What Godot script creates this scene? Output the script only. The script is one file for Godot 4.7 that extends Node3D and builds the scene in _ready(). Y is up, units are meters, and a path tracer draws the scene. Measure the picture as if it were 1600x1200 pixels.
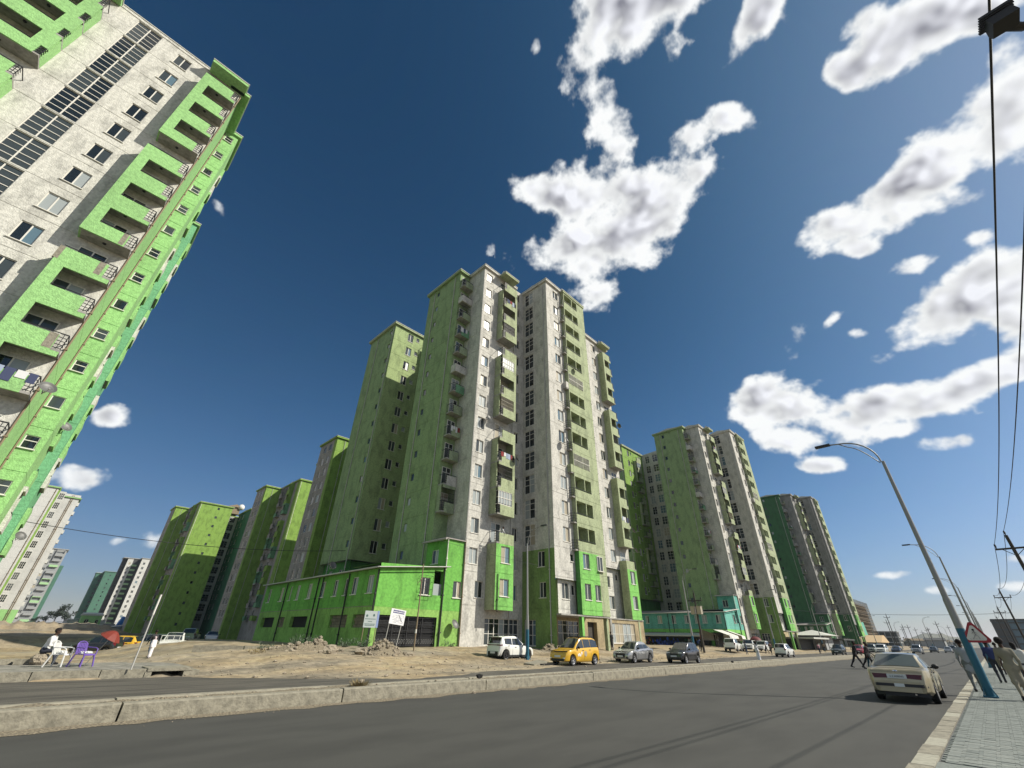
extends Node3D

# ---------------------------------------------------------------- mesh builder
class MB:
	var v := PackedVector3Array()
	var n := PackedVector3Array()
	var c := PackedColorArray()
	var t := Transform3D()
	var col := Color(1, 1, 1)
	var colored := false
	func tri(a: Vector3, b: Vector3, d: Vector3) -> void:
		var p := t * a
		var q := t * b
		var r := t * d
		var k := (q - p).cross(r - p).normalized()
		v.append(p); v.append(r); v.append(q)
		n.append(k); n.append(k); n.append(k)
		if colored:
			c.append(col); c.append(col); c.append(col)
	func trin(a: Vector3, b: Vector3, d: Vector3, na: Vector3, nb: Vector3, nd: Vector3) -> void:
		v.append(t * a); v.append(t * d); v.append(t * b)
		n.append((t.basis * na).normalized()); n.append((t.basis * nd).normalized()); n.append((t.basis * nb).normalized())
		if colored:
			c.append(col); c.append(col); c.append(col)
	func quad(a: Vector3, b: Vector3, d: Vector3, e: Vector3) -> void:
		tri(a, b, d); tri(a, d, e)
	func box(x0: float, x1: float, y0: float, y1: float, z0: float, z1: float) -> void:
		quad(Vector3(x0, y0, z1), Vector3(x1, y0, z1), Vector3(x1, y1, z1), Vector3(x0, y1, z1))
		quad(Vector3(x1, y0, z0), Vector3(x0, y0, z0), Vector3(x0, y1, z0), Vector3(x1, y1, z0))
		quad(Vector3(x1, y0, z1), Vector3(x1, y0, z0), Vector3(x1, y1, z0), Vector3(x1, y1, z1))
		quad(Vector3(x0, y0, z0), Vector3(x0, y0, z1), Vector3(x0, y1, z1), Vector3(x0, y1, z0))
		quad(Vector3(x0, y1, z1), Vector3(x1, y1, z1), Vector3(x1, y1, z0), Vector3(x0, y1, z0))
		quad(Vector3(x0, y0, z0), Vector3(x1, y0, z0), Vector3(x1, y0, z1), Vector3(x0, y0, z1))
	func bar(p: Vector3, q: Vector3, w: float, h: float = -1.0) -> void:
		# a square bar from p to q
		var d := (q - p)
		var l := d.length()
		d /= l
		var u := Vector3.UP if absf(d.y) < 0.9 else Vector3.RIGHT
		var r := d.cross(u).normalized()
		u = r.cross(d)
		var old := t
		t = t * Transform3D(Basis(r, u, -d), p)
		var hh := w if h < 0.0 else h
		box(-w / 2, w / 2, -hh / 2, hh / 2, -l, 0)
		t = old
	func tube(pts: Array, rad, sides := 8, caps := true) -> void:
		var m := pts.size()
		var rings := []
		var dirs := []
		var side := Vector3.ZERO
		for i in m:
			var a: Vector3 = pts[maxi(i - 1, 0)]
			var b: Vector3 = pts[mini(i + 1, m - 1)]
			var d := (b - a).normalized()
			if side == Vector3.ZERO:
				side = d.cross(Vector3.UP if absf(d.y) < 0.9 else Vector3.RIGHT).normalized()
			side = (side - d * side.dot(d)).normalized()
			var up := d.cross(side)
			var r: float = rad[i] if rad is Array else rad
			var ring := []
			var nr := []
			for k in sides:
				var an := TAU * k / sides
				var w := side * cos(an) + up * sin(an)
				ring.append(pts[i] + w * r)
				nr.append(w)
			rings.append(ring); dirs.append(nr)
		for i in m - 1:
			for k in sides:
				var j := (k + 1) % sides
				trin(rings[i][k], rings[i][j], rings[i + 1][j], dirs[i][k], dirs[i][j], dirs[i + 1][j])
				trin(rings[i][k], rings[i + 1][j], rings[i + 1][k], dirs[i][k], dirs[i + 1][j], dirs[i + 1][k])
		if caps:
			for k in range(1, sides - 1):
				tri(rings[0][0], rings[0][k + 1], rings[0][k])
				tri(rings[m - 1][0], rings[m - 1][k], rings[m - 1][k + 1])
	func lathe(prof: Array, sides := 20) -> void:
		# prof: [radius, height] pairs from bottom to top, about the y axis
		for i in prof.size() - 1:
			var r0: float = prof[i][0]; var y0: float = prof[i][1]
			var r1: float = prof[i + 1][0]; var y1: float = prof[i + 1][1]
			var sl := Vector2(y1 - y0, r0 - r1).normalized()
			for k in sides:
				var a := TAU * k / sides
				var b := TAU * (k + 1) / sides
				var da := Vector3(sin(a), 0, cos(a)); var db := Vector3(sin(b), 0, cos(b))
				var na := da * sl.x + Vector3(0, sl.y, 0); var nb := db * sl.x + Vector3(0, sl.y, 0)
				var p0 := da * r0 + Vector3(0, y0, 0); var p1 := db * r0 + Vector3(0, y0, 0)
				var q0 := da * r1 + Vector3(0, y1, 0); var q1 := db * r1 + Vector3(0, y1, 0)
				if r0 > 0.0001: trin(p0, p1, q1, na, nb, nb)
				if r1 > 0.0001: trin(p0, q1, q0, na, nb, na)
	func prism(poly: PackedVector2Array, z0: float, z1: float) -> void:
		# poly counter-clockwise in x,y, extruded along z
		var m := poly.size()
		for i in m:
			var p := poly[i]; var q := poly[(i + 1) % m]
			quad(Vector3(p.x, p.y, z1), Vector3(p.x, p.y, z0), Vector3(q.x, q.y, z0), Vector3(q.x, q.y, z1))
		var id := Geometry2D.triangulate_polygon(poly)
		for i in range(0, id.size(), 3):
			var a := poly[id[i]]; var b := poly[id[i + 1]]; var d := poly[id[i + 2]]
			if (b - a).cross(d - a) < 0:
				var s := b; b = d; d = s
			tri(Vector3(a.x, a.y, z1), Vector3(b.x, b.y, z1), Vector3(d.x, d.y, z1))
			tri(Vector3(a.x, a.y, z0), Vector3(d.x, d.y, z0), Vector3(b.x, b.y, z0))
	func blob(at: Vector3, size: Vector3, rng: RandomNumberGenerator, rough := 0.25, rings := 4, segs := 7) -> void:
		# an uneven stone
		var pts := []
		for i in rings + 1:
			var row := []
			var la := PI * i / rings - PI / 2
			for k in segs:
				var an := TAU * (k + 0.5 * (i % 2)) / segs
				var r := 1.0 + rng.randf_range(-rough, rough)
				row.append(at + Vector3(cos(la) * cos(an), sin(la), cos(la) * sin(an)) * r * size)
			if i == 0 or i == rings:
				for k in segs: row[k] = at + Vector3(0, sin(la), 0) * size
			pts.append(row)
		for i in rings:
			for k in segs:
				var j := (k + 1) % segs
				tri(pts[i][k], pts[i + 1][k], pts[i + 1][j])
				if i > 0: tri(pts[i][k], pts[i + 1][j], pts[i][j])
	func smooth(deg := 40.0) -> void:
		# average the normals of faces that meet at less than deg
		var lim := cos(deg_to_rad(deg))
		var at := {}
		for i in v.size():
			var k := Vector3i((v[i] * 2000.0).round())
			if not at.has(k): at[k] = PackedInt32Array()
			var l: PackedInt32Array = at[k]
			l.append(i)
			at[k] = l
		var out := n.duplicate()
		for k in at:
			var l: PackedInt32Array = at[k]
			for i in l:
				var s := Vector3.ZERO
				for j in l:
					if n[i].dot(n[j]) > lim: s += n[j]
				if s.length() > 0.001: out[i] = s.normalized()
		n = out
	func mesh(m: Material, into: ArrayMesh = null) -> ArrayMesh:
		var am := into if into else ArrayMesh.new()
		if v.is_empty(): return am
		var a := []
		a.resize(Mesh.ARRAY_MAX)
		a[Mesh.ARRAY_VERTEX] = v
		a[Mesh.ARRAY_NORMAL] = n
		if colored: a[Mesh.ARRAY_COLOR] = c
		am.add_surface_from_arrays(Mesh.PRIMITIVE_TRIANGLES, a)
		am.surface_set_material(am.get_surface_count() - 1, m)
		return am

# ---------------------------------------------------------------- scene helpers
var used := {}
func numbered(called: String) -> String:
	if not used.has(called):
		used[called] = 0
		return called
	used[called] += 1
	return "%s_%03d" % [called, used[called]]

func obj(called: String, mb: MB, m: Material, parent: Node = null) -> MeshInstance3D:
	return inst(called, mb.mesh(m), parent)

func inst(called: String, mesh: Mesh, parent: Node = null, at := Transform3D()) -> MeshInstance3D:
	var o := MeshInstance3D.new()
	o.mesh = mesh
	o.transform = at
	if parent == null:
		o.name = numbered(called)
		add_child(o, true)
	else:
		o.name = called
		parent.add_child(o, true)
	return o

func thing(called: String, label: String, category: String, at := Vector3.ZERO, turn := 0.0, group := "") -> Node3D:
	var o := Node3D.new()
	o.name = numbered(called)
	add_child(o, true)
	o.position = at
	o.rotation.y = turn
	return tag(o, label, category, group)

func tag(o: Node3D, label: String, category: String, group := "") -> Node3D:
	o.set_meta("label", label)
	o.set_meta("category", category)
	if group: o.set_meta("group", group)
	return o

func struct(called: String, mb: MB, m: Material) -> MeshInstance3D:
	var o := obj(called, mb, m)
	o.set_meta("kind", "structure")
	return o

func copy(o: Node3D, label: String, at: Vector3, turn := 0.0, group := "") -> Node3D:
	var r: Node3D = o.duplicate()
	r.name = numbered(String(o.name).rstrip("0123456789").trim_suffix("_"))
	add_child(r, true)
	r.position = at
	r.rotation.y = turn
	r.set_meta("label", label)
	if group: r.set_meta("group", group)
	return r

# ---------------------------------------------------------------- materials
var M := {}
var tex := {}

func noise_tex(called: String, freq: float, oct: int, lo: float, hi: float, size := 512, kind := FastNoiseLite.TYPE_SIMPLEX_SMOOTH, seed_ := 1, warp := 0.0) -> ImageTexture:
	if tex.has(called): return tex[called]
	var f := FastNoiseLite.new()
	f.noise_type = kind
	f.frequency = freq
	f.seed = seed_
	f.fractal_octaves = oct
	f.fractal_gain = 0.55
	if warp > 0.0:
		f.domain_warp_enabled = true
		f.domain_warp_amplitude = warp
		f.domain_warp_frequency = freq
	var im := f.get_seamless_image(size, size, false, false, 0.2)
	im.convert(Image.FORMAT_L8)
	var d := im.get_data()
	for i in d.size():
		d[i] = int(clampf(lo + (hi - lo) * d[i] / 255.0, 0, 1) * 255.0)
	im = Image.create_from_data(size, size, false, Image.FORMAT_L8, d)
	im.convert(Image.FORMAT_RGB8)
	tex[called] = ImageTexture.create_from_image(im)
	return tex[called]

func normal_tex(called: String, freq: float, oct: int, strength: float, size := 512, kind := FastNoiseLite.TYPE_SIMPLEX_SMOOTH) -> ImageTexture:
	if tex.has(called): return tex[called]
	var f := FastNoiseLite.new()
	f.noise_type = kind
	f.frequency = freq
	f.seed = 7
	f.fractal_octaves = oct
	var im := f.get_seamless_image(size, size, false, false, 0.2)
	im.convert(Image.FORMAT_RGBA8)
	im.bump_map_to_normal_map(strength)
	tex[called] = ImageTexture.create_from_image(im)
	return tex[called]

func lin(r: float, g: float, b: float) -> Color:
	return Color(r, g, b).linear_to_srgb()

func mat(called: String, color: Color, rough := 0.85, metal := 0.0) -> StandardMaterial3D:
	var m := StandardMaterial3D.new()
	m.resource_name = called
	m.albedo_color = color
	m.roughness = rough
	m.metallic = metal
	M[called] = m
	return m

# rendered wall: a grain, and rain streaks and stains over it
func plaster(called: String, color: Color, stain := 1.0, grain := 0.3, bump := 0.0) -> StandardMaterial3D:
	var m := mat(called, color, 0.93)
	m.albedo_texture = tex.grain
	m.uv1_triplanar = true
	m.uv1_world_triplanar = true
	m.uv1_scale = Vector3.ONE * grain
	m.detail_enabled = true
	m.detail_blend_mode = BaseMaterial3D.BLEND_MODE_MUL
	m.detail_albedo = tex.stain if stain > 0.5 else tex.faint
	m.detail_uv_layer = BaseMaterial3D.DETAIL_UV_2
	m.uv2_triplanar = true
	m.uv2_world_triplanar = true
	m.uv2_scale = Vector3(0.13, 0.06, 0.13)
	if bump > 0.0:
		m.normal_enabled = true
		m.normal_texture = tex.bump
		m.normal_scale = bump
	return m

func textured(called: String, color: Color, t: Texture2D, scale: float, rough := 0.9, bump: Texture2D = null, bs := 1.0) -> StandardMaterial3D:
	var m := mat(called, color, rough)
	m.albedo_texture = t
	m.uv1_triplanar = true
	m.uv1_world_triplanar = true
	m.uv1_scale = Vector3.ONE * scale
	if bump:
		m.normal_enabled = true
		m.normal_texture = bump
		m.normal_scale = bs
	return m

func make_materials() -> void:
	noise_tex("grain", 0.02, 5, 0.84, 1.06)
	noise_tex("stain", 0.012, 6, 0.80, 1.16, 512, FastNoiseLite.TYPE_SIMPLEX_SMOOTH, 5, 30.0)
	noise_tex("faint", 0.008, 4, 0.92, 1.06, 256, FastNoiseLite.TYPE_SIMPLEX_SMOOTH, 9)
	noise_tex("asphalt", 0.09, 5, 0.6, 1.15, 1024, FastNoiseLite.TYPE_SIMPLEX_SMOOTH, 3)
	noise_tex("wear", 0.006, 5, 0.84, 1.08, 1024, FastNoiseLite.TYPE_SIMPLEX_SMOOTH, 14, 30.0)
	noise_tex("patchy", 0.008, 6, 0.55, 1.25, 1024, FastNoiseLite.TYPE_SIMPLEX_SMOOTH, 4, 40.0)
	noise_tex("speck", 0.06, 5, 0.3, 1.3, 512, FastNoiseLite.TYPE_SIMPLEX_SMOOTH, 6)
	noise_tex("dusty", 0.01, 6, 0.74, 1.12, 1024, FastNoiseLite.TYPE_SIMPLEX_SMOOTH, 4, 40.0)
	normal_tex("bump", 0.05, 4, 6.0)
	normal_tex("rubble_bump", 0.03, 6, 14.0)
	plaster("white_wall", lin(0.60, 0.59, 0.53), 1.0, 0.3, 0.5)
	plaster("grey_wall", lin(0.55, 0.535, 0.485))
	plaster("cement_wall", lin(0.33, 0.32, 0.29))
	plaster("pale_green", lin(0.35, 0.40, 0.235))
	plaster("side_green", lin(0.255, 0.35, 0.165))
	plaster("mint_green", lin(0.29, 0.54, 0.20), 0.0, 0.3, 0.5)
	plaster("cool_mint", lin(0.17, 0.46, 0.22), 0.0, 0.3, 0.5)
	plaster("bright_green", lin(0.20, 0.50, 0.11))
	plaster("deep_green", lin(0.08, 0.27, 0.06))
	plaster("lime_green", lin(0.22, 0.365, 0.07))
	plaster("teal_wall", lin(0.13, 0.40, 0.33))
	plaster("far_white", lin(0.55, 0.55, 0.52), 0.0)
	plaster("far_teal", lin(0.07, 0.17, 0.12), 0.0)
	textured("concrete", lin(0.255, 0.235, 0.18), tex.dusty, 0.4, 0.95, tex.bump, 0.3)
	textured("slab", lin(0.34, 0.32, 0.28), tex.grain, 0.4)
	textured("roof_tile", lin(0.50, 0.50, 0.45), tex.grain, 0.4)
	mat("frame", lin(0.62, 0.60, 0.54), 0.55)
	mat("dark_frame", lin(0.03, 0.03, 0.03), 0.5, 0.2)
	mat("rail", lin(0.012, 0.012, 0.013), 0.5, 0.3)
	mat("pipe_grey", lin(0.40, 0.39, 0.36), 0.6)
	mat("pipe_rust", lin(0.20, 0.15, 0.09), 0.7)
	mat("pipe_black", lin(0.02, 0.02, 0.02), 0.6)
	var g := mat("glass_dark", lin(0.012, 0.016, 0.018), 0.06)
	g.metallic_specular = 0.6
	mat("glass_grey", lin(0.045, 0.055, 0.058), 0.08)
	mat("glass_blue", lin(0.10, 0.16, 0.20), 0.1)
	mat("curtain_pale", lin(0.30, 0.33, 0.33), 0.25)
	mat("curtain_cream", lin(0.34, 0.30, 0.22), 0.3)
	mat("void", lin(0.006, 0.006, 0.006), 0.9)
	textured("dirt", lin(0.36, 0.29, 0.19), tex.dusty, 0.12, 1.0, tex.rubble_bump, 0.25)
	textured("rubble", lin(0.40, 0.34, 0.25), tex.speck, 0.6, 1.0)
	mat("black", lin(0.01, 0.01, 0.01), 0.6)
	mat("tyre", lin(0.012, 0.012, 0.012), 0.85)
	mat("alloy", lin(0.55, 0.55, 0.56), 0.3, 0.8)
	mat("dark_alloy", lin(0.06, 0.06, 0.065), 0.4, 0.6)
	mat("chrome", lin(0.7, 0.7, 0.7), 0.12, 1.0)
	mat("lens", lin(0.75, 0.75, 0.72), 0.08)
	mat("tail_red", lin(0.12, 0.006, 0.012), 0.12)
	mat("plate", lin(0.6, 0.62, 0.62), 0.5)
	mat("ink", lin(0.02, 0.02, 0.03), 0.7)
	mat("steel", lin(0.26, 0.26, 0.25), 0.5, 0.3)
	mat("pole_blue", lin(0.008, 0.10, 0.16), 0.55)
	mat("wood", lin(0.045, 0.038, 0.03), 0.85)
	mat("cable", lin(0.02, 0.02, 0.022), 0.6)
	mat("leaf_dark", lin(0.022, 0.035, 0.022), 0.8)
	mat("leaf_grey", lin(0.09, 0.12, 0.075), 0.8)
	mat("dish", lin(0.10, 0.10, 0.095), 0.5)
	mat("far_grey", lin(0.27, 0.28, 0.28), 0.9)
	mat("far_dark", lin(0.06, 0.062, 0.062), 0.9)
	mat("far_mint", lin(0.30, 0.48, 0.25), 0.9)
	mat("raw_concrete", lin(0.20, 0.165, 0.13), 0.9)
	mat("raw_brick", lin(0.075, 0.058, 0.05), 0.9)

func wall_copy(name_: String, color: Color) -> StandardMaterial3D:
	if M.has(name_): return M[name_]
	var m: StandardMaterial3D = M.pale_green.duplicate()
	m.albedo_color = color
	m.resource_name = name_
	M[name_] = m
	return m

# ---------------------------------------------------------------- sky
const CLOUDS := [
[76.8,69.4,0.096,-0.053,-0.026,-0.075,1.10],[85.2,70.8,0.098,-0.076,-0.024,-0.051,1.10],[62.4,67.0,0.027,-0.060,-0.049,-0.010,0.70],
[97.4,61.2,-0.068,-0.039,-0.014,0.031,0.85],[102.0,61.8,-0.031,-0.020,-0.016,0.038,0.90],[67.9,61.0,-0.002,-0.091,-0.051,0.009,0.80],
[90.1,55.4,0.041,-0.045,-0.017,-0.024,0.80],[81.8,56.3,0.063,-0.006,0.002,-0.028,0.70],[60.7,54.1,0.156,-0.045,-0.017,-0.074,1.15],
[75.6,52.7,0.099,-0.006,0.004,-0.061,1.00],[54.7,48.1,0.135,-0.014,-0.004,-0.062,1.05],[65.6,48.0,0.124,-0.032,-0.011,-0.066,1.10],
[59.5,43.6,0.017,-0.070,-0.063,-0.013,0.95],[51.4,55.5,0.079,-0.025,-0.011,-0.033,0.80],[70.7,49.4,0.075,0.002,0.007,-0.053,0.90],
[109.2,51.2,0.070,-0.026,-0.010,-0.059,1.15],[114.9,49.1,0.053,-0.055,-0.016,-0.039,1.10],[104.0,52.2,0.013,-0.049,-0.023,-0.011,0.85],
[108.8,54.8,0.031,-0.005,-0.001,-0.019,0.60],[93.9,39.7,0.054,-0.037,-0.018,-0.044,0.95],[99.8,39.6,0.082,-0.011,-0.007,-0.056,1.10],
[106.0,40.3,0.077,0.003,-0.004,-0.057,1.10],[111.3,40.9,0.050,0.005,-0.006,-0.072,1.10],[114.8,43.5,0.019,-0.033,-0.025,-0.040,0.90],
[104.3,36.5,0.038,-0.010,-0.005,-0.024,0.70],[95.6,36.9,0.034,-0.029,-0.009,-0.017,0.70],[98.9,27.8,0.094,0.001,-0.009,-0.059,1.15],
[103.7,29.1,0.056,-0.006,-0.013,-0.055,1.15],[98.5,33.4,0.038,-0.005,-0.004,-0.021,0.70],[92.0,29.0,0.024,-0.012,-0.005,-0.013,0.50],
[102.5,23.9,0.031,-0.018,-0.016,-0.035,1.00],[91.3,26.0,0.035,-0.006,-0.004,-0.016,0.55],[89.8,31.4,0.020,0.009,0.003,-0.013,0.50],
[81.0,25.0,0.083,-0.023,-0.017,-0.056,1.10],[78.9,24.1,0.065,-0.016,-0.013,-0.045,0.90],[85.2,30.4,0.030,0.041,0.019,-0.018,0.70],
[87.6,21.1,0.111,-0.003,-0.010,-0.055,1.10],[93.7,21.1,0.085,-0.010,-0.011,-0.042,1.10],[98.8,21.6,0.055,-0.002,-0.008,-0.035,1.00],
[80.5,20.0,0.062,-0.013,-0.009,-0.029,0.90],[83.1,16.8,0.046,-0.009,-0.006,-0.019,0.95],[101.3,21.4,0.027,-0.014,-0.012,-0.026,0.90],
[93.8,16.6,0.052,-0.009,-0.006,-0.017,0.95],[91.4,18.6,0.033,-0.002,-0.003,-0.013,0.70],[104.2,32.9,0.019,-0.004,-0.003,-0.014,0.50],
[-1.4,18.2,0.027,0.010,0.009,-0.020,0.75],[-1.3,12.2,0.041,0.005,0.009,-0.026,0.90],[6.5,7.3,0.028,0.010,0.010,-0.019,0.60],
[4.2,7.3,0.022,0.008,0.004,-0.007,0.40],[85.4,5.7,0.032,0.001,-0.002,-0.008,0.70],[88.6,4.3,0.026,-0.001,-0.003,-0.008,0.60],
[93.9,6.4,0.023,-0.002,-0.004,-0.008,0.60],[92.7,4.4,0.026,-0.001,-0.003,-0.008,0.60],[81.3,6.3,0.018,-0.001,-0.002,-0.005,0.50],
[40.6,49.3,0.014,-0.004,-0.007,-0.024,0.50],[51.0,69.9,0.015,-0.006,-0.010,-0.018,0.50],[115.4,48.4,0.018,-0.036,-0.017,-0.025,0.90],
[-1.9,41.8,0.018,-0.013,-0.004,-0.008,0.35]
]
const SUN := Vector3(0.79, 1.08, 1.0)

func make_sky() -> ImageTexture:
	var sun := SUN.normalized()
	var w := 4096
	var h := 2048
	# clear air, coarse, then enlarged
	var lw := 512
	var lh := 256
	var low := Image.create(lw, lh, false, Image.FORMAT_RGBF)
	for y in lh:
		var el := (0.5 - (y + 0.5) / lh) * PI
		var e := maxf(rad_to_deg(el), 0.0)
		var a := exp(-e / 5.0)
		var b := exp(-e / 28.0)
		for x in lw:
			var az := ((x + 0.5) / lw - 0.5) * TAU
			var s := Vector3(sin(az) * cos(el), sin(el), -cos(az) * cos(el)).dot(sun)
			var s3 := pow(maxf(s, -0.2), 3.0)
			var s1 := (s + 0.3) * 0.3
			var r := exp(-4.74 + 0.068 * a + 3.988 * b + 2.901 * s3 + 0.142 * s1)
			var g := exp(-3.377 - 0.474 * a + 3.057 * b + 1.814 * s3 + 0.41 * s1)
			var u := exp(-2.479 - 1.299 * a + 2.719 * b + 1.303 * s3 + 0.472 * s1)
			u = maxf(u, g * 0.98)
			if el < 0.0:
				r = 0.13; g = 0.125; u = 0.11
			low.set_pixel(x, y, Color(r, g, u).linear_to_srgb().clamp())
	low.convert(Image.FORMAT_RGB8)
	low.resize(w, h, Image.INTERPOLATE_CUBIC)
	# where clouds are: soft ovals in azimuth and elevation
	var fw := 2048
	var fh := 512
	var field := PackedFloat32Array()
	field.resize(fw * fh)
	var list := CLOUDS.duplicate()
	var rng := RandomNumberGenerator.new()
	rng.seed = 21
	for i in 60:   # the rest of the sky goes on like the part in view
		var az := rng.randf_range(125, 340)
		var el := rng.randf_range(6, 66)
		var k := rng.randf_range(3.0, 7.0)
		for j in 3:
			var an := rng.randf_range(-0.5, 0.5)
			var l := k * rng.randf_range(0.7, 1.5) / 57.0
			list.append([wrapf(az + rng.randf_range(-8, 8), -180, 180), clampf(el + rng.randf_range(-3, 3), 4, 75), l * cos(an), l * sin(an), -l * 0.5 * sin(an), l * 0.5 * cos(an), 0.9])
	for q in list:
		var ca := deg_to_rad(q[0])
		var ce := deg_to_rad(q[1])
		var cdir := Vector3(sin(ca) * cos(ce), sin(ce), -cos(ca) * cos(ce))
		var east := Vector3(cos(ca), 0, sin(ca))
		var north := east.cross(cdir) * -1.0
		if north.y < 0: north = -north
		var a0 := Vector2(q[2], q[3])
		var b0 := Vector2(q[4], q[5])
		var det := a0.x * b0.y - a0.y * b0.x
		var reach := maxf(a0.length(), b0.length()) * 1.25
		var y0 := int(maxf(0.0, (0.5 - (ce + reach) / PI) * 1024.0))
		var y1 := int(minf(fh - 1.0, (0.5 - (ce - reach) / PI) * 1024.0))
		var top := minf(ce + reach, 1.54)
		var spread := minf(reach / maxf(cos(top), 0.05), PI)
		var x0 := int((ca - spread) / TAU * fw + fw / 2.0)
		var x1 := int((ca + spread) / TAU * fw + fw / 2.0)
		var wt: float = q[6]
		for y in range(y0, y1 + 1):
			var el := (0.5 - (y + 0.5) / 1024.0) * PI
			var ce2 := cos(el)
			var se := sin(el)
			for x in range(x0, x1 + 1):
				var az := ((x + 0.5) / fw - 0.5) * TAU
				var d := Vector3(sin(az) * ce2, se, -cos(az) * ce2)
				var f := d.dot(cdir)
				if f <= 0.2: continue
				var e := d.dot(east) / f
				var nn := d.dot(north) / f
				var p := (e * b0.y - nn * b0.x) / det
				var s := (a0.x * nn - a0.y * e) / det
				var r2 := (p * p + s * s) * 0.64
				if r2 < 1.0:
					var at := y * fw + posmod(x, fw)
					field[at] += wt * (1.0 - r2) * (1.0 - r2) * 1.25
	var nz := FastNoiseLite.new()
	nz.noise_type = FastNoiseLite.TYPE_SIMPLEX_SMOOTH
	nz.frequency = 9.0
	nz.fractal_octaves = 7
	nz.fractal_gain = 0.55
	nz.fractal_lacunarity = 2.1
	nz.seed = 11
	var ridge := FastNoiseLite.new()
	ridge.noise_type = FastNoiseLite.TYPE_SIMPLEX_SMOOTH
	ridge.frequency = 22.0
	ridge.fractal_octaves = 4
	ridge.seed = 4
	var soft := nz.duplicate() as FastNoiseLite
	soft.fractal_octaves = 3
	var data := low.get_data()
	var toward := sun
	for y in 1016:
		var el := (0.5 - (y + 0.5) / h) * PI
		var ce := cos(el)
		var se := sin(el)
		var fy := y / 2
		var row := fy * fw
		for x in w:
			var fx := x >> 1
			var f0 := field[row + fx]
			if f0 < 0.02: continue
			# smooth look-up
			var tx := (x & 1) * 0.5 - 0.25
			var nx := (fx + (1 if tx > 0 else fw - 1)) % fw
			var ty := (y & 1) * 0.5 - 0.25
			var ny := clampi(fy + (1 if ty > 0 else -1), 0, fh - 1) * fw
			tx = absf(tx); ty = absf(ty)
			var f := (f0 * (1 - tx) + field[row + nx] * tx) * (1 - ty) + (field[ny + fx] * (1 - tx) + field[ny + nx] * tx) * ty
			var az := ((x + 0.5) / w - 0.5) * TAU
			var d := Vector3(sin(az) * ce, se, -cos(az) * ce)
			var no := nz.get_noise_3d(d.x, d.y * 1.25, d.z)
			# rounded, billowing lumps along the margins
			no += (0.32 - absf(ridge.get_noise_3d(d.x * 0.8, d.y, d.z * 0.8))) * 0.30
			f = 1.0 - exp(-f * 1.15)
			var dens := f * 1.35 + no * 1.15 * (0.5 + 0.5 * (1.0 - f)) - 0.47
			if dens <= 0.0: continue
			var al := smoothstep(0.0, 0.5, dens)
			var q2 := (d + (toward - d * toward.dot(d)) * 0.035)
			q2 = q2.normalized()
			var ns := soft.get_noise_3d(d.x, d.y * 1.25, d.z)
			var no2 := soft.get_noise_3d(q2.x, q2.y * 1.25, q2.z)
			var lit := clampf((ns - no2) * 1.6, -0.5, 0.5)
			var thick := smoothstep(0.30, 0.92, f * 1.3 + ns * 0.7 - 0.46 + ridge.get_noise_3d(d.x, d.y, d.z) * 0.06)
			var br := clampf(1.0 - 0.38 * thick + lit * (0.2 + 0.45 * thick) + (no - ns) * 0.12, 0.26, 1.0)
			var i := (y * w + x) * 3
			var cr := br * 0.985
			var cg := br
			var cb := minf(br * 1.0 + 0.05 * thick, 1.0)
			var low_ := exp(-rad_to_deg(el) / 7.0) * 0.35
			al *= 1.0 - low_ * 0.7
			# mix in light, not in screen values
			var sr := data[i] / 255.0
			var sg := data[i + 1] / 255.0
			var sb := data[i + 2] / 255.0
			var lr := sr * sr * (1 - al) + cr * al
			var lg := sg * sg * (1 - al) + cg * al
			var lb := sb * sb * (1 - al) + cb * al
			data[i] = int(sqrt(lr) * 255.0)
			data[i + 1] = int(sqrt(lg) * 255.0)
			data[i + 2] = int(sqrt(lb) * 255.0)
	var im := Image.create_from_data(w, h, false, Image.FORMAT_RGB8, data)
	var half := im.get_region(Rect2i(0, 0, w / 2, h))   # a panorama begins at -z
	im.blit_rect(im, Rect2i(w / 2, 0, w / 2, h), Vector2i.ZERO)
	im.blit_rect(half, Rect2i(0, 0, w / 2, h), Vector2i(w / 2, 0))
	return ImageTexture.create_from_image(im)

# ---------------------------------------------------------------- ground
func far_edge(x: float) -> float:
	# where the dirt begins beyond the far carriageway
	var tab := [[-400, -25.0], [5.4, -25.0], [6.4, -23.4], [9.6, -20.6], [13, -18.9], [17, -19.5], [21, -20.5], [25, -20.9], [32, -22.0], [41, -21.4], [60, -22.5], [120, -24.0], [2000, -24.0]]
	for i in tab.size() - 1:
		if x <= tab[i + 1][0]:
			return lerpf(tab[i][1], tab[i + 1][1], (x - tab[i][0]) / (tab[i + 1][0] - tab[i][0]))
	return -24.0

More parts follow.
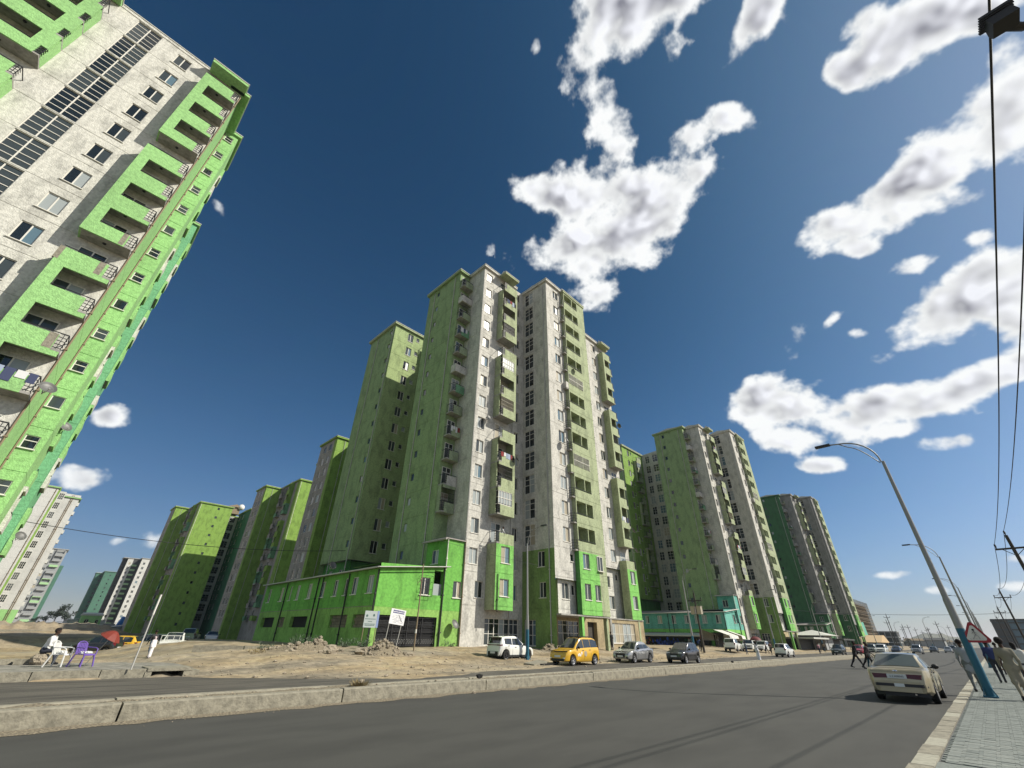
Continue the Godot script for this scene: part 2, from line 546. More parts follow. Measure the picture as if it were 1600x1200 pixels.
var gn := FastNoiseLite.new()
func ground_y(x: float, z: float) -> float:
	if z > 6.0: return 0.1
	if z > -1.5: return -0.06
	var e := far_edge(x) + gn.get_noise_2d(x * 2.2, z * 2.2) * 0.7
	var t := e - z
	if t < 0.0: return -0.07 if t < -0.5 else lerpf(0.0, -0.07, -t / 0.5)
	var h := 0.04 * minf(t, 1.0) + 0.74 * smoothstep(1.0, 13.0, t)
	h += gn.get_noise_2d(x * 3.0, z * 3.0) * 0.10 * clampf(t / 3.0, 0, 1)
	if x < 5.4 and z > -30.5:
		return 0.18
	h -= 1.05 * (1.0 - smoothstep(7.0, 15.0, x - (z + 30.0) * 0.12)) * smoothstep(-30.5, -40.0, z) * smoothstep(-75.0, -66.0, z)
	if z < -55.0:
		var f := smoothstep(-55.0, -150.0, z)
		var side := smoothstep(10.0, 26.0, x)
		h = lerpf(h, -1.6, f * side * (1.0 - smoothstep(250.0, 500.0, -z)))
		h += (1.7 + 0.5 * gn.get_noise_1d(x * 6.0)) * exp(-pow((z + 137.0) / 11.0, 2.0)) * (1.0 - smoothstep(14.0, 26.0, x)) * smoothstep(-60.0, -20.0, x)
		h += gn.get_noise_2d(x * 0.9 + 50.0, z * 0.9) * 0.35 * f
	return h

func ground() -> void:
	gn.noise_type = FastNoiseLite.TYPE_SIMPLEX_SMOOTH
	gn.frequency = 0.1
	gn.fractal_octaves = 5
	gn.seed = 2
	var xs := [-3500.0, -1500.0, -700.0, -350.0, -180.0, -100.0, -60.0, -40.0, -28.0, -20.0, -14.0, -10.0]
	var x := -7.0
	while x < 62.0: xs.append(x); x += 0.5
	while x < 160.0: xs.append(x); x += 3.0
	xs.append_array([170.0, 190.0, 215.0, 250.0, 300.0, 380.0, 500.0, 700.0, 1000.0, 1500.0, 3500.0])
	var zs := [3500.0, 1000.0, 300.0, 100.0, 40.0, 15.0, 6.1, 5.9, -1.4, -1.6, -14.0]
	var z := -16.0
	while z > -40.0: zs.append(z); z -= 0.45
	while z > -110.0: zs.append(z); z -= 2.0
	zs.append_array([-116.0, -121.0, -125.0, -129.0, -133.0, -137.0, -141.0, -146.0, -152.0, -160.0, -170.0, -200.0, -240.0, -300.0, -380.0, -500.0, -700.0, -1000.0, -1800.0, -3500.0])
	var mb := MB.new()
	mb.colored = true
	var nx := xs.size()
	var hs := PackedFloat32Array()
	for zz in zs:
		for xx in xs: hs.append(ground_y(xx, zz))
	for j in zs.size() - 1:
		for i in nx - 1:
			var a := Vector3(xs[i], hs[j * nx + i], zs[j])
			var b := Vector3(xs[i + 1], hs[j * nx + i + 1], zs[j])
			var c := Vector3(xs[i + 1], hs[(j + 1) * nx + i + 1], zs[j + 1])
			var d := Vector3(xs[i], hs[(j + 1) * nx + i], zs[j + 1])
			var m := (a + c) / 2
			var k1 := gn.get_noise_2d(m.x * 1.1 + 300.0, m.z * 2.2)
			var k2 := gn.get_noise_2d(m.x * 4.0 - 90.0, m.z * 7.0)
			var tone := clampf(0.92 + 0.5 * k1 + 0.35 * k2, 0.5, 1.15)
			# greyer and harder where cars drive, browner where the earth is loose
			var grey := clampf(0.5 + 1.6 * gn.get_noise_2d(m.x * 0.7, m.z * 1.6 + 70.0), 0, 1)
			mb.col = Color(tone * lerpf(1.0, 0.86, grey), tone * lerpf(0.95, 0.90, grey), tone * lerpf(0.84, 0.98, grey))
			mb.tri(a, b, c); mb.tri(a, c, d)
	mb.smooth(70)
	M.dirt.vertex_color_use_as_albedo = true
	struct("ground", mb, M.dirt)

func streets() -> void:
	var rng := RandomNumberGenerator.new()
	rng.seed = 5
	# carriageways
	var mb := MB.new()
	mb.box(-600, 1500, -0.5, 0.0, -13.55, -1.35)
	struct("road", mb, M.asphalt)
	mb = MB.new()
	mb.box(-600, 1500, -0.5, -0.002, -26.0, -14.5)
	struct("road_beyond_median", mb, M.asphalt_dusty)
	# dust swept against the kerbs
	for s in [[-13.53, 0.55, 0.006, "dust_strip"], [-14.95, 0.5, 0.005, "dust_strip"]]:
		mb = MB.new()
		var px := -30.0
		while px < 120.0:
			var w0: float = s[1] * (0.6 + 0.6 * absf(gn.get_noise_1d(px * 4.0)) * 2.0)
			var w1: float = s[1] * (0.6 + 0.6 * absf(gn.get_noise_1d((px + 0.5) * 4.0)) * 2.0)
			mb.quad(Vector3(px, s[2], s[0] + w0), Vector3(px + 0.5, s[2], s[0] + w1), Vector3(px + 0.5, s[2], s[0]), Vector3(px, s[2], s[0]))
			px += 0.5
		struct(s[3], mb, M.dirt_soft)
	# median: kerb stones on both sides, soil between
	var med := Node3D.new()
	med.name = "median"
	add_child(med)
	med.set_meta("kind", "structure")
	var joints := [-40.0, -24.0, -13.0, -3.4, 2.23, 7.17, 12.64, 19.3, 26.2, 32.7, 40.0, 48.0, 57.0, 68.0, 80.0, 95.0, 115.0, 140.0]
	for k in joints.size() - 1:
		for side in 2:
			mb = MB.new()
			var z0 := -13.78 if side == 0 else -14.62
			var y := 0.31 + rng.randf_range(-0.012, 0.012)
			var x0: float = joints[k] + 0.02
			var x1: float = joints[k + 1] - 0.02
			var poly := PackedVector2Array([Vector2(-0.05, -0.2), Vector2(0.25, -0.2), Vector2(0.245, y - 0.03), Vector2(0.22, y), Vector2(-0.02, y), Vector2(-0.05, y - 0.03)])
			mb.t = Transform3D(Basis(Vector3(0, 0, 1), Vector3.UP, Vector3(-1, 0, 0)), Vector3(x0, 0, z0)) if side == 0 else Transform3D(Basis(Vector3(0, 0, -1), Vector3.UP, Vector3(1, 0, 0)), Vector3(x0, 0, z0 + 0.1))
			mb.prism(poly, (-(x1 - x0) if side == 0 else 0.0), (0.0 if side == 0 else x1 - x0))
			obj("kerb", mb, M.concrete, med)
	mb = MB.new()
	var px := -40.0
	while px < 140.0:
		var st := 0.35 if px < 60.0 else 2.0
		for j in 3:
			var za := -13.8 - j * 0.24
			var zb := -13.8 - (j + 1) * 0.24
			var f := func(a: float, b: float) -> Vector3: return Vector3(a, 0.275 + gn.get_noise_2d(a * 9.0, b * 30.0) * 0.09, b)
			mb.quad(f.call(px, za), f.call(px + st, za), f.call(px + st, zb), f.call(px, zb))
		px += st
	mb.smooth(60)
	obj("soil", mb, M.dirt_soft, med)
	# long kerbs beyond the detailed stretch
	mb = MB.new()
	mb.box(140.5, 1500, -0.3, 0.28, -14.5, -13.53)
	mb.box(-600, -40.5, -0.3, 0.28, -14.5, -13.53)
	obj("kerb", mb, M.concrete, med)
	# near pavement: kerb stones, pavers
	var pave := Node3D.new()
	pave.name = "pavement"
	add_child(pave)
	pave.set_meta("kind", "structure")
	mb = MB.new()
	mb.box(-200, 600, -0.3, 0.135, -1.2, 5.0)
	obj("bedding", mb, M.paver_joint, pave)
	var kx := -3.0
	while kx < 90.0:
		mb = MB.new()
		var l := 1.0 if kx < 40.0 else 5.0
		mb.box(kx + 0.012, kx + l - 0.012, -0.2, 0.152 + rng.randf_range(-0.006, 0.006), -1.48 + rng.randf_range(-0.01, 0.01), -1.21)
		mb.smooth(10)
		obj("kerb", mb, M.kerb_near if rng.randf() < 0.6 else M.concrete, pave)
		kx += l
	mb = MB.new()
	mb.box(90, 600, -0.2, 0.15, -1.48, -1.2)
	mb.box(-200, -3, -0.2, 0.15, -1.48, -1.2)
	obj("kerb", mb, M.concrete, pave)
	# pavers, laid in rows across: single stones near by, then joined
	var stones := []
	for v in 4:
		mb = MB.new()
		var w := 0.098
		var d := 0.048
		mb.box(-w, w, -0.02, 0.016, -d, d)
		stones.append(mb.mesh(M["paver_%d" % v]))
	var far := MB.new()
	var count := 0
	var row := 0
	var rx := 10.6
	while rx < 46.0:
		var zz := -1.17 + (0.05 if row % 2 == 0 else 0.0)
		var zmax := minf(2.6, -1.2 + (rx - 9.0) * 0.22 + 0.9)
		while zz < zmax:
			var yy := 0.135 + rng.randf_range(-0.003, 0.003)
			if count < 290:
				inst("paver", stones[rng.randi() % 4], pave, Transform3D(Basis.from_euler(Vector3(rng.randf_range(-0.015, 0.015), PI / 2 + rng.randf_range(-0.02, 0.02), rng.randf_range(-0.015, 0.015))), Vector3(rx, yy, zz + 0.1)))
				count += 1
			else:
				far.box(rx - 0.047, rx + 0.047, 0.12, yy + 0.016, zz + 0.003, zz + 0.197)
			zz += 0.2
		rx += 0.1
		row += 1
	var fp := obj("paver", far, M.paver_1, pave)
	fp.set_meta("kind", "stuff")
	mb = MB.new()
	mb.box(46.0, 600, 0.1, 0.146, -1.2, 5.0)
	mb.box(-200, 10.5, 0.1, 0.146, -1.2, 5.0)
	obj("paving", mb, M.paver_1, pave)
	# far pavement at the left with its kerb and the drain inlet
	var left := Node3D.new()
	left.name = "pavement_by_crossing"
	add_child(left)
	left.set_meta("kind", "structure")
	mb = MB.new()
	mb.box(-200, 4.5, -0.3, 0.27, -30.5, -25.02)
	mb.box(4.5, 6.2, -0.3, 0.262, -30.0, -26.1)
	obj("paving", mb, M.pave_left, left)
	for k in 6:
		mb = MB.new()
		var a := [-60.0, -12.0, -4.0, -1.2, 1.1, 3.0][k] as float
		var b := [-12.0, -4.0, -1.2, 1.1, 3.0, 4.5][k] as float
		mb.box(a + 0.015, b - 0.015, -0.2, 0.285, -25.02, -24.75)
		obj("kerb", mb, M.concrete, left)
	mb = MB.new()
	mb.box(4.45, 6.0, 0.20, 0.31, -26.1, -24.7)
	obj("drain_cover", mb, M.concrete, left)
	mb = MB.new()
	mb.box(5.72, 6.3, -0.1, 0.20, -26.0, -24.72)
	mb.box(4.40, 4.62, -0.1, 0.20, -26.0, -24.72)
	obj("drain_side", mb, M.concrete, left)
	mb = MB.new()
	mb.box(4.6, 5.74, -0.1, 0.2, -26.2, -25.6)
	obj("drain_mouth", mb, M.void, left)

func hills() -> void:
	var mb := MB.new()
	for s in [[1900.0, 86.6, 1.05, 3.6], [2300.0, 88.4, 0.62, 5.0], [2500.0, 82.0, 0.5, 8.0]]:
		var r: float = s[0]
		var prev := []
		var k := -12
		while k <= 12:
			var az := deg_to_rad(s[1] + s[3] * k / 12.0)
			var h := r * tan(deg_to_rad(s[2])) * (0.5 + 0.5 * cos(PI * k / 12.0)) * (1.0 + 0.18 * gn.get_noise_1d(k * 9.0 + r)) + 1.0
			var p := Vector3(sin(az) * r, -5, -cos(az) * r)
			var top := Vector3(sin(az) * (r + 160), h, -cos(az) * (r + 160))
			var back := Vector3(sin(az) * (r + 400), -5, -cos(az) * (r + 400))
			if prev.size():
				mb.quad(prev[0], p, top, prev[1])
				mb.quad(prev[1], top, back, prev[2])
			prev = [p, top, back]
			k += 1
	mb.smooth(80)
	struct("hills", mb, M.hill)

# ---------------------------------------------------------------- ready
func _ready() -> void:
	var cam := Camera3D.new()
	cam.name = "camera"
	cam.transform = Transform3D(Basis(Vector3(0.69655523, 0.0172906, 0.71729482), Vector3(-0.38024997, 0.85667048, 0.34860528), Vector3(-0.6084577, -0.51557416, 0.60329305)), Vector3(0, 1.65, 0))
	cam.fov = 84.871
	cam.near = 0.1
	cam.far = 6000.0
	add_child(cam)
	cam.current = true
	var we := WorldEnvironment.new()
	we.name = "environment"
	var env := Environment.new()
	env.background_mode = Environment.BG_SKY
	var sky := Sky.new()
	var pano := PanoramaSkyMaterial.new()
	pano.panorama = make_sky()
	pano.energy_multiplier = 1.0
	sky.sky_material = pano
	env.sky = sky
	env.background_energy_multiplier = 0.78
	env.tonemap_mode = Environment.TONE_MAPPER_LINEAR
	env.tonemap_exposure = 1.28
	env.sdfgi_enabled = true
	env.ssao_enabled = true
	env.ssil_enabled = true
	env.fog_enabled = true
	env.fog_density = 0.00012
	env.fog_light_color = Color(0.72, 0.78, 0.82)
	we.environment = env
	add_child(we)
	var sun := DirectionalLight3D.new()
	sun.name = "sun"
	sun.light_energy = 1.6
	sun.light_color = Color(1.0, 0.975, 0.92)
	sun.light_angular_distance = 0.5
	sun.shadow_enabled = true
	sun.look_at_from_position(SUN * 100.0, Vector3.ZERO, Vector3.UP)
	add_child(sun)
	make_materials()
	textured("asphalt", lin(0.066, 0.065, 0.057), tex.asphalt, 0.9, 0.9)
	M.asphalt.detail_enabled = true
	M.asphalt.detail_blend_mode = BaseMaterial3D.BLEND_MODE_MUL
	M.asphalt.detail_albedo = tex.wear
	M.asphalt.detail_uv_layer = BaseMaterial3D.DETAIL_UV_2
	M.asphalt.uv2_triplanar = true
	M.asphalt.uv2_world_triplanar = true
	M.asphalt.uv2_scale = Vector3(0.04, 0.1, 0.12)
	textured("asphalt_dusty", lin(0.12, 0.108, 0.087), tex.asphalt, 0.3, 0.95)
	M.asphalt_dusty.detail_enabled = true
	M.asphalt_dusty.detail_blend_mode = BaseMaterial3D.BLEND_MODE_MUL
	M.asphalt_dusty.detail_albedo = tex.patchy
	M.asphalt_dusty.detail_uv_layer = BaseMaterial3D.DETAIL_UV_2
	M.asphalt_dusty.uv2_triplanar = true
	M.asphalt_dusty.uv2_world_triplanar = true
	M.asphalt_dusty.uv2_scale = Vector3(0.03, 0.1, 0.2)
	textured("dirt_soft", lin(0.28, 0.235, 0.16), tex.speck, 0.5, 1.0)
	textured("kerb_near", lin(0.35, 0.335, 0.265), tex.grain, 0.6, 0.95)
	textured("paver_joint", lin(0.12, 0.12, 0.11), tex.grain, 0.5)
	for v in 4:
		textured("paver_%d" % v, lin(0.165 + 0.022 * v, 0.185 + 0.021 * v, 0.17 + 0.018 * v), tex.grain, 1.1)
	textured("pave_left", lin(0.25, 0.235, 0.20), tex.patchy, 0.2)
	textured("hill", lin(0.16, 0.15, 0.11), tex.patchy, 0.004)
	ground()
	streets()
	hills()
	main_towers()
	corner_tower()
	rear_towers()
	far_buildings()
	annexes()
	roadside()
	vehicles()
	people()
	small_things()

# ---------------------------------------------------------------- towers
var O := Vector3.ZERO     # base of the tower being built; its parts are placed relative to it
var wcache := {}
var pane_rng := RandomNumberGenerator.new()

func side(u: Vector3) -> Basis:
	return Basis(u, Vector3.UP, u.cross(Vector3.UP))

# a wall from o (its bottom left corner, seen from outside) along u; holes are [u0, u1, y0, y1, depth]; a groove at every floor level
func wall(parent: Node, m: Material, o: Vector3, u: Vector3, w: float, y0: float, y1: float, holes := [], grooves := true, called := "wall") -> void:
	var mb := MB.new()
	mb.t = Transform3D(side(u), Vector3(o.x, 0, o.z) - O)
	var us := [0.0, w]
	var vs := [y0, y1]
	for h in holes:
		us.append(h[0]); us.append(h[1]); vs.append(h[2]); vs.append(h[3])
	var gs := []
	if grooves:
		for f in 16:
			var g := 4.2 + 3.0 * f
			if g > y0 + 0.1 and g < y1 - 0.1:
				gs.append(g)
				vs.append(g - 0.02); vs.append(g + 0.02)
	us.sort(); vs.sort()
	for i in us.size() - 1:
		var a: float = us[i]
		var b: float = us[i + 1]
		if b - a < 0.0005: continue
		var um := (a + b) / 2
		var start := -1.0
		for j in vs.size() - 1:
			var c: float = vs[j]
			var d: float = vs[j + 1]
			if d - c < 0.0005: continue
			var vm := (c + d) / 2
			var open := false
			for h in holes:
				if um > h[0] and um < h[1] and vm > h[2] and vm < h[3]:
					open = true
					break
			if open: continue
			var deep := false
			for g in gs:
				if absf(vm - g) < 0.021:
					deep = true
					break
			if deep:
				mb.quad(Vector3(a, c, -0.025), Vector3(b, c, -0.025), Vector3(b, d, -0.025), Vector3(a, d, -0.025))
				mb.quad(Vector3(a, c, 0), Vector3(b, c, 0), Vector3(b, c, -0.025), Vector3(a, c, -0.025))
				mb.quad(Vector3(a, d, -0.025), Vector3(b, d, -0.025), Vector3(b, d, 0), Vector3(a, d, 0))
			else:
				mb.quad(Vector3(a, c, 0), Vector3(b, c, 0), Vector3(b, d, 0), Vector3(a, d, 0))
	for h in holes:
		var a: float = h[0]; var b: float = h[1]; var c: float = h[2]; var d: float = h[3]; var e: float = -h[4]
		mb.quad(Vector3(a, c, 0), Vector3(b, c, 0), Vector3(b, c, e), Vector3(a, c, e))
		mb.quad(Vector3(a, d, e), Vector3(b, d, e), Vector3(b, d, 0), Vector3(a, d, 0))
		mb.quad(Vector3(a, c, e), Vector3(a, d, e), Vector3(a, d, 0), Vector3(a, c, 0))
		mb.quad(Vector3(b, c, 0), Vector3(b, d, 0), Vector3(b, d, e), Vector3(b, c, e))
	obj(called, mb, m, parent)

# frame of a window about its centre, cols x rows of panes; heavy outer frame, sill below
func frame_mesh(w: float, h: float, cols: int, rows: Array, m: Material, sill := true) -> ArrayMesh:
	var key := "f%.2f_%.2f_%d_%s_%s_%s" % [w, h, cols, rows, m.resource_name, sill]
	if wcache.has(key): return wcache[key]
	var mb := MB.new()
	var t := 0.055
	mb.box(-w / 2, -w / 2 + t, -h / 2, h / 2, -0.04, 0.03)
	mb.box(w / 2 - t, w / 2, -h / 2, h / 2, -0.04, 0.03)
	mb.box(-w / 2 + t, w / 2 - t, -h / 2, -h / 2 + t, -0.04, 0.028)
	mb.box(-w / 2 + t, w / 2 - t, h / 2 - t, h / 2, -0.04, 0.028)
	for i in range(1, cols):
		var x := -w / 2 + w * i / cols
		mb.box(x - 0.035, x + 0.035, -h / 2 + t, h / 2 - t, -0.03, 0.024)
	for r in rows:
		var y: float = -h / 2 + h * r
		mb.box(-w / 2 + t, w / 2 - t, y - 0.025, y + 0.025, -0.03, 0.02)
	if sill:
		mb.box(-w / 2 - 0.06, w / 2 + 0.06, -h / 2 - 0.06, -h / 2 - 0.003, 0.0, 0.19)
	wcache[key] = mb.mesh(m)
	return wcache[key]

func pane_mesh(w: float, h: float, m: Material) -> ArrayMesh:
	var key := "p%.2f_%.2f_%s" % [w, h, m.resource_name]
	if wcache.has(key): return wcache[key]
	var mb := MB.new()
	mb.box(-w / 2, w / 2, -h / 2, h / 2, -0.02, 0.0)
	wcache[key] = mb.mesh(m)
	return wcache[key]

func pick_pane(pale: float) -> Material:
	var r := pane_rng.randf()
	if r < pale: return M.curtain_pale
	if r < pale * 1.3: return M.curtain_cream
	if pale > 0.0 and r < pale * 1.3 + 0.06: return M.glass_blue
	if r < pale * 1.3 + 0.45: return M.glass_grey
	return M.glass_dark

# a window with its panes in a wall along u; c is its centre on the wall plane (world), set back by depth
func window(parent: Node, c: Vector3, u: Vector3, w: float, h: float, cols := 2, rows := [], depth := 0.13, pale := 0.3, fm: Material = null, single := false, sill := true) -> void:
	var b := side(u)
	var at := Transform3D(b, c - O - b.z * depth)
	var o := inst("window", frame_mesh(w, h, cols, rows, fm if fm else M.frame, sill), parent, at)
	if single:
		inst("pane", pane_mesh(w - 0.06, h - 0.06, pick_pane(pale)), o)
		return
	var pw := w / cols
	for i in cols:
		var m := pick_pane(pale)
		inst("pane", pane_mesh(pw - 0.04, h - 0.06, m), o, Transform3D(Basis(), Vector3(-w / 2 + pw * (i + 0.5), 0, -0.012 - 0.004 * i)))

func column(c0: Vector3, u: Vector3, floors: Array, uc: float, w: float, h: float, yoff: float, depth := 0.13) -> Array:
	var out := []
	for f in floors:
		var y: float = 4.2 + 3.0 * f + yoff
		out.append([uc - w / 2, uc + w / 2, y - h / 2, y + h / 2, depth + 0.05])
	return out

# a balcony; u runs along the wall, d is how far it stands out, o the wall's origin; k holds its options
func balcony(parent: Node, o: Vector3, u: Vector3, w0: float, w1: float, y: float, d: float, green: Material, k := {}) -> void:
	var mb := MB.new()
	mb.t = Transform3D(side(u), Vector3(o.x, 0, o.z) - O)
	var nl: float = k.get("notch_l", 0.0)
	var nr: float = k.get("notch_r", 0.0)
	var lp: float = k.get("pier_l", 0.0)
	var rp: float = k.get("pier_r", 0.0)
	var ph: float = k.get("parapet", 0.95)
	var framed: bool = k.get("framed", false)
	mb.box(w0 + nl, w1 - nr, y - 0.155, y + ph, d - 0.12, d)
	if nl == 0.0: mb.box(w0, w0 + 0.12, y - 0.155, y + ph, 0.0, d - 0.121)
	if nr == 0.0: mb.box(w1 - 0.12, w1, y - 0.155, y + ph, 0.0, d - 0.121)
	if framed:
		mb.box(w0, w1, y + 2.5, y + 2.838, d - 0.12, d)
		if lp > 0.0: mb.box(w0, w0 + lp, y + ph + 0.001, y + 2.499, d - 0.12, d)
		if rp > 0.0: mb.box(w1 - rp, w1, y + ph + 0.001, y + 2.499, d - 0.12, d)
		if k.get("side_l", true): mb.box(w0 + 0.002, w0 + 0.118, y + (ph + 0.001 if nl == 0.0 else 0.0), y + 2.838, 0.0, d - (0.122 if nl == 0.0 else nl))
		if k.get("side_r", true): mb.box(w1 - 0.118, w1 - 0.002, y + (ph + 0.001 if nr == 0.0 else 0.0), y + 2.838, 0.0, d - (0.122 if nr == 0.0 else nr))
	var bal := obj("balcony", mb, green, parent)
	mb = MB.new()
	mb.t = Transform3D(side(u), Vector3(o.x, 0, o.z) - O)
	mb.box(w0 + 0.004, w1 - 0.004, y - 0.15, y - 0.002, 0.004, d - 0.124)
	if nl > 0.0: mb.box(w0, w0 + nl - 0.002, y - 0.152, y, 0.004, d - 0.003)
	if nr > 0.0: mb.box(w1 - nr + 0.002, w1, y - 0.152, y, 0.004, d - 0.003)
	obj("floor_slab", mb, M.cement_wall, bal)
	# iron rail: a handrail over the parapet and a cage in the corner gap
	mb = MB.new()
	mb.t = Transform3D(side(u), Vector3(o.x, 0, o.z) - O)
	var hr := y + ph + 0.14
	mb.bar(Vector3(w0 + 0.03, hr, d - 0.06), Vector3(w1 - 0.03, hr, d - 0.06), 0.045)
	for s in [[w0, nl, 1.0], [w1, nr, -1.0]]:
		if s[1] <= 0.0: continue
		var a: float = s[0] + 0.03 * s[2]
		var b: float = s[0] + s[1] * s[2]
		for j in 5:
			var yy := y + 0.08 + j * (ph + 0.02) / 4.0
			mb.bar(Vector3(a, yy, d - 0.03), Vector3(b, yy, d - 0.03), 0.035)
			mb.bar(Vector3(a, yy, d - 0.03), Vector3(a, yy, d - s[1]), 0.035)
		mb.bar(Vector3(a, y, d - 0.03), Vector3(a, hr, d - 0.03), 0.04)
		mb.bar(Vector3((a + b) / 2, y, d - 0.03), Vector3((a + b) / 2, hr, d - 0.03), 0.03)
		mb.bar(Vector3(a, hr, d - 0.03), Vector3(a, hr, 0.0), 0.045)
	obj("railing", mb, M.rail, bal)
	var sc: String = k.get("screen", "")
	if sc != "":
		mb = MB.new()
		mb.t = Transform3D(side(u), Vector3(o.x, 0, o.z) - O)
		var x0 := w0 + maxf(lp, 0.1)
		var x1 := w1 - maxf(rp, 0.1)
		var b0 := y + ph
		var b1 := y + 2.5
		var n := int((x1 - x0) / (0.42 if sc == "glass" else 0.16))
		var wd := 0.05 if sc == "glass" else 0.022
		for j in n + 1:
			var x := lerpf(x0, x1, float(j) / n)
			mb.bar(Vector3(x, b0, d - 0.05), Vector3(x, b1, d - 0.05), wd)
		for yy in ([b0 + 0.03, (b0 + b1) / 2, b1 - 0.03] if sc == "glass" else [b0 + 0.03, b0 + 0.5, b1 - 0.5, b1 - 0.03]):
			mb.bar(Vector3(x0, yy, d - 0.05), Vector3(x1, yy, d - 0.05), wd * 1.2)
			mb.bar(Vector3(w0 + 0.05, yy, d - 0.05), Vector3(w0 + 0.05, yy, 0.05), wd)
		var s := obj("window_screen", mb, M.frame if sc == "glass" else (M.rail if sc == "bars" else M.curtain_cream), bal)
		if sc == "glass":
			mb = MB.new()
			mb.t = Transform3D(side(u), Vector3(o.x, 0, o.z) - O)
			mb.box(x0, x1, b0, b1, d - 0.075, d - 0.065)
			obj("window_screen", mb, M.curtain_pale if pane_rng.randf() < 0.5 else M.glass_blue, bal)
	if k.get("laundry", false):
		mb = MB.new()
		mb.t = Transform3D(side(u), Vector3(o.x, 0, o.z) - O)
		mb.colored = true
		var x := w0 + 0.25
		while x < w1 - 0.4:
			var ww := pane_rng.randf_range(0.22, 0.45)
			var hh := pane_rng.randf_range(0.35, 0.8)
			mb.col = [Color(0.6, 0.6, 0.6), Color(0.05, 0.06, 0.12), Color(0.2, 0.03, 0.03), Color(0.3, 0.35, 0.45), Color(0.02, 0.02, 0.02)][pane_rng.randi() % 5]
			mb.box(x, x + ww, hr - hh, hr + 0.02, d + 0.005, d + 0.03)
			x += ww + 0.06
		obj("laundry", mb, M.cloth, bal)

func slab_roof(parent: Node, x0: float, x1: float, z0: float, z1: float, y: float, over := 0.35, fascia: Material = null) -> void:
	var mb := MB.new()
	mb.t = Transform3D(Basis(), -O)
	mb.box(x0 - over, x1 + over, y, y + 0.34, z0 - over, z1 + over)
	var r := obj("roof", mb, fascia if fascia else M.pale_green, parent)
	mb = MB.new()
	mb.t = Transform3D(Basis(), -O)
	mb.box(x0 - over - 0.05, x1 + over + 0.05, y + 0.342, y + 0.44, z0 - over - 0.05, z1 + over + 0.05)
	# low pitched sheet above
	var zc := (z0 + z1) / 2
	mb.quad(Vector3(x0, y + 0.44, z1), Vector3(x1, y + 0.44, z1), Vector3(x1, y + 1.0, zc), Vector3(x0, y + 1.0, zc))
	mb.quad(Vector3(x1, y + 0.44, z0), Vector3(x0, y + 0.44, z0), Vector3(x0, y + 1.0, zc), Vector3(x1, y + 1.0, zc))
	mb.tri(Vector3(x1, y + 0.44, z1), Vector3(x1, y + 0.44, z0), Vector3(x1, y + 1.0, zc))
	mb.tri(Vector3(x0, y + 0.44, z0), Vector3(x0, y + 0.44, z1), Vector3(x0, y + 1.0, zc))
	obj("roof_sheet", mb, M.roof_tile, r)

func pipe(parent: Node, x: float, z: float, y0: float, y1: float, m: Material, r := 0.055) -> void:
	var mb := MB.new()
	mb.t = Transform3D(Basis(), -O)
	mb.tube([Vector3(x, y0, z), Vector3(x, y1, z)], r, 7)
	var y := y0 + 1.0
	while y < y1:
		mb.box(x - r * 1.5, x + r * 1.5, y, y + 0.09, z - r * 1.5, z + r * 1.5)
		y += 3.0
	obj("drainpipe", mb, m, parent)

const XP := Vector3(1, 0, 0)
const ZP := Vector3(0, 0, 1)
const XN := Vector3(-1, 0, 0)
const ZN := Vector3(0, 0, -1)

func floors(a: int, b: int) -> Array:
	return range(a, b + 1)

func bay_stack(t: Node, o: Vector3, u: Vector3, w0: float, w1: float, d: float, green: Material, low: Material, k: Dictionary, screens := {}) -> void:
	# groups of three framed floors under an open one, repeated four floors apart; two closed floors at the bottom
	for f in range(2, 15):
		var y: float = 4.2 + 3.0 * f
		var q := k.duplicate()
		q.framed = f % 4 != 2
		if f % 4 == 2: q.notch_l = k.get("notch_l", 0.0)
		if screens.has(f):
			if screens[f] == "laundry": q.laundry = true
			else: q.screen = screens[f]
		balcony(t, o, u, w0, w1, y, d, green, q)
	var b := side(u)
	# doors behind
	for f in range(2, 15):
		window(t, Vector3(o.x, 4.2 + 3.0 * f + 1.12, o.z) + u * (w0 + (w1 - w0) * 0.42), u, 1.5, 2.2, 2, [0.68], -0.045, 0.35, null, false, false)
	if low == null: return
	var bw := w1 - w0
	var f0 := o + b.z * d + u * w0
	wall(t, low, f0, u, bw, 3.87, 10.04, [[bw * 0.28, bw * 0.78, 8.2, 9.85, 0.16], [bw * 0.25, bw * 0.75, 5.1, 6.7, 0.16]])
	window(t, Vector3(f0.x, 9.025, f0.z) + u * bw * 0.53, u, bw * 0.5, 1.65, 2, [], 0.12, 0.3)
	window(t, Vector3(f0.x, 5.9, f0.z) + u * bw * 0.5, u, bw * 0.5, 1.6, 2, [], 0.12, 0.3)
	wall(t, M.pale_green, o + u * w0, b.z, d, 3.87, 10.04)
	var o1 := o + u * w1 + b.z * d
	wall(t, M.pale_green, o1, -b.z, d, 3.87, 10.04)
	var mb := MB.new()
	mb.t = Transform3D(b, Vector3(o.x, 0, o.z) - O)
	mb.box(w0 + 0.003, w1 - 0.003, 3.87, 4.0, 0.0, d - 0.003)
	obj("floor_slab", mb, M.cement_wall, t)

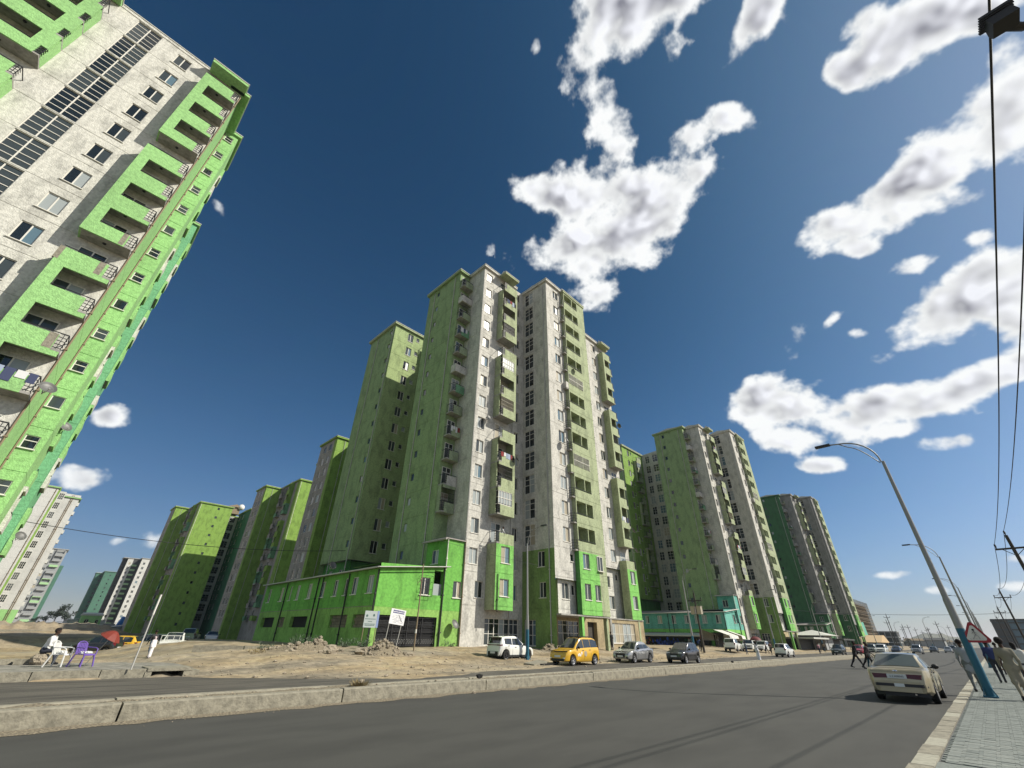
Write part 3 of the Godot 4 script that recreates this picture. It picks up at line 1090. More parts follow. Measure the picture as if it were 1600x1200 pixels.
func main_tower(label: String) -> Node3D:
	var t := thing("apartment_tower", label, "building", Vector3(29.0, 0.6, -35.0), 0, "green and grey apartment towers along the street")
	O = t.position
	pane_rng.seed = 31
	var top := 49.2
	# --- left green wing
	var hs := []
	for f in floors(0, 14): hs.append([2.05, 2.75, 4.2 + 3 * f + 1.55, 4.2 + 3 * f + 2.5, 0.15])
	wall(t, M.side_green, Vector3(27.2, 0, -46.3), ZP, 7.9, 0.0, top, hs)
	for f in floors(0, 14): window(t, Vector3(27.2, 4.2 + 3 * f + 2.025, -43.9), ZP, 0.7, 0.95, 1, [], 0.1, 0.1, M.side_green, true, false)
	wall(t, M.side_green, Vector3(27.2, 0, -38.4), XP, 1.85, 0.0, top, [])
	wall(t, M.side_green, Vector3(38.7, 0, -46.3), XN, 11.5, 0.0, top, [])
	pipe(t, 27.13, -44.7, 1.0, 48.9, M.pipe_grey)
	pipe(t, 27.13, -39.6, 1.0, 48.9, M.pipe_grey)
	slab_roof(t, 27.2, 34.0, -46.3, -38.4, top, 0.35, M.side_green)
	for f in floors(3, 14):
		var k := {"notch_l": 0.4}
		if f in [9, 13]: k.notch_l = 0.0
		if f == 12: k.screen = "bars"
		if f in [6, 11]: k.laundry = true
		if f == 3: k.screen = "bars"; k.framed = true
		balcony(t, Vector3(27.2, 0, -38.4), XP, 0.06, 1.8, 4.2 + 3 * f, 1.0, M.balcony_teal if f in [8, 11] else (M.grey_wall if f in [4, 9, 13] else M.balcony_grey), k)
		window(t, Vector3(28.15, 4.2 + 3 * f + 1.15, -38.4), XP, 1.2, 2.1, 2, [0.7], -0.045, 0.25, null, false, false)
	# --- grey block with the bay
	hs = column(Vector3(), XP, floors(1, 14), 1.0, 1.1, 1.55, 1.5)
	hs.append([1.45, 2.55, 4.9, 6.4, 0.18])
	hs.append_array(column(Vector3(), XP, floors(0, 14), 7.1, 0.85, 1.5, 1.5))
	hs.append([3.0, 7.9, 0.9, 3.2, 0.25])
	wall(t, M.grey_wall, Vector3(29.05, 0, -34.9), XP, 8.45, 0.0, top, hs)
	for f in floors(1, 14): window(t, Vector3(30.05, 5.7 + 3 * f, -34.9), XP, 1.1, 1.55, 2, [], 0.13, 0.6)
	window(t, Vector3(31.05, 5.65, -34.9), XP, 1.1, 1.5, 2, [], 0.13, 0.3)
	for f in floors(0, 14): window(t, Vector3(36.15, 5.7 + 3 * f, -34.9), XP, 0.85, 1.5, 2, [], 0.13, 0.1)
	window(t, Vector3(34.5, 2.05, -34.9), XP, 4.9, 2.3, 7, [0.42, 0.8], 0.18, 0.15)
	wall(t, M.grey_wall, Vector3(29.05, 0, -38.4), ZP, 3.5, 0.0, top, [])
	pipe(t, 28.98, -34.95, 0.8, 48.8, M.pipe_grey, 0.06)
	pipe(t, 35.35, -34.82, 0.9, 48.6, M.pipe_grey, 0.06)
	pipe(t, 32.2, -33.36, 3.7, 7.1, M.pipe_black, 0.05)
	slab_roof(t, 29.05, 35.4, -40.0, -34.9, top, 0.3, M.grey_wall)
	slab_roof(t, 31.9, 34.6, -34.5, -33.4, 49.0, 0.1, M.pale_green)
	bay_stack(t, Vector3(29.05, 0, -34.9), XP, 2.85, 5.45, 1.45, M.pale_green, M.bright_green, {"notch_l": 0.4, "pier_r": 0.38, "side_r": true}, {11: "bars", 9: "glass", 8: "", 7: "slats", 5: "laundry", 4: "bars", 3: "glass", 13: "laundry"})
	# --- protruding block
	hs = []
	for f in floors(0, 14):
		if f < 2: continue
		hs.append([0.3, 1.95, 4.2 + 3 * f + 0.35, 4.2 + 3 * f + 2.65, 0.15])
	hs.append([2.3, 3.3, 8.2, 9.8, 0.15])
	hs.append([2.5, 3.4, 5.2, 6.7, 0.15])
	hs.append([0.4, 2.0, 1.0, 3.1, 0.2])
	wall(t, M.base_green, Vector3(37.45, 0, -34.9), ZP, 4.7, 0.0, 10.0, [[2.3, 3.3, 8.2, 9.8, 0.15], [2.5, 3.4, 5.2, 6.7, 0.15], [0.3, 1.9, 0.9, 3.2, 0.2]])
	hs = []
	for f in floors(2, 14): hs.append([0.3, 1.95, 4.2 + 3 * f + 0.35, 4.2 + 3 * f + 2.65, 0.15])
	wall(t, M.grey_wall, Vector3(37.45, 0, -34.9), ZP, 4.7, 10.0, top, hs)
	for f in floors(2, 14): window(t, Vector3(37.45, 4.2 + 3 * f + 1.5, -33.775), ZP, 1.65, 2.3, 2, [0.45, 0.75], 0.1, 0.15, null, false, false)
	window(t, Vector3(37.45, 9.0, -32.1), ZP, 1.0, 1.6, 2, [], 0.1, 0.1)
	window(t, Vector3(37.45, 5.95, -31.95), ZP, 0.9, 1.5, 2, [], 0.1, 0.1)
	window(t, Vector3(37.45, 2.05, -33.8), ZP, 1.6, 2.3, 3, [0.4, 0.8], 0.15, 0.1)
	pipe(t, 37.38, -30.9, 0.8, 48.8, M.pipe_grey, 0.06)
	hs = column(Vector3(), XP, floors(2, 14), 2.25, 1.2, 1.6, 1.5)
	hs.append([2.75, 3.4, 8.9, 9.7, 0.15])
	wall(t, M.grey_wall, Vector3(37.45, 0, -30.2), XP, 3.6, 7.0, top, hs)
	for f in floors(2, 14): window(t, Vector3(39.7, 5.7 + 3 * f, -30.2), XP, 1.2, 1.6, 2, [], 0.13, 0.45)
	window(t, Vector3(40.525, 9.3, -30.2), XP, 0.65, 0.8, 1, [], 0.1, 0.1, null, true)
	wall(t, M.white_wall, Vector3(38.3, 0, -30.6), XP, 3.1, 3.7, 7.0, [[0.7, 1.9, 5.15, 6.75, 0.15], [2.35, 2.9, 5.6, 6.6, 0.15]])
	window(t, Vector3(39.6, 5.95, -30.6), XP, 1.2, 1.6, 2, [], 0.12, 0.2)
	window(t, Vector3(40.925, 6.1, -30.6), XP, 0.55, 1.0, 1, [], 0.1, 0.1, null, true)
	wall(t, M.pale_green, Vector3(38.3, 0, -33.0), ZP, 2.4, 3.7, 7.0, [])
	# green part of it: deep loggias
	hs = []
	for f in floors(2, 14):
		hs.append([0.12, 2.05, 4.2 + 3 * f + 0.95, 4.2 + 3 * f + 2.55, 1.2])
		hs.append([2.17, 3.45, 4.2 + 3 * f + 0.95, 4.2 + 3 * f + 2.55, 1.2])
	wall(t, M.pale_green, Vector3(41.05, 0, -29.6), XP, 5.3, 10.04, top, hs)
	wall(t, M.bright_green, Vector3(41.05, 0, -29.6), XP, 3.75, 3.75, 10.04, [[0.7, 1.95, 8.3, 9.9, 0.15], [0.7, 1.85, 5.2, 6.8, 0.15], [2.65, 3.72, 5.2, 6.8, 0.15]])
	wall(t, M.pale_green, Vector3(44.8, 0, -29.6), XP, 1.55, 3.75, 10.04, [])
	window(t, Vector3(42.375, 9.1, -29.6), XP, 1.25, 1.6, 2, [], 0.12, 0.35)
	window(t, Vector3(45.0, 9.1, -29.6), XP, 1.1, 1.6, 2, [], -0.04, 0.35)
	window(t, Vector3(42.325, 6.0, -29.6), XP, 1.15, 1.6, 2, [], 0.12, 0.25)
	window(t, Vector3(44.235, 6.0, -29.6), XP, 1.07, 1.6, 2, [], 0.12, 0.25)
	wall(t, M.deep_green, Vector3(41.05, 0, -30.2), ZP, 0.6, 3.75, 10.04, [])  # flank of the bright green bay: its shade is put into a darker green
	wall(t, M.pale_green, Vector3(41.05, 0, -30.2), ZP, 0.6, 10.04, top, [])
	for f in floors(2, 14):
		var y: float = 4.2 + 3.0 * f
		window(t, Vector3(41.95, y + 1.75, -30.78), XP, 1.3, 1.55, 2, [0.68], -0.01, 0.5, null, false, false)
		var mb := MB.new()
		mb.t = Transform3D(Basis(), -O)
		# corner cage of bent iron in front of the grey wall
		mb.box(40.55, 41.05, y - 0.15, y, -30.19, -29.65)
		obj("floor_slab", mb, M.cement_wall, t)
		mb = MB.new()
		mb.t = Transform3D(Basis(), -O)
		if f in [5, 9]:
			mb.box(40.5, 41.04, y, y + 0.95, -30.18, -29.62)
			obj("balcony", mb, M.grey_wall if f == 9 else M.pale_green, t)
			mb = MB.new()
			mb.t = Transform3D(Basis(), -O)
			for j in 14:
				var x := 41.2 + j * 0.25
				mb.bar(Vector3(x, y + 0.95, -29.57), Vector3(x, y + 2.55, -29.57), 0.04)
			mb.bar(Vector3(41.2, y + 1.7, -29.56), Vector3(44.5, y + 1.7, -29.56), 0.05)
			obj("window_screen", mb, M.frame, t)
		else:
			for j in 4:
				var yy: float = y + 0.12 + j * 0.29
				mb.tube([Vector3(41.1, yy, -29.58), Vector3(40.72, yy, -29.58), Vector3(40.55, yy, -29.72), Vector3(40.5, yy, -30.0), Vector3(40.5, yy, -30.2)], 0.022, 5)
			for p in [Vector3(40.72, y, -29.58), Vector3(40.5, y, -29.98)]:
				mb.bar(p, p + Vector3(0, 1.05, 0), 0.035)
			mb.bar(Vector3(41.1, y + 1.08, -29.56), Vector3(44.5, y + 1.08, -29.56), 0.045)
			obj("railing", mb, M.rail, t)
	wall(t, M.pale_green, Vector3(46.35, 0, -29.6), ZN, 5.0, 3.75, top, [])
	wall(t, M.cement_wall, Vector3(41.05, 0, -30.82), XP, 3.6, 10.0, top, [])
	slab_roof(t, 37.45, 46.3, -36.0, -30.2, top, 0.3, M.grey_wall)
	slab_roof(t, 41.0, 46.3, -30.0, -29.6, 49.0, 0.12, M.pale_green)
	# --- right block with its bay
	hs = column(Vector3(), XP, floors(2, 14), 8.2, 1.3, 1.6, 1.5)
	wall(t, M.grey_wall, Vector3(47.2, 0, -34.0), XP, 12.4, 10.0, top, hs)
	for f in floors(2, 14): window(t, Vector3(55.4, 5.7 + 3 * f, -34.0), XP, 1.3, 1.6, 2, [], 0.13, 0.4)
	wall(t, M.white_wall, Vector3(47.2, 0, -34.5), XP, 12.4, 3.9, 10.0, [[6.9, 8.2, 5.0, 6.6, 0.15], [6.4, 7.4, 7.6, 9.0, 0.15], [8.9, 9.5, 8.6, 9.4, 0.12]])
	window(t, Vector3(54.75, 5.8, -34.5), XP, 1.3, 1.6, 2, [], 0.12, 0.2)
	window(t, Vector3(54.1, 8.3, -34.5), XP, 1.0, 1.4, 2, [], 0.12, 0.2)
	window(t, Vector3(56.4, 9.0, -34.5), XP, 0.6, 0.8, 1, [], 0.1, 0.1, null, true)
	bay_stack(t, Vector3(47.2, 0, -34.0), XP, 9.5, 12.0, 1.15, M.pale_green, M.bright_green, {"notch_r": 0.35, "pier_l": 0.4}, {8: "bars", 4: "laundry"})
	wall(t, M.side_green, Vector3(59.6, 0, -34.0), ZN, 14.0, 0.0, top, [])
	pipe(t, 53.0, -33.92, 10.0, 48.8, M.pipe_black, 0.07)
	slab_roof(t, 47.2, 59.6, -48.0, -34.0, top, 0.35, M.grey_wall)
	slab_roof(t, 56.7, 59.2, -33.9, -32.85, 49.0, 0.1, M.pale_green)
	# --- shops under the overhang
	wall(t, M.shop_wall, Vector3(38.0, 0, -33.0), XP, 21.6, 0.0, 3.75, [[3.1, 7.0, 0.9, 3.3, 0.2], [8.6, 10.5, 0.7, 3.3, 0.5], [13.6, 19.2, 1.2, 3.35, 0.15]], false)
	window(t, Vector3(43.05, 2.1, -33.0), XP, 3.9, 2.4, 4, [0.5, 0.82], 0.15, 0.1)
	window(t, Vector3(54.4, 2.275, -33.0), XP, 5.6, 2.15, 6, [0.45], 0.1, 0.85)
	var mb2 := MB.new()
	mb2.t = Transform3D(Basis(), -O)
	mb2.box(46.6, 48.5, 0.7, 3.3, -33.5, -33.48)
	obj("door", mb2, M.wood, t)
	for px in [[46.0, M.pale_green, -30.0], [51.3, M.cement_wall, -32.9], [58.2, M.pale_green, -32.95], [41.0, M.bright_green, -29.7]]:
		mb2 = MB.new()
		mb2.t = Transform3D(Basis(), -O)
		mb2.box(px[0], px[0] + 0.38, 0.0, 3.72, px[2] - 0.4, px[2])
		obj("pillar", mb2, px[1], t)
	mb2 = MB.new()
	mb2.t = Transform3D(Basis(), -O)
	mb2.box(37.5, 46.3, 3.6, 3.74, -33.0, -29.65)
	mb2.box(46.31, 59.6, 3.75, 3.88, -34.5, -32.9)
	obj("floor_slab", mb2, M.cement_wall, t)
	wall(t, M.deep_green, Vector3(37.45, 0, -34.9), XP, 0.55, 0.0, 3.7, [], false)
	# --- core and rear wing
	hs = []
	for f in floors(0, 14):
		hs.append([6.6, 8.8, 4.2 + 3 * f + 0.5, 4.2 + 3 * f + 2.6, 0.15])
		hs.append([4.3, 5.6, 4.2 + 3 * f + 0.5, 4.2 + 3 * f + 2.6, 0.15])
	wall(t, M.grey_wall, Vector3(38.7, 0, -59.8), ZP, 14.0, 0.0, top, hs)
	for f in floors(0, 14):
		window(t, Vector3(38.7, 5.75 + 3 * f, -52.1), ZP, 2.2, 2.1, 3, [0.36, 0.7], 0.1, 0.1, null, true, false)
		window(t, Vector3(38.7, 5.75 + 3 * f, -54.85), ZP, 1.3, 2.1, 2, [0.36, 0.7], 0.1, 0.1, null, true, false)
	slab_roof(t, 38.7, 47.0, -60.0, -36.0, 49.0, 0.1, M.grey_wall)
	hs = []
	for f in floors(2, 14): hs.append([6.85, 7.6, 4.2 + 3 * f + 1.4, 4.2 + 3 * f + 2.35, 0.15])
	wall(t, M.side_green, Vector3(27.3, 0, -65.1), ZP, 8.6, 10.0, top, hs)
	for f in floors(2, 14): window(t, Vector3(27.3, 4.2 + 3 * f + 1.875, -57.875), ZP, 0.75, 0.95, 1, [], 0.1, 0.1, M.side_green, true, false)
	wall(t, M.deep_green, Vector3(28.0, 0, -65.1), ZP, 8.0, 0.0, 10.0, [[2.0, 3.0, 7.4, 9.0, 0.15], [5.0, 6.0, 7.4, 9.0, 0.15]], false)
	window(t, Vector3(28.0, 8.2, -62.6), ZP, 1.0, 1.6, 2, [], 0.1, 0.1)
	window(t, Vector3(28.0, 8.2, -59.6), ZP, 1.0, 1.6, 2, [], 0.1, 0.1)
	pipe(t, 27.23, -57.0, 5.0, 48.9, M.pipe_grey)
	pipe(t, 27.23, -62.2, 5.0, 48.9, M.pipe_grey)
	hs = []
	for f in floors(2, 14):
		hs.append([2.7, 3.8, 4.2 + 3 * f + 0.9, 4.2 + 3 * f + 2.55, 0.15])
		hs.append([4.45, 5.1, 4.2 + 3 * f + 1.65, 4.2 + 3 * f + 2.45, 0.15])
		hs.append([9.2, 10.2, 4.2 + 3 * f + 0.9, 4.2 + 3 * f + 2.5, 0.15])
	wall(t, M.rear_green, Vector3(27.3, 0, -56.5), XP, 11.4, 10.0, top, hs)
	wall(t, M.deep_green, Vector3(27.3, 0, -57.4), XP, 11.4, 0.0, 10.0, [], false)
	for f in floors(2, 14):
		window(t, Vector3(30.55, 4.2 + 3 * f + 1.725, -56.5), XP, 1.1, 1.65, 2, [], 0.12, 0.15)
		window(t, Vector3(32.075, 4.2 + 3 * f + 2.05, -56.5), XP, 0.65, 0.8, 1, [], 0.12, 0.3, null, true)
		window(t, Vector3(37.0, 4.2 + 3 * f + 1.7, -56.5), XP, 1.0, 1.6, 2, [], 0.12, 0.15)
		balcony(t, Vector3(27.3, 0, -56.5), XP, 5.9, 8.4, 4.2 + 3 * f, 1.0, M.pale_green if f % 4 else M.balcony_grey, {"notch_l": 0.35, "framed": f % 4 != 2 and f % 4 != 3, "screen": "glass" if f == 13 else ""})
	wall(t, M.side_green, Vector3(38.7, 0, -65.1), XN, 11.4, 0.0, top, [])
	mb2 = MB.new()
	mb2.t = Transform3D(Basis(), -O)
	mb2.box(27.31, 38.6, 10.0, 10.15, -65.0, -56.51)
	obj("floor_slab", mb2, M.cement_wall, t)
	slab_roof(t, 27.3, 38.7, -65.1, -56.5, top, 0.35, M.pale_green)
	O = Vector3.ZERO
	return t

func recolor(n: Node, from: Material, to: Material) -> void:
	for c in n.get_children():
		if c is MeshInstance3D and c.mesh.get_surface_count() and c.mesh.surface_get_material(0) == from:
			c.material_override = to
		recolor(c, from, to)

func main_towers() -> void:
	mat("cloth", Color(1, 1, 1), 0.95)
	M.cloth.vertex_color_use_as_albedo = true
	plaster("balcony_grey", lin(0.30, 0.36, 0.22))
	plaster("balcony_teal", lin(0.16, 0.34, 0.19))
	plaster("base_green", lin(0.19, 0.30, 0.09))
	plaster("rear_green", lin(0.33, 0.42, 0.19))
	plaster("shop_wall", lin(0.36, 0.29, 0.17))
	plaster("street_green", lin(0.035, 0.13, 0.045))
	plaster("shaded_grey", lin(0.27, 0.265, 0.255))  # darkened copy of grey_wall: the farthest tower's shade is in the colour
	var a := main_tower("tallest central tower with green side wall, grey facades and bright green lower bays")
	var b := copy(a, "second tower down the street, behind the turquoise annex, with weathered green side", Vector3(103.8, 0.6, -35.0))
	recolor(b, M.rear_green, M.lime_green)
	var c := copy(a, "farthest grey street tower with a narrow dark green side, beside the construction site", Vector3(185.0, 0.6, -35.0))
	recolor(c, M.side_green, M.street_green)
	recolor(c, M.grey_wall, M.shaded_grey)
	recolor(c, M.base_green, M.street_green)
	pane_rng.seed = 77
	for t in [b, c]:
		for p in t.find_children("pane*", "MeshInstance3D", true, false):
			p.material_override = pick_pane(0.12)

# ---------------------------------------------------------------- the near tower at the left
func corner_tower() -> void:
	var t := thing("corner_tower", "near white tower with mint green balconies and stair glazing, cut by the left edge", "building", Vector3(-4.0, 0.5, -36.0), 0, "green and grey apartment towers along the street")
	O = t.position
	pane_rng.seed = 12
	var top := 49.2
	var z := -35.85
	var x0 := -26.0
	var hs := []
	for f in floors(0, 14):
		hs.append([13.05, 14.85, 4.2 + 3 * f + 0.12, 4.2 + 3 * f + 2.92, 0.16])
		hs.append([16.3, 17.4, 4.2 + 3 * f + 0.73, 4.2 + 3 * f + 2.32, 0.16])
		hs.append([4.2, 6.0, 4.2 + 3 * f + 0.12, 4.2 + 3 * f + 2.92, 0.16])
	wall(t, M.white_wall, Vector3(x0, 0, z), XP, 21.6, 0.3, top, hs)
	for f in floors(0, 14):
		window(t, Vector3(x0 + 13.95, 4.2 + 3 * f + 1.52, z), XP, 1.8, 2.8, 2, [0.2, 0.4, 0.62, 0.82], 0.1, 0.0, null, false, false)
		window(t, Vector3(x0 + 16.85, 4.2 + 3 * f + 1.525, z), XP, 1.1, 1.59, 2, [], 0.1, 0.35 if f < 9 else 0.02)
		window(t, Vector3(x0 + 5.1, 4.2 + 3 * f + 1.52, z), XP, 1.8, 2.8, 2, [0.2, 0.4, 0.62, 0.82], 0.1, 0.0, null, false, false)
	bay_stack(t, Vector3(x0, 0, z), XP, 18.8, 21.6, 1.25, M.mint_green, null, {"notch_r": 0.42, "pier_l": 0.62, "side_r": false}, {3: "laundry"})
	bay_stack(t, Vector3(x0, 0, z), XP, 7.6, 11.6, 1.25, M.mint_green, null, {"notch_r": 0.35, "pier_r": 0.9, "pier_l": 0.3}, {})
	for f in [[4, 21.0, 0.62], [6, 18.85, 0.4], [6, 20.9, 0.5], [7, 21.0, 0.42]]:
		var mb := MB.new()
		mb.t = Transform3D(Basis(), Vector3(x0, 0, z) - O)
		var y: float = 4.2 + 3 * f[0]
		mb.box(f[1] - f[2] * 0.4, f[1] + f[2] * 0.25, y - 0.1, y + 0.97, 1.10, 1.256)
		obj("plaster_patch", mb, M.concrete, t)
	var lamps := MB.new()
	lamps.t = Transform3D(Basis(), Vector3(x0, 0, z) - O)
	for f in floors(2, 14):
		for x in [20.2, 9.6]:
			var keep := lamps.t
			lamps.t = lamps.t * Transform3D(Basis(), Vector3(x, 4.2 + 3 * f - 0.21, 0.6))
			lamps.lathe([[0.0, 0.0], [0.1, 0.0], [0.12, 0.06]], 8)
			lamps.t = keep
	var fit := obj("balcony_fitting", lamps, M.rail, t)
	slab_roof(t, 18.8 + x0, 21.7 + x0, z + 0.2, z + 1.3, 49.0, 0.12, M.mint_green)
	slab_roof(t, 7.6 + x0, 11.6 + x0, z + 0.2, z + 1.3, 49.0, 0.12, M.mint_green)
	slab_roof(t, x0, -4.45, -50.0, z, top, 0.05, M.white_wall)
	slab_roof(t, -5.2, -3.95, -41.0, z + 0.2, 49.0, 0.22, M.mint_green)
	# the right end steps out as it goes back: a side strip, a wall with small windows, a second wall beyond a row of balconies
	wall(t, M.mint_green, Vector3(-4.4, 0, z), ZN, 5.2, 0.3, top, [])
	hs = []
	for f in floors(0, 14): hs.append([0.2, 0.92, 4.2 + 3 * f + 1.5, 4.2 + 3 * f + 2.4, 0.16])
	wall(t, M.mint_green, Vector3(-4.4, 0, -41.0), XP, 1.25, 0.3, top, hs)
	for f in floors(0, 14): window(t, Vector3(-3.84, 4.2 + 3 * f + 1.95, -41.0), XP, 0.72, 0.9, 1, [0.6] if f % 3 else [], 0.08, 0.0, null, true)
	wall(t, M.mint_green, Vector3(-3.15, 0, -41.0), ZN, 5.2, 0.3, top, [])
	wall(t, M.mint_green, Vector3(-3.15, 0, -46.2), XN, 6.0, 0.3, top, [])
	slab_roof(t, -9.0, -3.15, -46.2, -41.0, top, 0.22, M.mint_green)
	wall(t, M.cool_mint, Vector3(-9.0, 0, -58.2), XP, 5.8, 0.3, top, [])
	wall(t, M.cool_mint, Vector3(-3.2, 0, -58.2), ZN, 8.0, 0.3, top, [])
	wall(t, M.mint_green, Vector3(-3.2, 0, -66.2), XN, 10.0, 0.3, top, [])
	slab_roof(t, -14.0, -3.2, -66.2, -58.2, top, 0.22, M.mint_green)
	for f in floors(1, 14):
		balcony(t, Vector3(-3.15, 0, -41.0), ZN, 3.4, 5.1, 4.2 + 3 * f, 0.22, M.white_wall if f % 4 == 1 else M.mint_green, {"framed": f % 4 != 2})
		balcony(t, Vector3(-3.2, 0, -58.2), ZN, 1.6, 4.2, 4.2 + 3 * f, 0.3, M.white_wall if f % 3 == 0 else M.mint_green, {"framed": f % 4 != 2})
	for p in [[-4.36, z + 0.03], [-4.34, -40.93]]:
		pipe(t, p[0], p[1], 0.8, 48.7, M.pipe_rust, 0.055)
	O = Vector3.ZERO

# ---------------------------------------------------------------- the row behind
func rear_tower(label: String, at: Vector3) -> Node3D:
	var t := thing("rear_tower", label, "building", at, 0, "lime green towers in the row behind")
	O = Vector3(0, at.y, 0)
	pane_rng.seed = 5
	var top := 40.3
	# narrow rear block
	wall(t, M.lime_green, Vector3(0, 0, 0), XP, 4.5, -3.0, top, [])
	var hs := []
	for f in floors(0, 11):
		hs.append([2.0, 3.4, 4.2 + 3 * f + 0.7, 4.2 + 3 * f + 2.5, 0.15])
		hs.append([4.6, 6.2, 4.2 + 3 * f + 0.7, 4.2 + 3 * f + 2.5, 0.15])
	wall(t, M.cement_wall, Vector3(0, 0, -8.6), ZP, 7.3, -3.0, top, hs)
	wall(t, M.lime_green, Vector3(0, 0, -1.3), ZP, 1.3, -3.0, top, [])
	wall(t, M.lime_green, Vector3(4.5, 0, -8.6), XN, 4.5, -3.0, top, [])
	for f in floors(0, 11):
		window(t, Vector3(0, 4.2 + 3 * f + 1.6, -5.9), ZP, 1.4, 1.8, 2, [], 0.1, 0.15, null, true)
		window(t, Vector3(0, 4.2 + 3 * f + 1.6, -3.2), ZP, 1.6, 1.8, 3, [], 0.1, 0.25, null, true)
	pipe(t, 1.9, 0.07, 0, 40, M.pipe_grey)
	slab_roof(t, 0, 4.5, -8.6, 0, top, 0.35, M.lime_green)
	# front block
	hs = []
	for f in floors(0, 12): hs.append([5.5, 6.2, 4.2 + 3 * f - 1.4, 4.2 + 3 * f - 0.6, 0.15])
	wall(t, M.lime_green, Vector3(4.5, 0, 14.6), XP, 10.2, -3.0, top, hs)
	for f in floors(0, 12): window(t, Vector3(10.35, 4.2 + 3 * f - 1.0, 14.6), XP, 0.7, 0.8, 1, [], 0.1, 0.0, M.dark_frame, true, false)
	pipe(t, 4.75, 14.67, 0, 40, M.frame)
	wall(t, M.lime_green, Vector3(4.5, 0, 12.4), ZP, 2.2, -3.0, top, [])
	hs = []
	for f in floors(0, 11):
		hs.append([1.2, 2.4, 4.2 + 3 * f + 0.8, 4.2 + 3 * f + 2.4, 0.15])
		hs.append([6.0, 7.2, 4.2 + 3 * f + 0.8, 4.2 + 3 * f + 2.4, 0.15])
	wall(t, M.cement_wall, Vector3(4.5, 0, 0), ZP, 12.4, -3.0, top, hs)
	for f in floors(0, 11):
		for uz in [1.8, 6.6]: window(t, Vector3(4.5, 4.2 + 3 * f + 1.6, uz), ZP, 1.2, 1.6, 2, [], 0.1, 0.15, null, true)
		balcony(t, Vector3(4.5, 0, 0), ZP, 2.6, 4.8, 4.2 + 3 * f, 1.0, M.balcony_teal if f % 3 == 0 else M.cement_wall, {"notch_r": 0.4, "framed": f % 4 > 1})
		balcony(t, Vector3(4.5, 0, 0), ZP, 8.2, 10.6, 4.2 + 3 * f, 1.1, M.balcony_teal if f % 4 == 1 else M.lime_green, {"notch_l": 0.4, "framed": f % 4 > 0})
	wall(t, M.lime_green, Vector3(14.7, 0, 14.6), ZN, 11.0, -3.0, top, [])
	slab_roof(t, 4.5, 14.7, 0.0, 14.6, top, 0.35, M.lime_green)
	# the wing behind
	wall(t, M.lime_green, Vector3(24.0, 0, -22.0), XN, 19.0, -3.0, top, [])
	wall(t, M.cement_wall, Vector3(5.0, 0, -22.0), ZP, 22.0, -3.0, top, [])
	wall(t, M.lime_green, Vector3(24.0, 0, 3.0), ZN, 25.0, -3.0, top, [])
	slab_roof(t, 5.0, 24.0, -22.0, -0.5, top, 0.3, M.lime_green)
	# stair glazing beside it
	hs = []
	for f in floors(0, 11): hs.append([0.6, 4.4, 4.2 + 3 * f + 0.2, 4.2 + 3 * f + 2.4, 0.15])
	wall(t, M.far_white, Vector3(14.7, 0, 3.6), XP, 5.2, -3.0, top - 1.0, hs)
	for f in floors(0, 11): window(t, Vector3(17.2, 4.2 + 3 * f + 1.3, 3.6), XP, 3.8, 2.2, 4, [0.35, 0.68], 0.1, 0.0, M.far_white, true, false)
	hs = []
	for f in floors(0, 11):
		for uz in [2.0, 6.0]: hs.append([uz, uz + 1.2, 4.2 + 3 * f + 0.8, 4.2 + 3 * f + 2.4, 0.15])
	wall(t, M.rear_teal, Vector3(19.9, 0, 3.6), ZP, 14.4, -3.0, top, hs)
	for f in floors(0, 11):
		for uz in [6.2, 10.2]: window(t, Vector3(19.9, 4.2 + 3 * f + 1.6, uz), ZP, 1.2, 1.6, 2, [], 0.1, 0.1, null, true)
	wall(t, M.lime_green, Vector3(19.9, 0, 18.0), XP, 12.0, -3.0, top, [])
	wall(t, M.rear_teal, Vector3(31.9, 0, 18.0), ZN, 21.0, -3.0, top, [])
	slab_roof(t, 19.9, 31.9, 3.6, 18.0, top, 0.3, M.lime_green)
	slab_roof(t, 14.7, 28.0, -3.0, 3.5, top - 1.2, 0.1, M.far_white)
	var mb := MB.new()
	mb.t = Transform3D(Basis(), -O)
	mb.box(14.6, 18.2, top - 0.8, top + 1.6, 5.0, 9.5)
	mb.prism(PackedVector2Array([Vector2(14.0, top + 1.6), Vector2(18.9, top + 1.6), Vector2(16.6, top + 2.6)]), 4.5, 10.0)
	obj("roof_hut", mb, M.pipe_rust, t)
	O = Vector3.ZERO
	return t

func rear_towers() -> void:
	plaster("rear_teal", lin(0.04, 0.17, 0.09))
	var a := rear_tower("lime green tower half hidden behind the central tower's rear wing", Vector3(35.7, 0.0, -91.5))
	var b := copy(a, "middle lime green tower of the rear row with a stack of dark balconies", Vector3(38.5, 0.0, -144.3))
	var c := copy(a, "left lime green tower of the rear row, its upper wall sunlit above a shadow", Vector3(25.2, 0.0, -197.0))

# a far block: walls with real openings, windows one mesh each
func far_window(t: Node, c: Vector3, u: Vector3, w: float, h: float) -> void:
	window(t, c, u, w, h, 2, [], 0.08, 0.1, null, true, false)

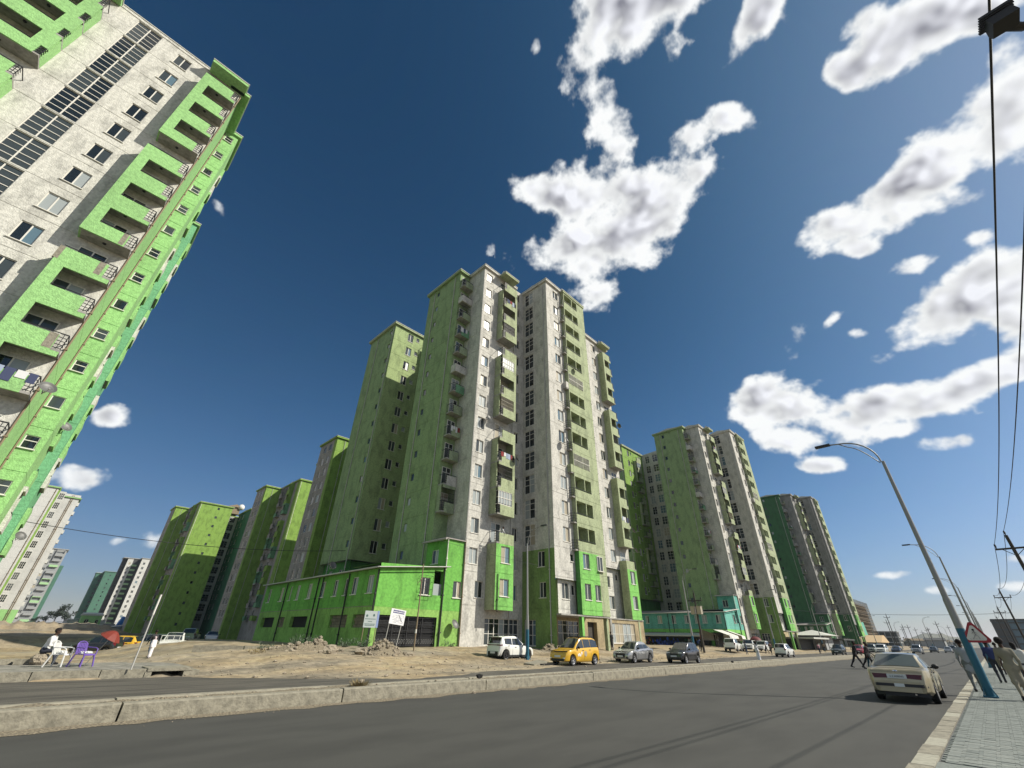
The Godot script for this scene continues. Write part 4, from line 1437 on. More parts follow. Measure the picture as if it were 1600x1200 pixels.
func far_buildings() -> void:
	pane_rng.seed = 8
	# white tower with pipes and a glazed stair, behind the near one
	var t := thing("white_tower", "tall white tower with brown drainpipes and a column of stair windows, behind the near tower", "building", Vector3(-5, 0, -200), 0, "white towers far behind")
	O = t.position
	var top := 40.3
	wall(t, M.far_white, Vector3(-22, 0, -199), XP, 15.6, 2.0, top, [])
	wall(t, M.lime_green, Vector3(-6.4, 0, -199.6), XP, 0.5, 2.0, top, [], false)
	wall(t, M.far_white, Vector3(-6.4, 0, -203), ZP, 4.0, 2.0, top, [])
	var hs := []
	for f in floors(0, 11): hs.append([0.25, 1.55, 4.2 + 3 * f + 0.5, 4.2 + 3 * f + 2.5, 0.15])
	wall(t, M.far_white, Vector3(-6.1, 0, -203), XP, 1.7, 2.0, top, hs)
	for f in floors(0, 11): window(t, Vector3(-5.2, 4.2 + 3 * f + 1.5, -203), XP, 1.3, 2.0, 3, [0.35, 0.68], 0.05, 0.0, null, true, false)
	wall(t, M.far_white, Vector3(-4.5, 0, -205), XP, 3.9, 6.0, top, [])
	wall(t, M.mint_green, Vector3(-4.5, 0, -205.02), XP, 3.9, 0.0, 6.0, [], false)
	wall(t, M.far_white, Vector3(-0.6, 0, -205), ZN, 12.0, 0.0, top, [])
	wall(t, M.far_white, Vector3(-4.5, 0, -207), ZP, 2.0, 0.0, top, [])
	pipe(t, -6.9, -198.9, 2, 40, M.pipe_rust, 0.09)
	pipe(t, -2.6, -204.9, 1, 40, M.pipe_rust, 0.09)
	pipe(t, -2.2, -204.9, 1, 40, M.pipe_rust, 0.09)
	for f in floors(0, 11):
		balcony(t, Vector3(-0.6, 0, -205), ZN, 1.0, 3.0, 4.2 + 3 * f, 0.5, M.far_white)
	slab_roof(t, -22, -6.4, -212, -199, top, 0.4, M.mint_green)
	slab_roof(t, -4.6, -0.6, -216, -205, top - 1.2, 0.4, M.mint_green)
	# a second one beyond, smaller
	t = thing("white_tower", "distant grey tower with green balconies and a sloping roof, just right of the white tower", "building", Vector3(-2, 0, -367), 0, "white towers far behind")
	O = t.position
	hs = []
	for f in floors(0, 11): hs.append([9.0, 10.2, 4.2 + 3 * f + 0.8, 4.2 + 3 * f + 2.3, 0.2])
	for f in floors(0, 11): hs.append([6.4, 7.4, 4.2 + 3 * f + 0.8, 4.2 + 3 * f + 2.3, 0.2])
	wall(t, M.far_grey, Vector3(-10, 0, -367), XP, 15.5, 0.0, top, hs)
	for f in floors(0, 11):
		far_window(t, Vector3(-0.4, 4.2 + 3 * f + 1.55, -367), XP, 1.2, 1.5)
		far_window(t, Vector3(-3.1, 4.2 + 3 * f + 1.55, -367), XP, 1.0, 1.5)
		balcony(t, Vector3(-10, 0, -367), XP, 11.2, 14.8, 4.2 + 3 * f, 1.0, M.far_mint if f % 3 == 0 else M.far_grey, {"framed": f % 4 > 1})
	wall(t, M.far_teal, Vector3(5.5, 0, -367), ZN, 10, 0, top, [])
	wall(t, M.far_teal, Vector3(7.3, 0, -377), XN, 1.8, 0, top - 8, [])
	wall(t, M.far_teal, Vector3(5.5, 0, -368.5), XP, 1.8, 0, top - 8, [])
	slab_roof(t, -10, 5.5, -380, -367, top, 0.5, M.far_grey)
	# white tower between the green ones
	t = thing("white_tower", "far white tower with two strips of windows and green balconies between them", "building", Vector3(43, 0, -420), 0, "white towers far behind")
	O = t.position
	top = 45.0
	hs = []
	for f in floors(0, 12): hs.append([1.0, 2.3, 4.2 + 3 * f + 0.8, 4.2 + 3 * f + 2.4, 0.2])
	wall(t, M.far_white, Vector3(39.2, 0, -421), XP, 3.2, 0.0, top, hs)
	for f in floors(0, 12): far_window(t, Vector3(40.85, 4.2 + 3 * f + 1.6, -421), XP, 1.3, 1.6)
	hs = []
	for f in floors(0, 12): hs.append([1.4, 2.7, 4.2 + 3 * f + 0.8, 4.2 + 3 * f + 2.4, 0.2])
	wall(t, M.far_white, Vector3(46.2, 0, -414), XP, 4.8, 0.0, top, hs)
	for f in floors(0, 12): far_window(t, Vector3(48.25, 4.2 + 3 * f + 1.6, -414), XP, 1.3, 1.6)
	wall(t, M.far_dark, Vector3(42.4, 0, -421), XP, 3.8, 0, top, [])
	wall(t, M.far_dark, Vector3(46.2, 0, -421), ZP, 7.0, 0, top, [])
	wall(t, M.far_dark, Vector3(37.0, 0, -430), ZP, 5.0, 0, top, [])
	wall(t, M.far_dark, Vector3(37.0, 0, -425), XP, 2.2, 0, top, [])
	wall(t, M.far_dark, Vector3(39.2, 0, -425), ZP, 4.0, 0, top, [])
	wall(t, M.far_white, Vector3(51.0, 0, -414), ZN, 12, 0, top, [])
	for f in floors(0, 12):
		balcony(t, Vector3(39.2, 0, -421), XP, 3.3, 6.0, 4.2 + 3 * f, 1.2, M.far_mint)
		balcony(t, Vector3(37.0, 0, -425), XP, 0.1, 2.1, 4.2 + 3 * f, 1.0, M.far_dark)
	slab_roof(t, 37, 46.2, -432, -421, top, 0.4, M.far_grey)
	slab_roof(t, 46.2, 51.0, -430, -414, top, 0.4, M.far_grey)
	# dark green tower behind it
	t = thing("green_tower", "far dark bluish green tower with small windows, left of the white tower", "building", Vector3(36, 0, -495), 0)
	O = t.position
	hs = []
	for f in floors(0, 11): hs.append([3.6, 4.5, 4.2 + 3 * f + 0.8, 4.2 + 3 * f + 1.8, 0.2])
	wall(t, M.far_teal, Vector3(35.2, 0, -492), XP, 9.0, 0, 41, hs)
	for f in floors(0, 11): window(t, Vector3(39.25, 4.2 + 3 * f + 1.3, -492), XP, 0.9, 1.0, 1, [], 0.08, 0, M.dark_frame, true, false)
	wall(t, M.far_teal, Vector3(31.0, 0, -500), XP, 4.2, 0, 40, [])
	wall(t, M.far_teal, Vector3(31.0, 0, -510), ZP, 10, 0, 40, [])
	wall(t, M.far_teal, Vector3(35.2, 0, -500), ZP, 8, 0, 41, [])
	wall(t, M.far_teal, Vector3(44.2, 0, -492), ZN, 18, 0, 41, [])
	for f in floors(0, 11): balcony(t, Vector3(31.0, 0, -500), XP, 2.6, 4.1, 4.2 + 3 * f, 1.2, M.far_dark)
	slab_roof(t, 31, 35.2, -510, -500, 40, 0.4, M.far_teal)
	slab_roof(t, 35.2, 44.2, -510, -492, 41, 0.4, M.far_teal)
	O = Vector3.ZERO
	# small houses and a tarpaulin between
	t = thing("low_house", "small pale green house with a flat roof in front of the far towers", "house", Vector3(18.5, 0, -230))
	hs = [[1.0, 2.2, 3.0, 4.4, 0.2], [4.0, 4.9, 3.0, 4.4, 0.2]]
	O = t.position
	wall(t, M.mint_green, Vector3(16, 0, -230), XP, 5.6, 0, 5.6, hs, false)
	wall(t, M.mint_green, Vector3(16, 0, -236), ZP, 6, 0, 5.6, [], false)
	wall(t, M.mint_green, Vector3(21.6, 0, -230), ZN, 6, 0, 5.6, [], false)
	far_window(t, Vector3(17.6, 3.7, -230), XP, 1.2, 1.4)
	far_window(t, Vector3(20.45, 3.7, -230), XP, 0.9, 1.4)
	slab_roof(t, 16, 21.6, -236, -230, 5.6, 0.2, M.far_white)
	O = Vector3.ZERO
	var mb := MB.new()
	mb.prism(PackedVector2Array([Vector2(-2.2, 0), Vector2(2.2, 0), Vector2(1.6, 4.2), Vector2(-0.6, 5.2)]), -2, 2)
	var o := obj("tarpaulin", mb, mat("blue_tarp", lin(0.03, 0.16, 0.5), 0.6))
	o.position = Vector3(28, 0.5, -230)
	tag(o, "bright blue tarpaulin screen below the far white tower", "tarpaulin")
	for k in 5:
		t = thing("shack", ["grey tin shack with a low roof left of the blue tarpaulin", "pale tin shack directly below the white tower's balconies", "white shed next to the pale green house", "brown shed at the foot of the dark green tower", "long tin shed in front of the blue tarpaulin"][k], "shack", Vector3([24.0, 21.5, 14.0, 10.0, 23.0][k], 0, [-226.0, -240.0, -238.0, -250.0, -205.0][k]), 0.1 * k, "low shacks before the far towers")
		var w: float = [3.0, 4.0, 3.0, 4.0, 7.0][k]
		var h: float = [3.2, 4.4, 4.2, 3.2, 2.2][k]
		mb = MB.new()
		mb.box(-w / 2, w / 2, 0, h, -2, 2)
		obj("wall", mb, [M.far_grey, M.far_white, M.far_white, M.pipe_rust, M.far_grey][k], t)
		mb = MB.new()
		mb.t = Transform3D(Basis(ZP, 0.12), Vector3(0, h + 0.1, 0))
		mb.box(-w / 2 - 0.3, w / 2 + 0.3, 0, 0.08, -2.3, 2.3)
		obj("roof", mb, M.roof_tile, t)
	# embankment with its pale edge
	mb = MB.new()
	for k in 12:
		var xa := -12.0 + k * 2.6
		mb.box(xa + 0.02, xa + 2.58, 0.0, 1.35 - 0.035 * k, -121.4, -121.0)
	o = struct("retaining_wall", mb, M.concrete)
	# conifers and a scrub line on the skyline
	var rng := RandomNumberGenerator.new()
	rng.seed = 9
	for k in 5:
		var p: Vector3 = [Vector3(13.2, 0.5, -330), Vector3(10.2, 0.5, -334), Vector3(16.5, 0.5, -326), Vector3(7.2, 0.5, -345), Vector3(5.0, 0.5, -338)][k]
		var h: float = [11.5, 8.0, 10.5, 6.0, 4.5][k]
		tree(p, h, ["tallest dark tree on the skyline, left of the dark green tower", "second dark tree left of the tallest one on the skyline", "dark tree standing closest to the dark green tower", "small bushy tree on the skyline near the distant grey tower", "smallest dark shrub-like tree beside the distant grey tower"][k], rng)
	var sm := MB.new()
	for k in 260:
		var p := Vector3(rng.randf_range(-8, 34), 0, rng.randf_range(-318, -305))
		leaf_clump(sm, p + Vector3(0, rng.randf_range(0.8, 2.6), 0), rng.randf_range(0.6, 1.4), 9, rng)
	o = obj("scrub", sm, M.leaf_dark)
	o.set_meta("kind", "stuff")
	tag(o, "dark line of scrub along the skyline at the left", "scrub")
	# ---- right end of the street
	t = thing("construction_site", "unfinished brown multi-storey building wrapped in scaffolding beside the last grey tower", "building", Vector3(262, 0, -42))
	O = t.position
	for f in 6:
		mb = MB.new(); mb.t = Transform3D(Basis(), -O)
		mb.box(240, 300, 3.0 * f + 2.6, 3.0 * f + 3.0, -62, -40)
		obj("floor_slab", mb, M.raw_concrete, t)
	mb = MB.new(); mb.t = Transform3D(Basis(), -O)
	mb.box(241, 299, 0, 18, -61.5, -42.5)
	obj("wall", mb, M.raw_brick, t)
	for k in 16:
		mb = MB.new(); mb.t = Transform3D(Basis(), -O)
		mb.box(240 + k * 4.0, 240.4 + k * 4.0, 0, 18.0, -40.4, -40.0)
		obj("pillar", mb, M.raw_concrete, t)
	mb = MB.new(); mb.t = Transform3D(Basis(), -O)
	for k in 31: mb.bar(Vector3(240 + k * 2, 0, -38.8), Vector3(240 + k * 2, 19.4, -38.8), 0.16)
	for f in 13: mb.bar(Vector3(240, 1.5 * f, -38.75), Vector3(300, 1.5 * f, -38.75), 0.14)
	obj("scaffolding", mb, M.pipe_rust, t)
	O = Vector3.ZERO
	mb = MB.new()
	mb.prism(PackedVector2Array([Vector2(-6, 0), Vector2(7, 0), Vector2(5, 9.5), Vector2(-5, 9)]), -0.2, 0.2)
	o = obj("debris_net", mb, mat("net_green", lin(0.10, 0.33, 0.26), 0.8))
	o.position = Vector3(245, 0, -36)
	tag(o, "turquoise debris netting hung below the scaffolded building", "netting")
	t = thing("tin_roof_shop", "low shop with a wide tan roof below the construction site", "shop", Vector3(236, 0, -33))
	mb = MB.new()
	mb.box(-8, 8, 0, 2.2, -3, 3)
	obj("wall", mb, M.far_dark, t)
	mb = MB.new()
	mb.prism(PackedVector2Array([Vector2(-10, 2.2), Vector2(10, 2.2), Vector2(2, 4.6), Vector2(-2, 4.6)]), -4, 4)
	obj("roof", mb, mat("tan_roof", lin(0.50, 0.36, 0.20), 0.8), t)
	# long dark block on the right side of the street
	t = thing("long_block", "long brown building with bluish glass on the right side of the street", "building", Vector3(700, 0, 20))
	O = t.position
	for s in [[5.0, 12.5, M.raw_brick], [12.6, 24.0, M.glass_blue], [24.1, 70.0, M.raw_brick]]:
		mb = MB.new(); mb.t = Transform3D(Basis(), -O)
		mb.box(450 + (0.6 if s[2] == M.glass_blue else 0.0), 480, 0, 16.4, s[0], s[1])
		obj("wall", mb, s[2], t)
		mb = MB.new(); mb.t = Transform3D(Basis(), -O)
		mb.box(449.4, 480.5, 16.41, 17.2, s[0] - 0.2, s[1] + 0.2)
		for k in 4: mb.box(449.5, 449.98, 3.9 * k + 3.0, 3.9 * k + 3.7, s[0] + 0.1, s[1] - 0.1)
		obj("ledge", mb, M.far_dark, t)
	O = Vector3.ZERO
	# low town at the end
	rng.seed = 44
	t = thing("town_house", "dark two-storey building with open verandas at the far end of the street", "house", Vector3(402, 0, -47.5))
	for f in 3:
		mb = MB.new()
		mb.box(-6, 6, f * 3.0 + 2.4, f * 3.0 + 3.0, -6.6, 6.6)
		obj("floor_slab", mb, M.far_grey, t)
		mb = MB.new()
		mb.box(-4.8, 6, f * 3.0, f * 3.0 + 2.4, -6.2, 6.2)
		obj("wall", mb, M.far_dark, t)
		for j in 5:
			mb = MB.new()
			mb.box(-5.9, -5.5, f * 3.0, f * 3.0 + 2.39, -6.3 + j * 3.05, -5.9 + j * 3.05)
			obj("pillar", mb, M.far_grey, t)
	for k in 20:
		var x := rng.randf_range(420, 800)
		var zz := lerpf(-62, -15, k / 20.0) * x / 400.0
		var h := rng.randf_range(2.5, 4.6)
		var w := rng.randf_range(3, 7)
		t = thing("town_house", "%s low building in the haze at the far end of the street" % ["grey", "brown", "pale", "dark"][k % 4], "house", Vector3(x, 0, zz), rng.randf_range(-0.3, 0.3), "low buildings at the far end of the street, %s ones" % ["grey", "brown", "pale", "dark"][k % 4])
		mb = MB.new()
		mb.box(-4, 4, 0, h, -w, w)
		obj("wall", mb, [M.far_grey, M.raw_brick, M.far_white, M.far_dark][k % 4], t)
		mb = MB.new()
		mb.prism(PackedVector2Array([Vector2(-4.6, h), Vector2(4.6, h), Vector2(0, h + 1.4)]), -w - 0.5, w + 0.5)
		obj("roof", mb, M.far_dark if k % 3 else M.pipe_rust, t)
		var tr := MB.new()
		for j in 14: leaf_clump(tr, Vector3(rng.randf_range(-6, 2), rng.randf_range(2.0, 5.5), w + rng.randf_range(0, 6)), 1.3, 8, rng)
		if k % 2:
			var tt := thing("tree", "far dark tree in the haze at the end of the street", "tree", Vector3(x, 0, zz), 0, "trees in the haze at the end of the street")
			obj("crown", tr, M.leaf_dark, tt)
			tr = MB.new()
			tr.tube([Vector3(-2, 0, w + 3), Vector3(-2, 3.5, w + 3)], [0.25, 0.12], 6)
			obj("trunk", tr, M.wood, tt)

func leaf_clump(mb: MB, c: Vector3, r: float, n: int, rng: RandomNumberGenerator) -> void:
	for i in n:
		var d := Vector3(rng.randfn(), rng.randfn() * 0.8, rng.randfn()).limit_length(1.6) * r * 0.6
		var a := Vector3(rng.randfn(), rng.randfn(), rng.randfn()).normalized()
		var b := a.cross(Vector3(rng.randfn(), rng.randfn(), rng.randfn())).normalized()
		var s := r * rng.randf_range(0.25, 0.5)
		mb.tri(c + d - a * s, c + d + a * s, c + d + b * s * 1.2)

func tree(p: Vector3, h: float, label: String, rng: RandomNumberGenerator) -> void:
	var t := thing("tree", label, "tree", p, 0, "dark trees on the skyline")
	var mb := MB.new()
	mb.tube([Vector3(0, -0.5, 0), Vector3(0.1, h * 0.4, 0), Vector3(-0.1, h * 0.85, 0.1)], [h * 0.025, h * 0.018, h * 0.006], 7)
	var cr := MB.new()
	for k in 9:
		var y := h * rng.randf_range(0.35, 0.85)
		var a := rng.randf_range(0, TAU)
		var l := h * rng.randf_range(0.12, 0.28)
		var e := Vector3(cos(a) * l, y + l * 0.4, sin(a) * l)
		mb.tube([Vector3(0, y - 0.3, 0), e], [h * 0.01, h * 0.004], 5)
		for j in 5: leaf_clump(cr, e + Vector3(rng.randfn(), rng.randfn() * 0.7, rng.randfn()) * h * 0.05, h * 0.09, 12, rng)
	obj("trunk", mb, M.wood, t)
	obj("crown", cr, M.leaf_dark, t)

# ---------------------------------------------------------------- low buildings against the towers
func annex(label: String, dx: float, lower: Material, upper: Material, first: bool) -> Node3D:
	var t := thing("annex", label, "house", Vector3(19.9 + dx, 0.7, -35.0), 0, "two-storey annexes at the foot of the towers")
	O = Vector3(19.9, 0.7, -35.0)
	pane_rng.seed = 3 + int(first)
	var x := 19.9
	# long side towards the crossing
	var wins := [[-59.7, 0.8], [-55.9, 0.9], [-53.4, 0.5], [-51.4, 0.85], [-48.5, 1.0], [-45.4, 0.9], [-42.7, 0.85], [-40.6, 0.7], [-39.0, 1.0], [-36.3, 1.0]]
	var hs := []
	for w in wins: hs.append([w[0] + 61.2 - w[1] / 2, w[0] + 61.2 + w[1] / 2, 4.62, 6.02, 0.16])
	wall(t, upper, Vector3(x, 0, -61.2), ZP, 26.2, 3.66, 6.5, hs, false)
	for w in wins: window(t, Vector3(x, 5.32, w[0]), ZP, w[1], 1.4, 2 if w[1] > 0.6 else 1, [], 0.1, 0.6)
	var low := [[-60.0, -56.2, 0], [-55.0, -53.2, 1], [-51.6, -47.5, 0], [-42.6, -39.3, 1], [-38.3, -35.5, 1]]
	hs = []
	for w in low: hs.append([w[0] + 61.2, w[1] + 61.2, 2.08, 3.05, 0.3])
	wall(t, lower, Vector3(x, 0, -61.2), ZP, 26.2, 0.0, 3.6, hs, false)
	var bed := MB.new(); bed.t = Transform3D(Basis(), -O)
	bed.box(x + 0.01, x + 0.2, 3.6, 3.66, -61.2, -35.0)
	obj("band", bed, M.concrete, t)
	for w in low:
		var mb := MB.new(); mb.t = Transform3D(Basis(), -O)
		mb.box(x + 0.34, x + 0.4, 2.08, 3.05, w[0], w[1])
		obj("opening", mb, M.void if w[2] == 0 else M.mortar, t)
		if w[2] == 1:
			var rng := RandomNumberGenerator.new()
			rng.seed = int(-w[0] * 10)
			for r in 4:
				var zz: float = w[0] + (0.2 if r % 2 else 0.0)
				while zz < w[1] - 0.1:
					var e := minf(zz + 0.4, w[1])
					mb = MB.new(); mb.t = Transform3D(Basis(), -O)
					mb.box(x + 0.16 + rng.randf_range(0, 0.02), x + 0.33, 2.09 + r * 0.24, 2.30 + r * 0.24, zz + 0.012, e - 0.012)
					obj("block", mb, M["block_%d" % (rng.randi() % 3)], t)
					zz += 0.4
	for z in [-54.6, -46.6, -45.6, -40.2, -35.1]: pipe(t, x - 0.07, z, 0.5, 6.4, M.pipe_black, 0.06)
	# street front with the gate; the roof climbs to the right
	hs = [[0.5, 6.4, 0.0, 3.02, 0.35]]
	wall(t, lower, Vector3(x, 0, -35.0), XP, 9.1, 0.0, 3.6, hs, false)
	hs = [[4.2, 5.25, 4.74, 6.16, 0.16], [5.65, 6.75, 4.78, 6.85, 0.5], [7.95, 9.0, 4.72, 6.15, 0.16]]
	wall(t, upper, Vector3(x, 0, -34.99), XP, 9.1, 3.6, 6.9, hs, false)
	window(t, Vector3(x + 4.725, 5.45, -34.99), XP, 1.05, 1.42, 2, [], 0.1, 0.2)
	window(t, Vector3(x + 8.475, 5.435, -34.99), XP, 1.05, 1.43, 2, [], 0.1, 0.3)
	var mb := MB.new(); mb.t = Transform3D(Basis(), -O)
	mb.box(x + 5.66, x + 6.74, 4.8, 5.75, -35.3, -35.2)
	obj("washing_screen", mb, M.curtain_pale, t)
	mb = MB.new(); mb.t = Transform3D(Basis(), -O)
	mb.prism(PackedVector2Array([Vector2(x, 6.9), Vector2(x + 7, 6.9), Vector2(x + 7, 7.25)]), -40, -34.99)
	obj("wall", mb, upper, t)
	# iron cage on the window
	mb = MB.new(); mb.t = Transform3D(Basis(), -O)
	for k in 4: mb.bar(Vector3(x + 4.1 + k * 0.42, 4.6, -34.7), Vector3(x + 4.1 + k * 0.42, 6.3, -34.7), 0.02)
	for yy in [4.62, 5.2, 5.8, 6.3]:
		mb.bar(Vector3(x + 4.1, yy, -34.7), Vector3(x + 5.36, yy, -34.7), 0.02)
		mb.bar(Vector3(x + 4.1, yy, -34.7), Vector3(x + 4.1, yy, -34.98), 0.02)
		mb.bar(Vector3(x + 5.36, yy, -34.7), Vector3(x + 5.36, yy, -34.98), 0.02)
	obj("window_grille", mb, M.rail, t)
	# roof
	mb = MB.new(); mb.t = Transform3D(Basis(), -O)
	mb.quad(Vector3(x - 0.35, 6.55, -34.7), Vector3(x + 7.1, 7.35, -34.7), Vector3(x + 7.1, 7.35, -61.4), Vector3(x - 0.35, 6.55, -61.4))
	mb.quad(Vector3(x - 0.35, 6.49, -61.4), Vector3(x + 7.1, 7.29, -61.4), Vector3(x + 7.1, 7.29, -34.7), Vector3(x - 0.35, 6.49, -34.7))
	mb.quad(Vector3(x - 0.35, 6.49, -34.7), Vector3(x + 7.1, 7.29, -34.7), Vector3(x + 7.1, 7.35, -34.7), Vector3(x - 0.35, 6.55, -34.7))
	var roof := obj("roof", mb, M.tin, t)
	mb = MB.new(); mb.t = Transform3D(Basis(), -O)
	mb.tube([Vector3(x - 0.4, 6.5, -34.6), Vector3(x - 0.4, 6.5, -61.5)], 0.07, 6)
	mb.tube([Vector3(x + 7.15, 7.28, -34.55), Vector3(x - 0.4, 6.5, -34.55)], 0.05, 6)
	obj("gutter", mb, M.pipe_grey if first else M.frame, roof)
	# three-storey piece at the right end
	wall(t, upper, Vector3(x + 6.85, 0, -34.985), XP, 2.28, 6.86, 9.85, [], false)
	hs = [[0.7, 1.5, 7.6, 8.9, 0.15]]
	wall(t, upper, Vector3(x + 6.85, 0, -38.4), ZP, 3.4, 6.9, 9.85, [[1.0, 2.1, 7.7, 9.0, 0.15]], false)
	window(t, Vector3(x + 6.85, 8.35, -36.85), ZP, 1.1, 1.3, 2, [], 0.1, 0.2)
	mb = MB.new(); mb.t = Transform3D(Basis(), -O)
	mb.box(x + 6.5, x + 9.1, 9.86, 9.95, -38.6, -34.8)
	mb.tube([Vector3(x + 6.45, 9.8, -34.7), Vector3(x + 6.45, 9.8, -38.7)], 0.1, 6)
	obj("roof", mb, M.tin, t)
	pipe(t, x + 6.75, -34.9, 0.8, 7.2, M.pipe_black, 0.07)
	pipe(t, x + 6.85, -34.9, 7.0, 9.8, M.frame, 0.05)
	pipe(t, x + 9.05, -34.85, 0.8, 10, M.pipe_rust, 0.05)
	O = Vector3.ZERO
	return t

func gate() -> void:
	var t := thing("gate", "black wrought iron double gate with scrolls in the green annex", "gate", Vector3(23.35, 0.8, -35.12))
	var w := 5.9
	var mb := MB.new()
	for k in 5:
		var x := -w / 2 + w * k / 4
		mb.box(x - 0.05, x + 0.05, 0, 2.15, -0.05, 0.05)
	for y in [0.04, 0.62, 1.15, 1.6, 2.12]: mb.box(-w / 2, w / 2, y - 0.025, y + 0.025, -0.03, 0.03)
	obj("gate_frame", mb, M.rail, t)
	for k in 48:
		var x := -w / 2 + w * (k + 0.5) / 48
		var b := MB.new()
		b.tube([Vector3(x, 0.6, 0), Vector3(x, 2.1, 0)], 0.014, 5)
		b.lathe([[0.0, 0.0]], 3)
		for y in [0.82, 1.02, 1.38, 1.78]:
			var keep := b.t
			b.t = Transform3D(Basis(), Vector3(x, y, 0))
			b.lathe([[0.012, -0.05], [0.03, 0.0], [0.012, 0.05]], 5)
			b.t = keep
		obj("bar", b, M.rail, t)
	mb = MB.new()
	for k in 24:
		var c := Vector3(-w / 2 + w * (k + 0.5) / 24, 0.33, 0)
		var pts := []
		for j in 13:
			var a := TAU * j / 10.0
			var r := 0.11 - 0.006 * j
			pts.append(c + Vector3(cos(a) * r, sin(a) * r * 1.9, 0))
		mb.tube(pts, 0.016, 4, false)
	obj("scroll_work", mb, M.steel, t)
	mb = MB.new()
	mb.box(-w / 2, w / 2, 0.02, 2.1, -0.22, -0.2)
	obj("backing_sheet", mb, M.black, t)

func annexes() -> void:
	mat("mortar", lin(0.13, 0.11, 0.085), 0.95)
	for k in 3: textured("block_%d" % k, lin(0.17 + 0.03 * k, 0.14 + 0.025 * k, 0.105 + 0.018 * k), tex.grain, 1.0)
	textured("tin", lin(0.30, 0.27, 0.25), tex.faint, 0.1, 0.5)
	plaster("annex_green", lin(0.15, 0.42, 0.07))
	plaster("annex_pale", lin(0.24, 0.44, 0.10))
	annex("bright green two-storey annex with patched brick openings, at the corner of the crossing", 0.0, M.annex_pale, M.annex_green, true)
	var b := annex("turquoise and green two-storey annex with market stalls under it", 74.8, M.bright_green, M.teal_wall, false)
	var c := annex("dark green annex at the foot of the farthest grey street tower", 156.0, M.street_green, M.street_green, false)
	gate()
	# market awning along the turquoise annex and what hangs under it
	var t := thing("market_awning", "long pale tin awning over the stalls beside the turquoise annex", "awning", Vector3(93.5, 0, -48))
	O = t.position
	var mb := MB.new(); mb.t = Transform3D(Basis(), -O)
	mb.t = mb.t * Transform3D(Basis(), Vector3(0, 0, 0))
	mb.quad(Vector3(91.0, 2.45, -56), Vector3(91.0, 2.45, -38), Vector3(94.6, 2.95, -38), Vector3(94.6, 2.95, -56))
	mb.box(90.96, 91.02, 2.3, 2.5, -56, -38)
	obj("sheet", mb, M.roof_tile, t)
	for z in [-55.5, -50, -44.5, -38.5]:
		mb = MB.new(); mb.t = Transform3D(Basis(), -O)
		mb.tube([Vector3(91.2, 0.3, z), Vector3(91.2, 2.45, z)], 0.06, 6)
		obj("post", mb, M.wood, t)
	mb = MB.new(); mb.t = Transform3D(Basis(), -O)
	mb.box(93.4, 94.0, 0.4, 2.5, -55.8, -38.2)
	obj("back_wall", mb, M.black, t)
	O = Vector3.ZERO
	var rng := RandomNumberGenerator.new()
	rng.seed = 15
	var goods := MB.new()
	goods.colored = true
	for k in 130:
		var z := rng.randf_range(-54, -39)
		goods.col = [Color(0.03, 0.06, 0.4), Color(0.05, 0.1, 0.45), Color(0.3, 0.05, 0.03), Color(0.35, 0.25, 0.06), Color(0.4, 0.4, 0.4), Color(0.03, 0.1, 0.06)][(rng.randi() % 2) if z > -49 and z < -44 else rng.randi() % 6]
		goods.blob(Vector3(rng.randf_range(91.3, 93.0), rng.randf_range(0.6, 1.9), z), Vector3(0.2, 0.28, 0.2) * rng.randf_range(0.6, 1.3), rng, 0.2, 3, 6)
	var o := obj("market_goods", goods, M.cloth)
	o.set_meta("kind", "stuff")
	tag(o, "heap of coloured goods on sale under the tin awning, many of them blue", "goods")
	for k in 3:
		var p: Vector3 = [Vector3(90.0, 0.3, -34.0), Vector3(95.0, 0.3, -34.2), Vector3(86.0, 0.3, -35.5)][k]
		t = thing("stall_tent", ["white tent stall in the middle, with a dark opening and sloping roof", "white tent stall nearest the turquoise annex corner", "low tent stall with red clothes hanging, beside the street lamp"][k], "stall", p, 0.2 * k, "white tent stalls by the turquoise annex")
		mb = MB.new()
		mb.quad(Vector3(-2, 2.2, 1.6), Vector3(2, 2.2, 1.6), Vector3(2, 3.1, -1.0), Vector3(-2, 3.1, -1.0))
		mb.quad(Vector3(2, 2.2, 1.6), Vector3(2, 1.4, 1.75), Vector3(2, 1.4, -1.0), Vector3(2, 3.1, -1.0))
		mb.quad(Vector3(-2, 2.2, 1.6), Vector3(-2, 1.75, 1.7), Vector3(2, 1.75, 1.7), Vector3(2, 2.2, 1.6))
		obj("canopy", mb, M.frame if k < 2 else M.roof_tile, t)
		for s in [[-1.95, 1.5], [1.95, 1.5], [-1.95, -1.0], [1.95, -1.0]]:
			mb = MB.new()
			mb.tube([Vector3(s[0], 0, s[1]), Vector3(s[0], 2.3 if s[1] > 0 else 3.05, s[1])], 0.04, 6)
			obj("leg", mb, M.wood, t)
		mb = MB.new()
		mb.box(-1.9, 1.9, 0, 2.6, -1.2, -1.1)
		obj("back_cloth", mb, M.black if k < 2 else mat("red_cloth", lin(0.22, 0.01, 0.015), 0.9), t)
	t = thing("kiosk", "small grey kiosk with a pyramid roof by the dark green annex", "kiosk", Vector3(139, 0.3, -31))
	mb = MB.new()
	mb.box(-4.2, 4.2, 0, 2.9, -3, 3)
	obj("wall", mb, M.far_grey, t)
	mb = MB.new()
	var ap := Vector3(0, 4.1, 0)
	for e in [[Vector3(-6, 2.9, 4.5), Vector3(6, 2.9, 4.5)], [Vector3(6, 2.9, 4.5), Vector3(6, 2.9, -4.5)], [Vector3(6, 2.9, -4.5), Vector3(-6, 2.9, -4.5)], [Vector3(-6, 2.9, -4.5), Vector3(-6, 2.9, 4.5)]]:
		mb.tri(e[0], e[1], ap)
	obj("roof", mb, M.roof_tile, t)
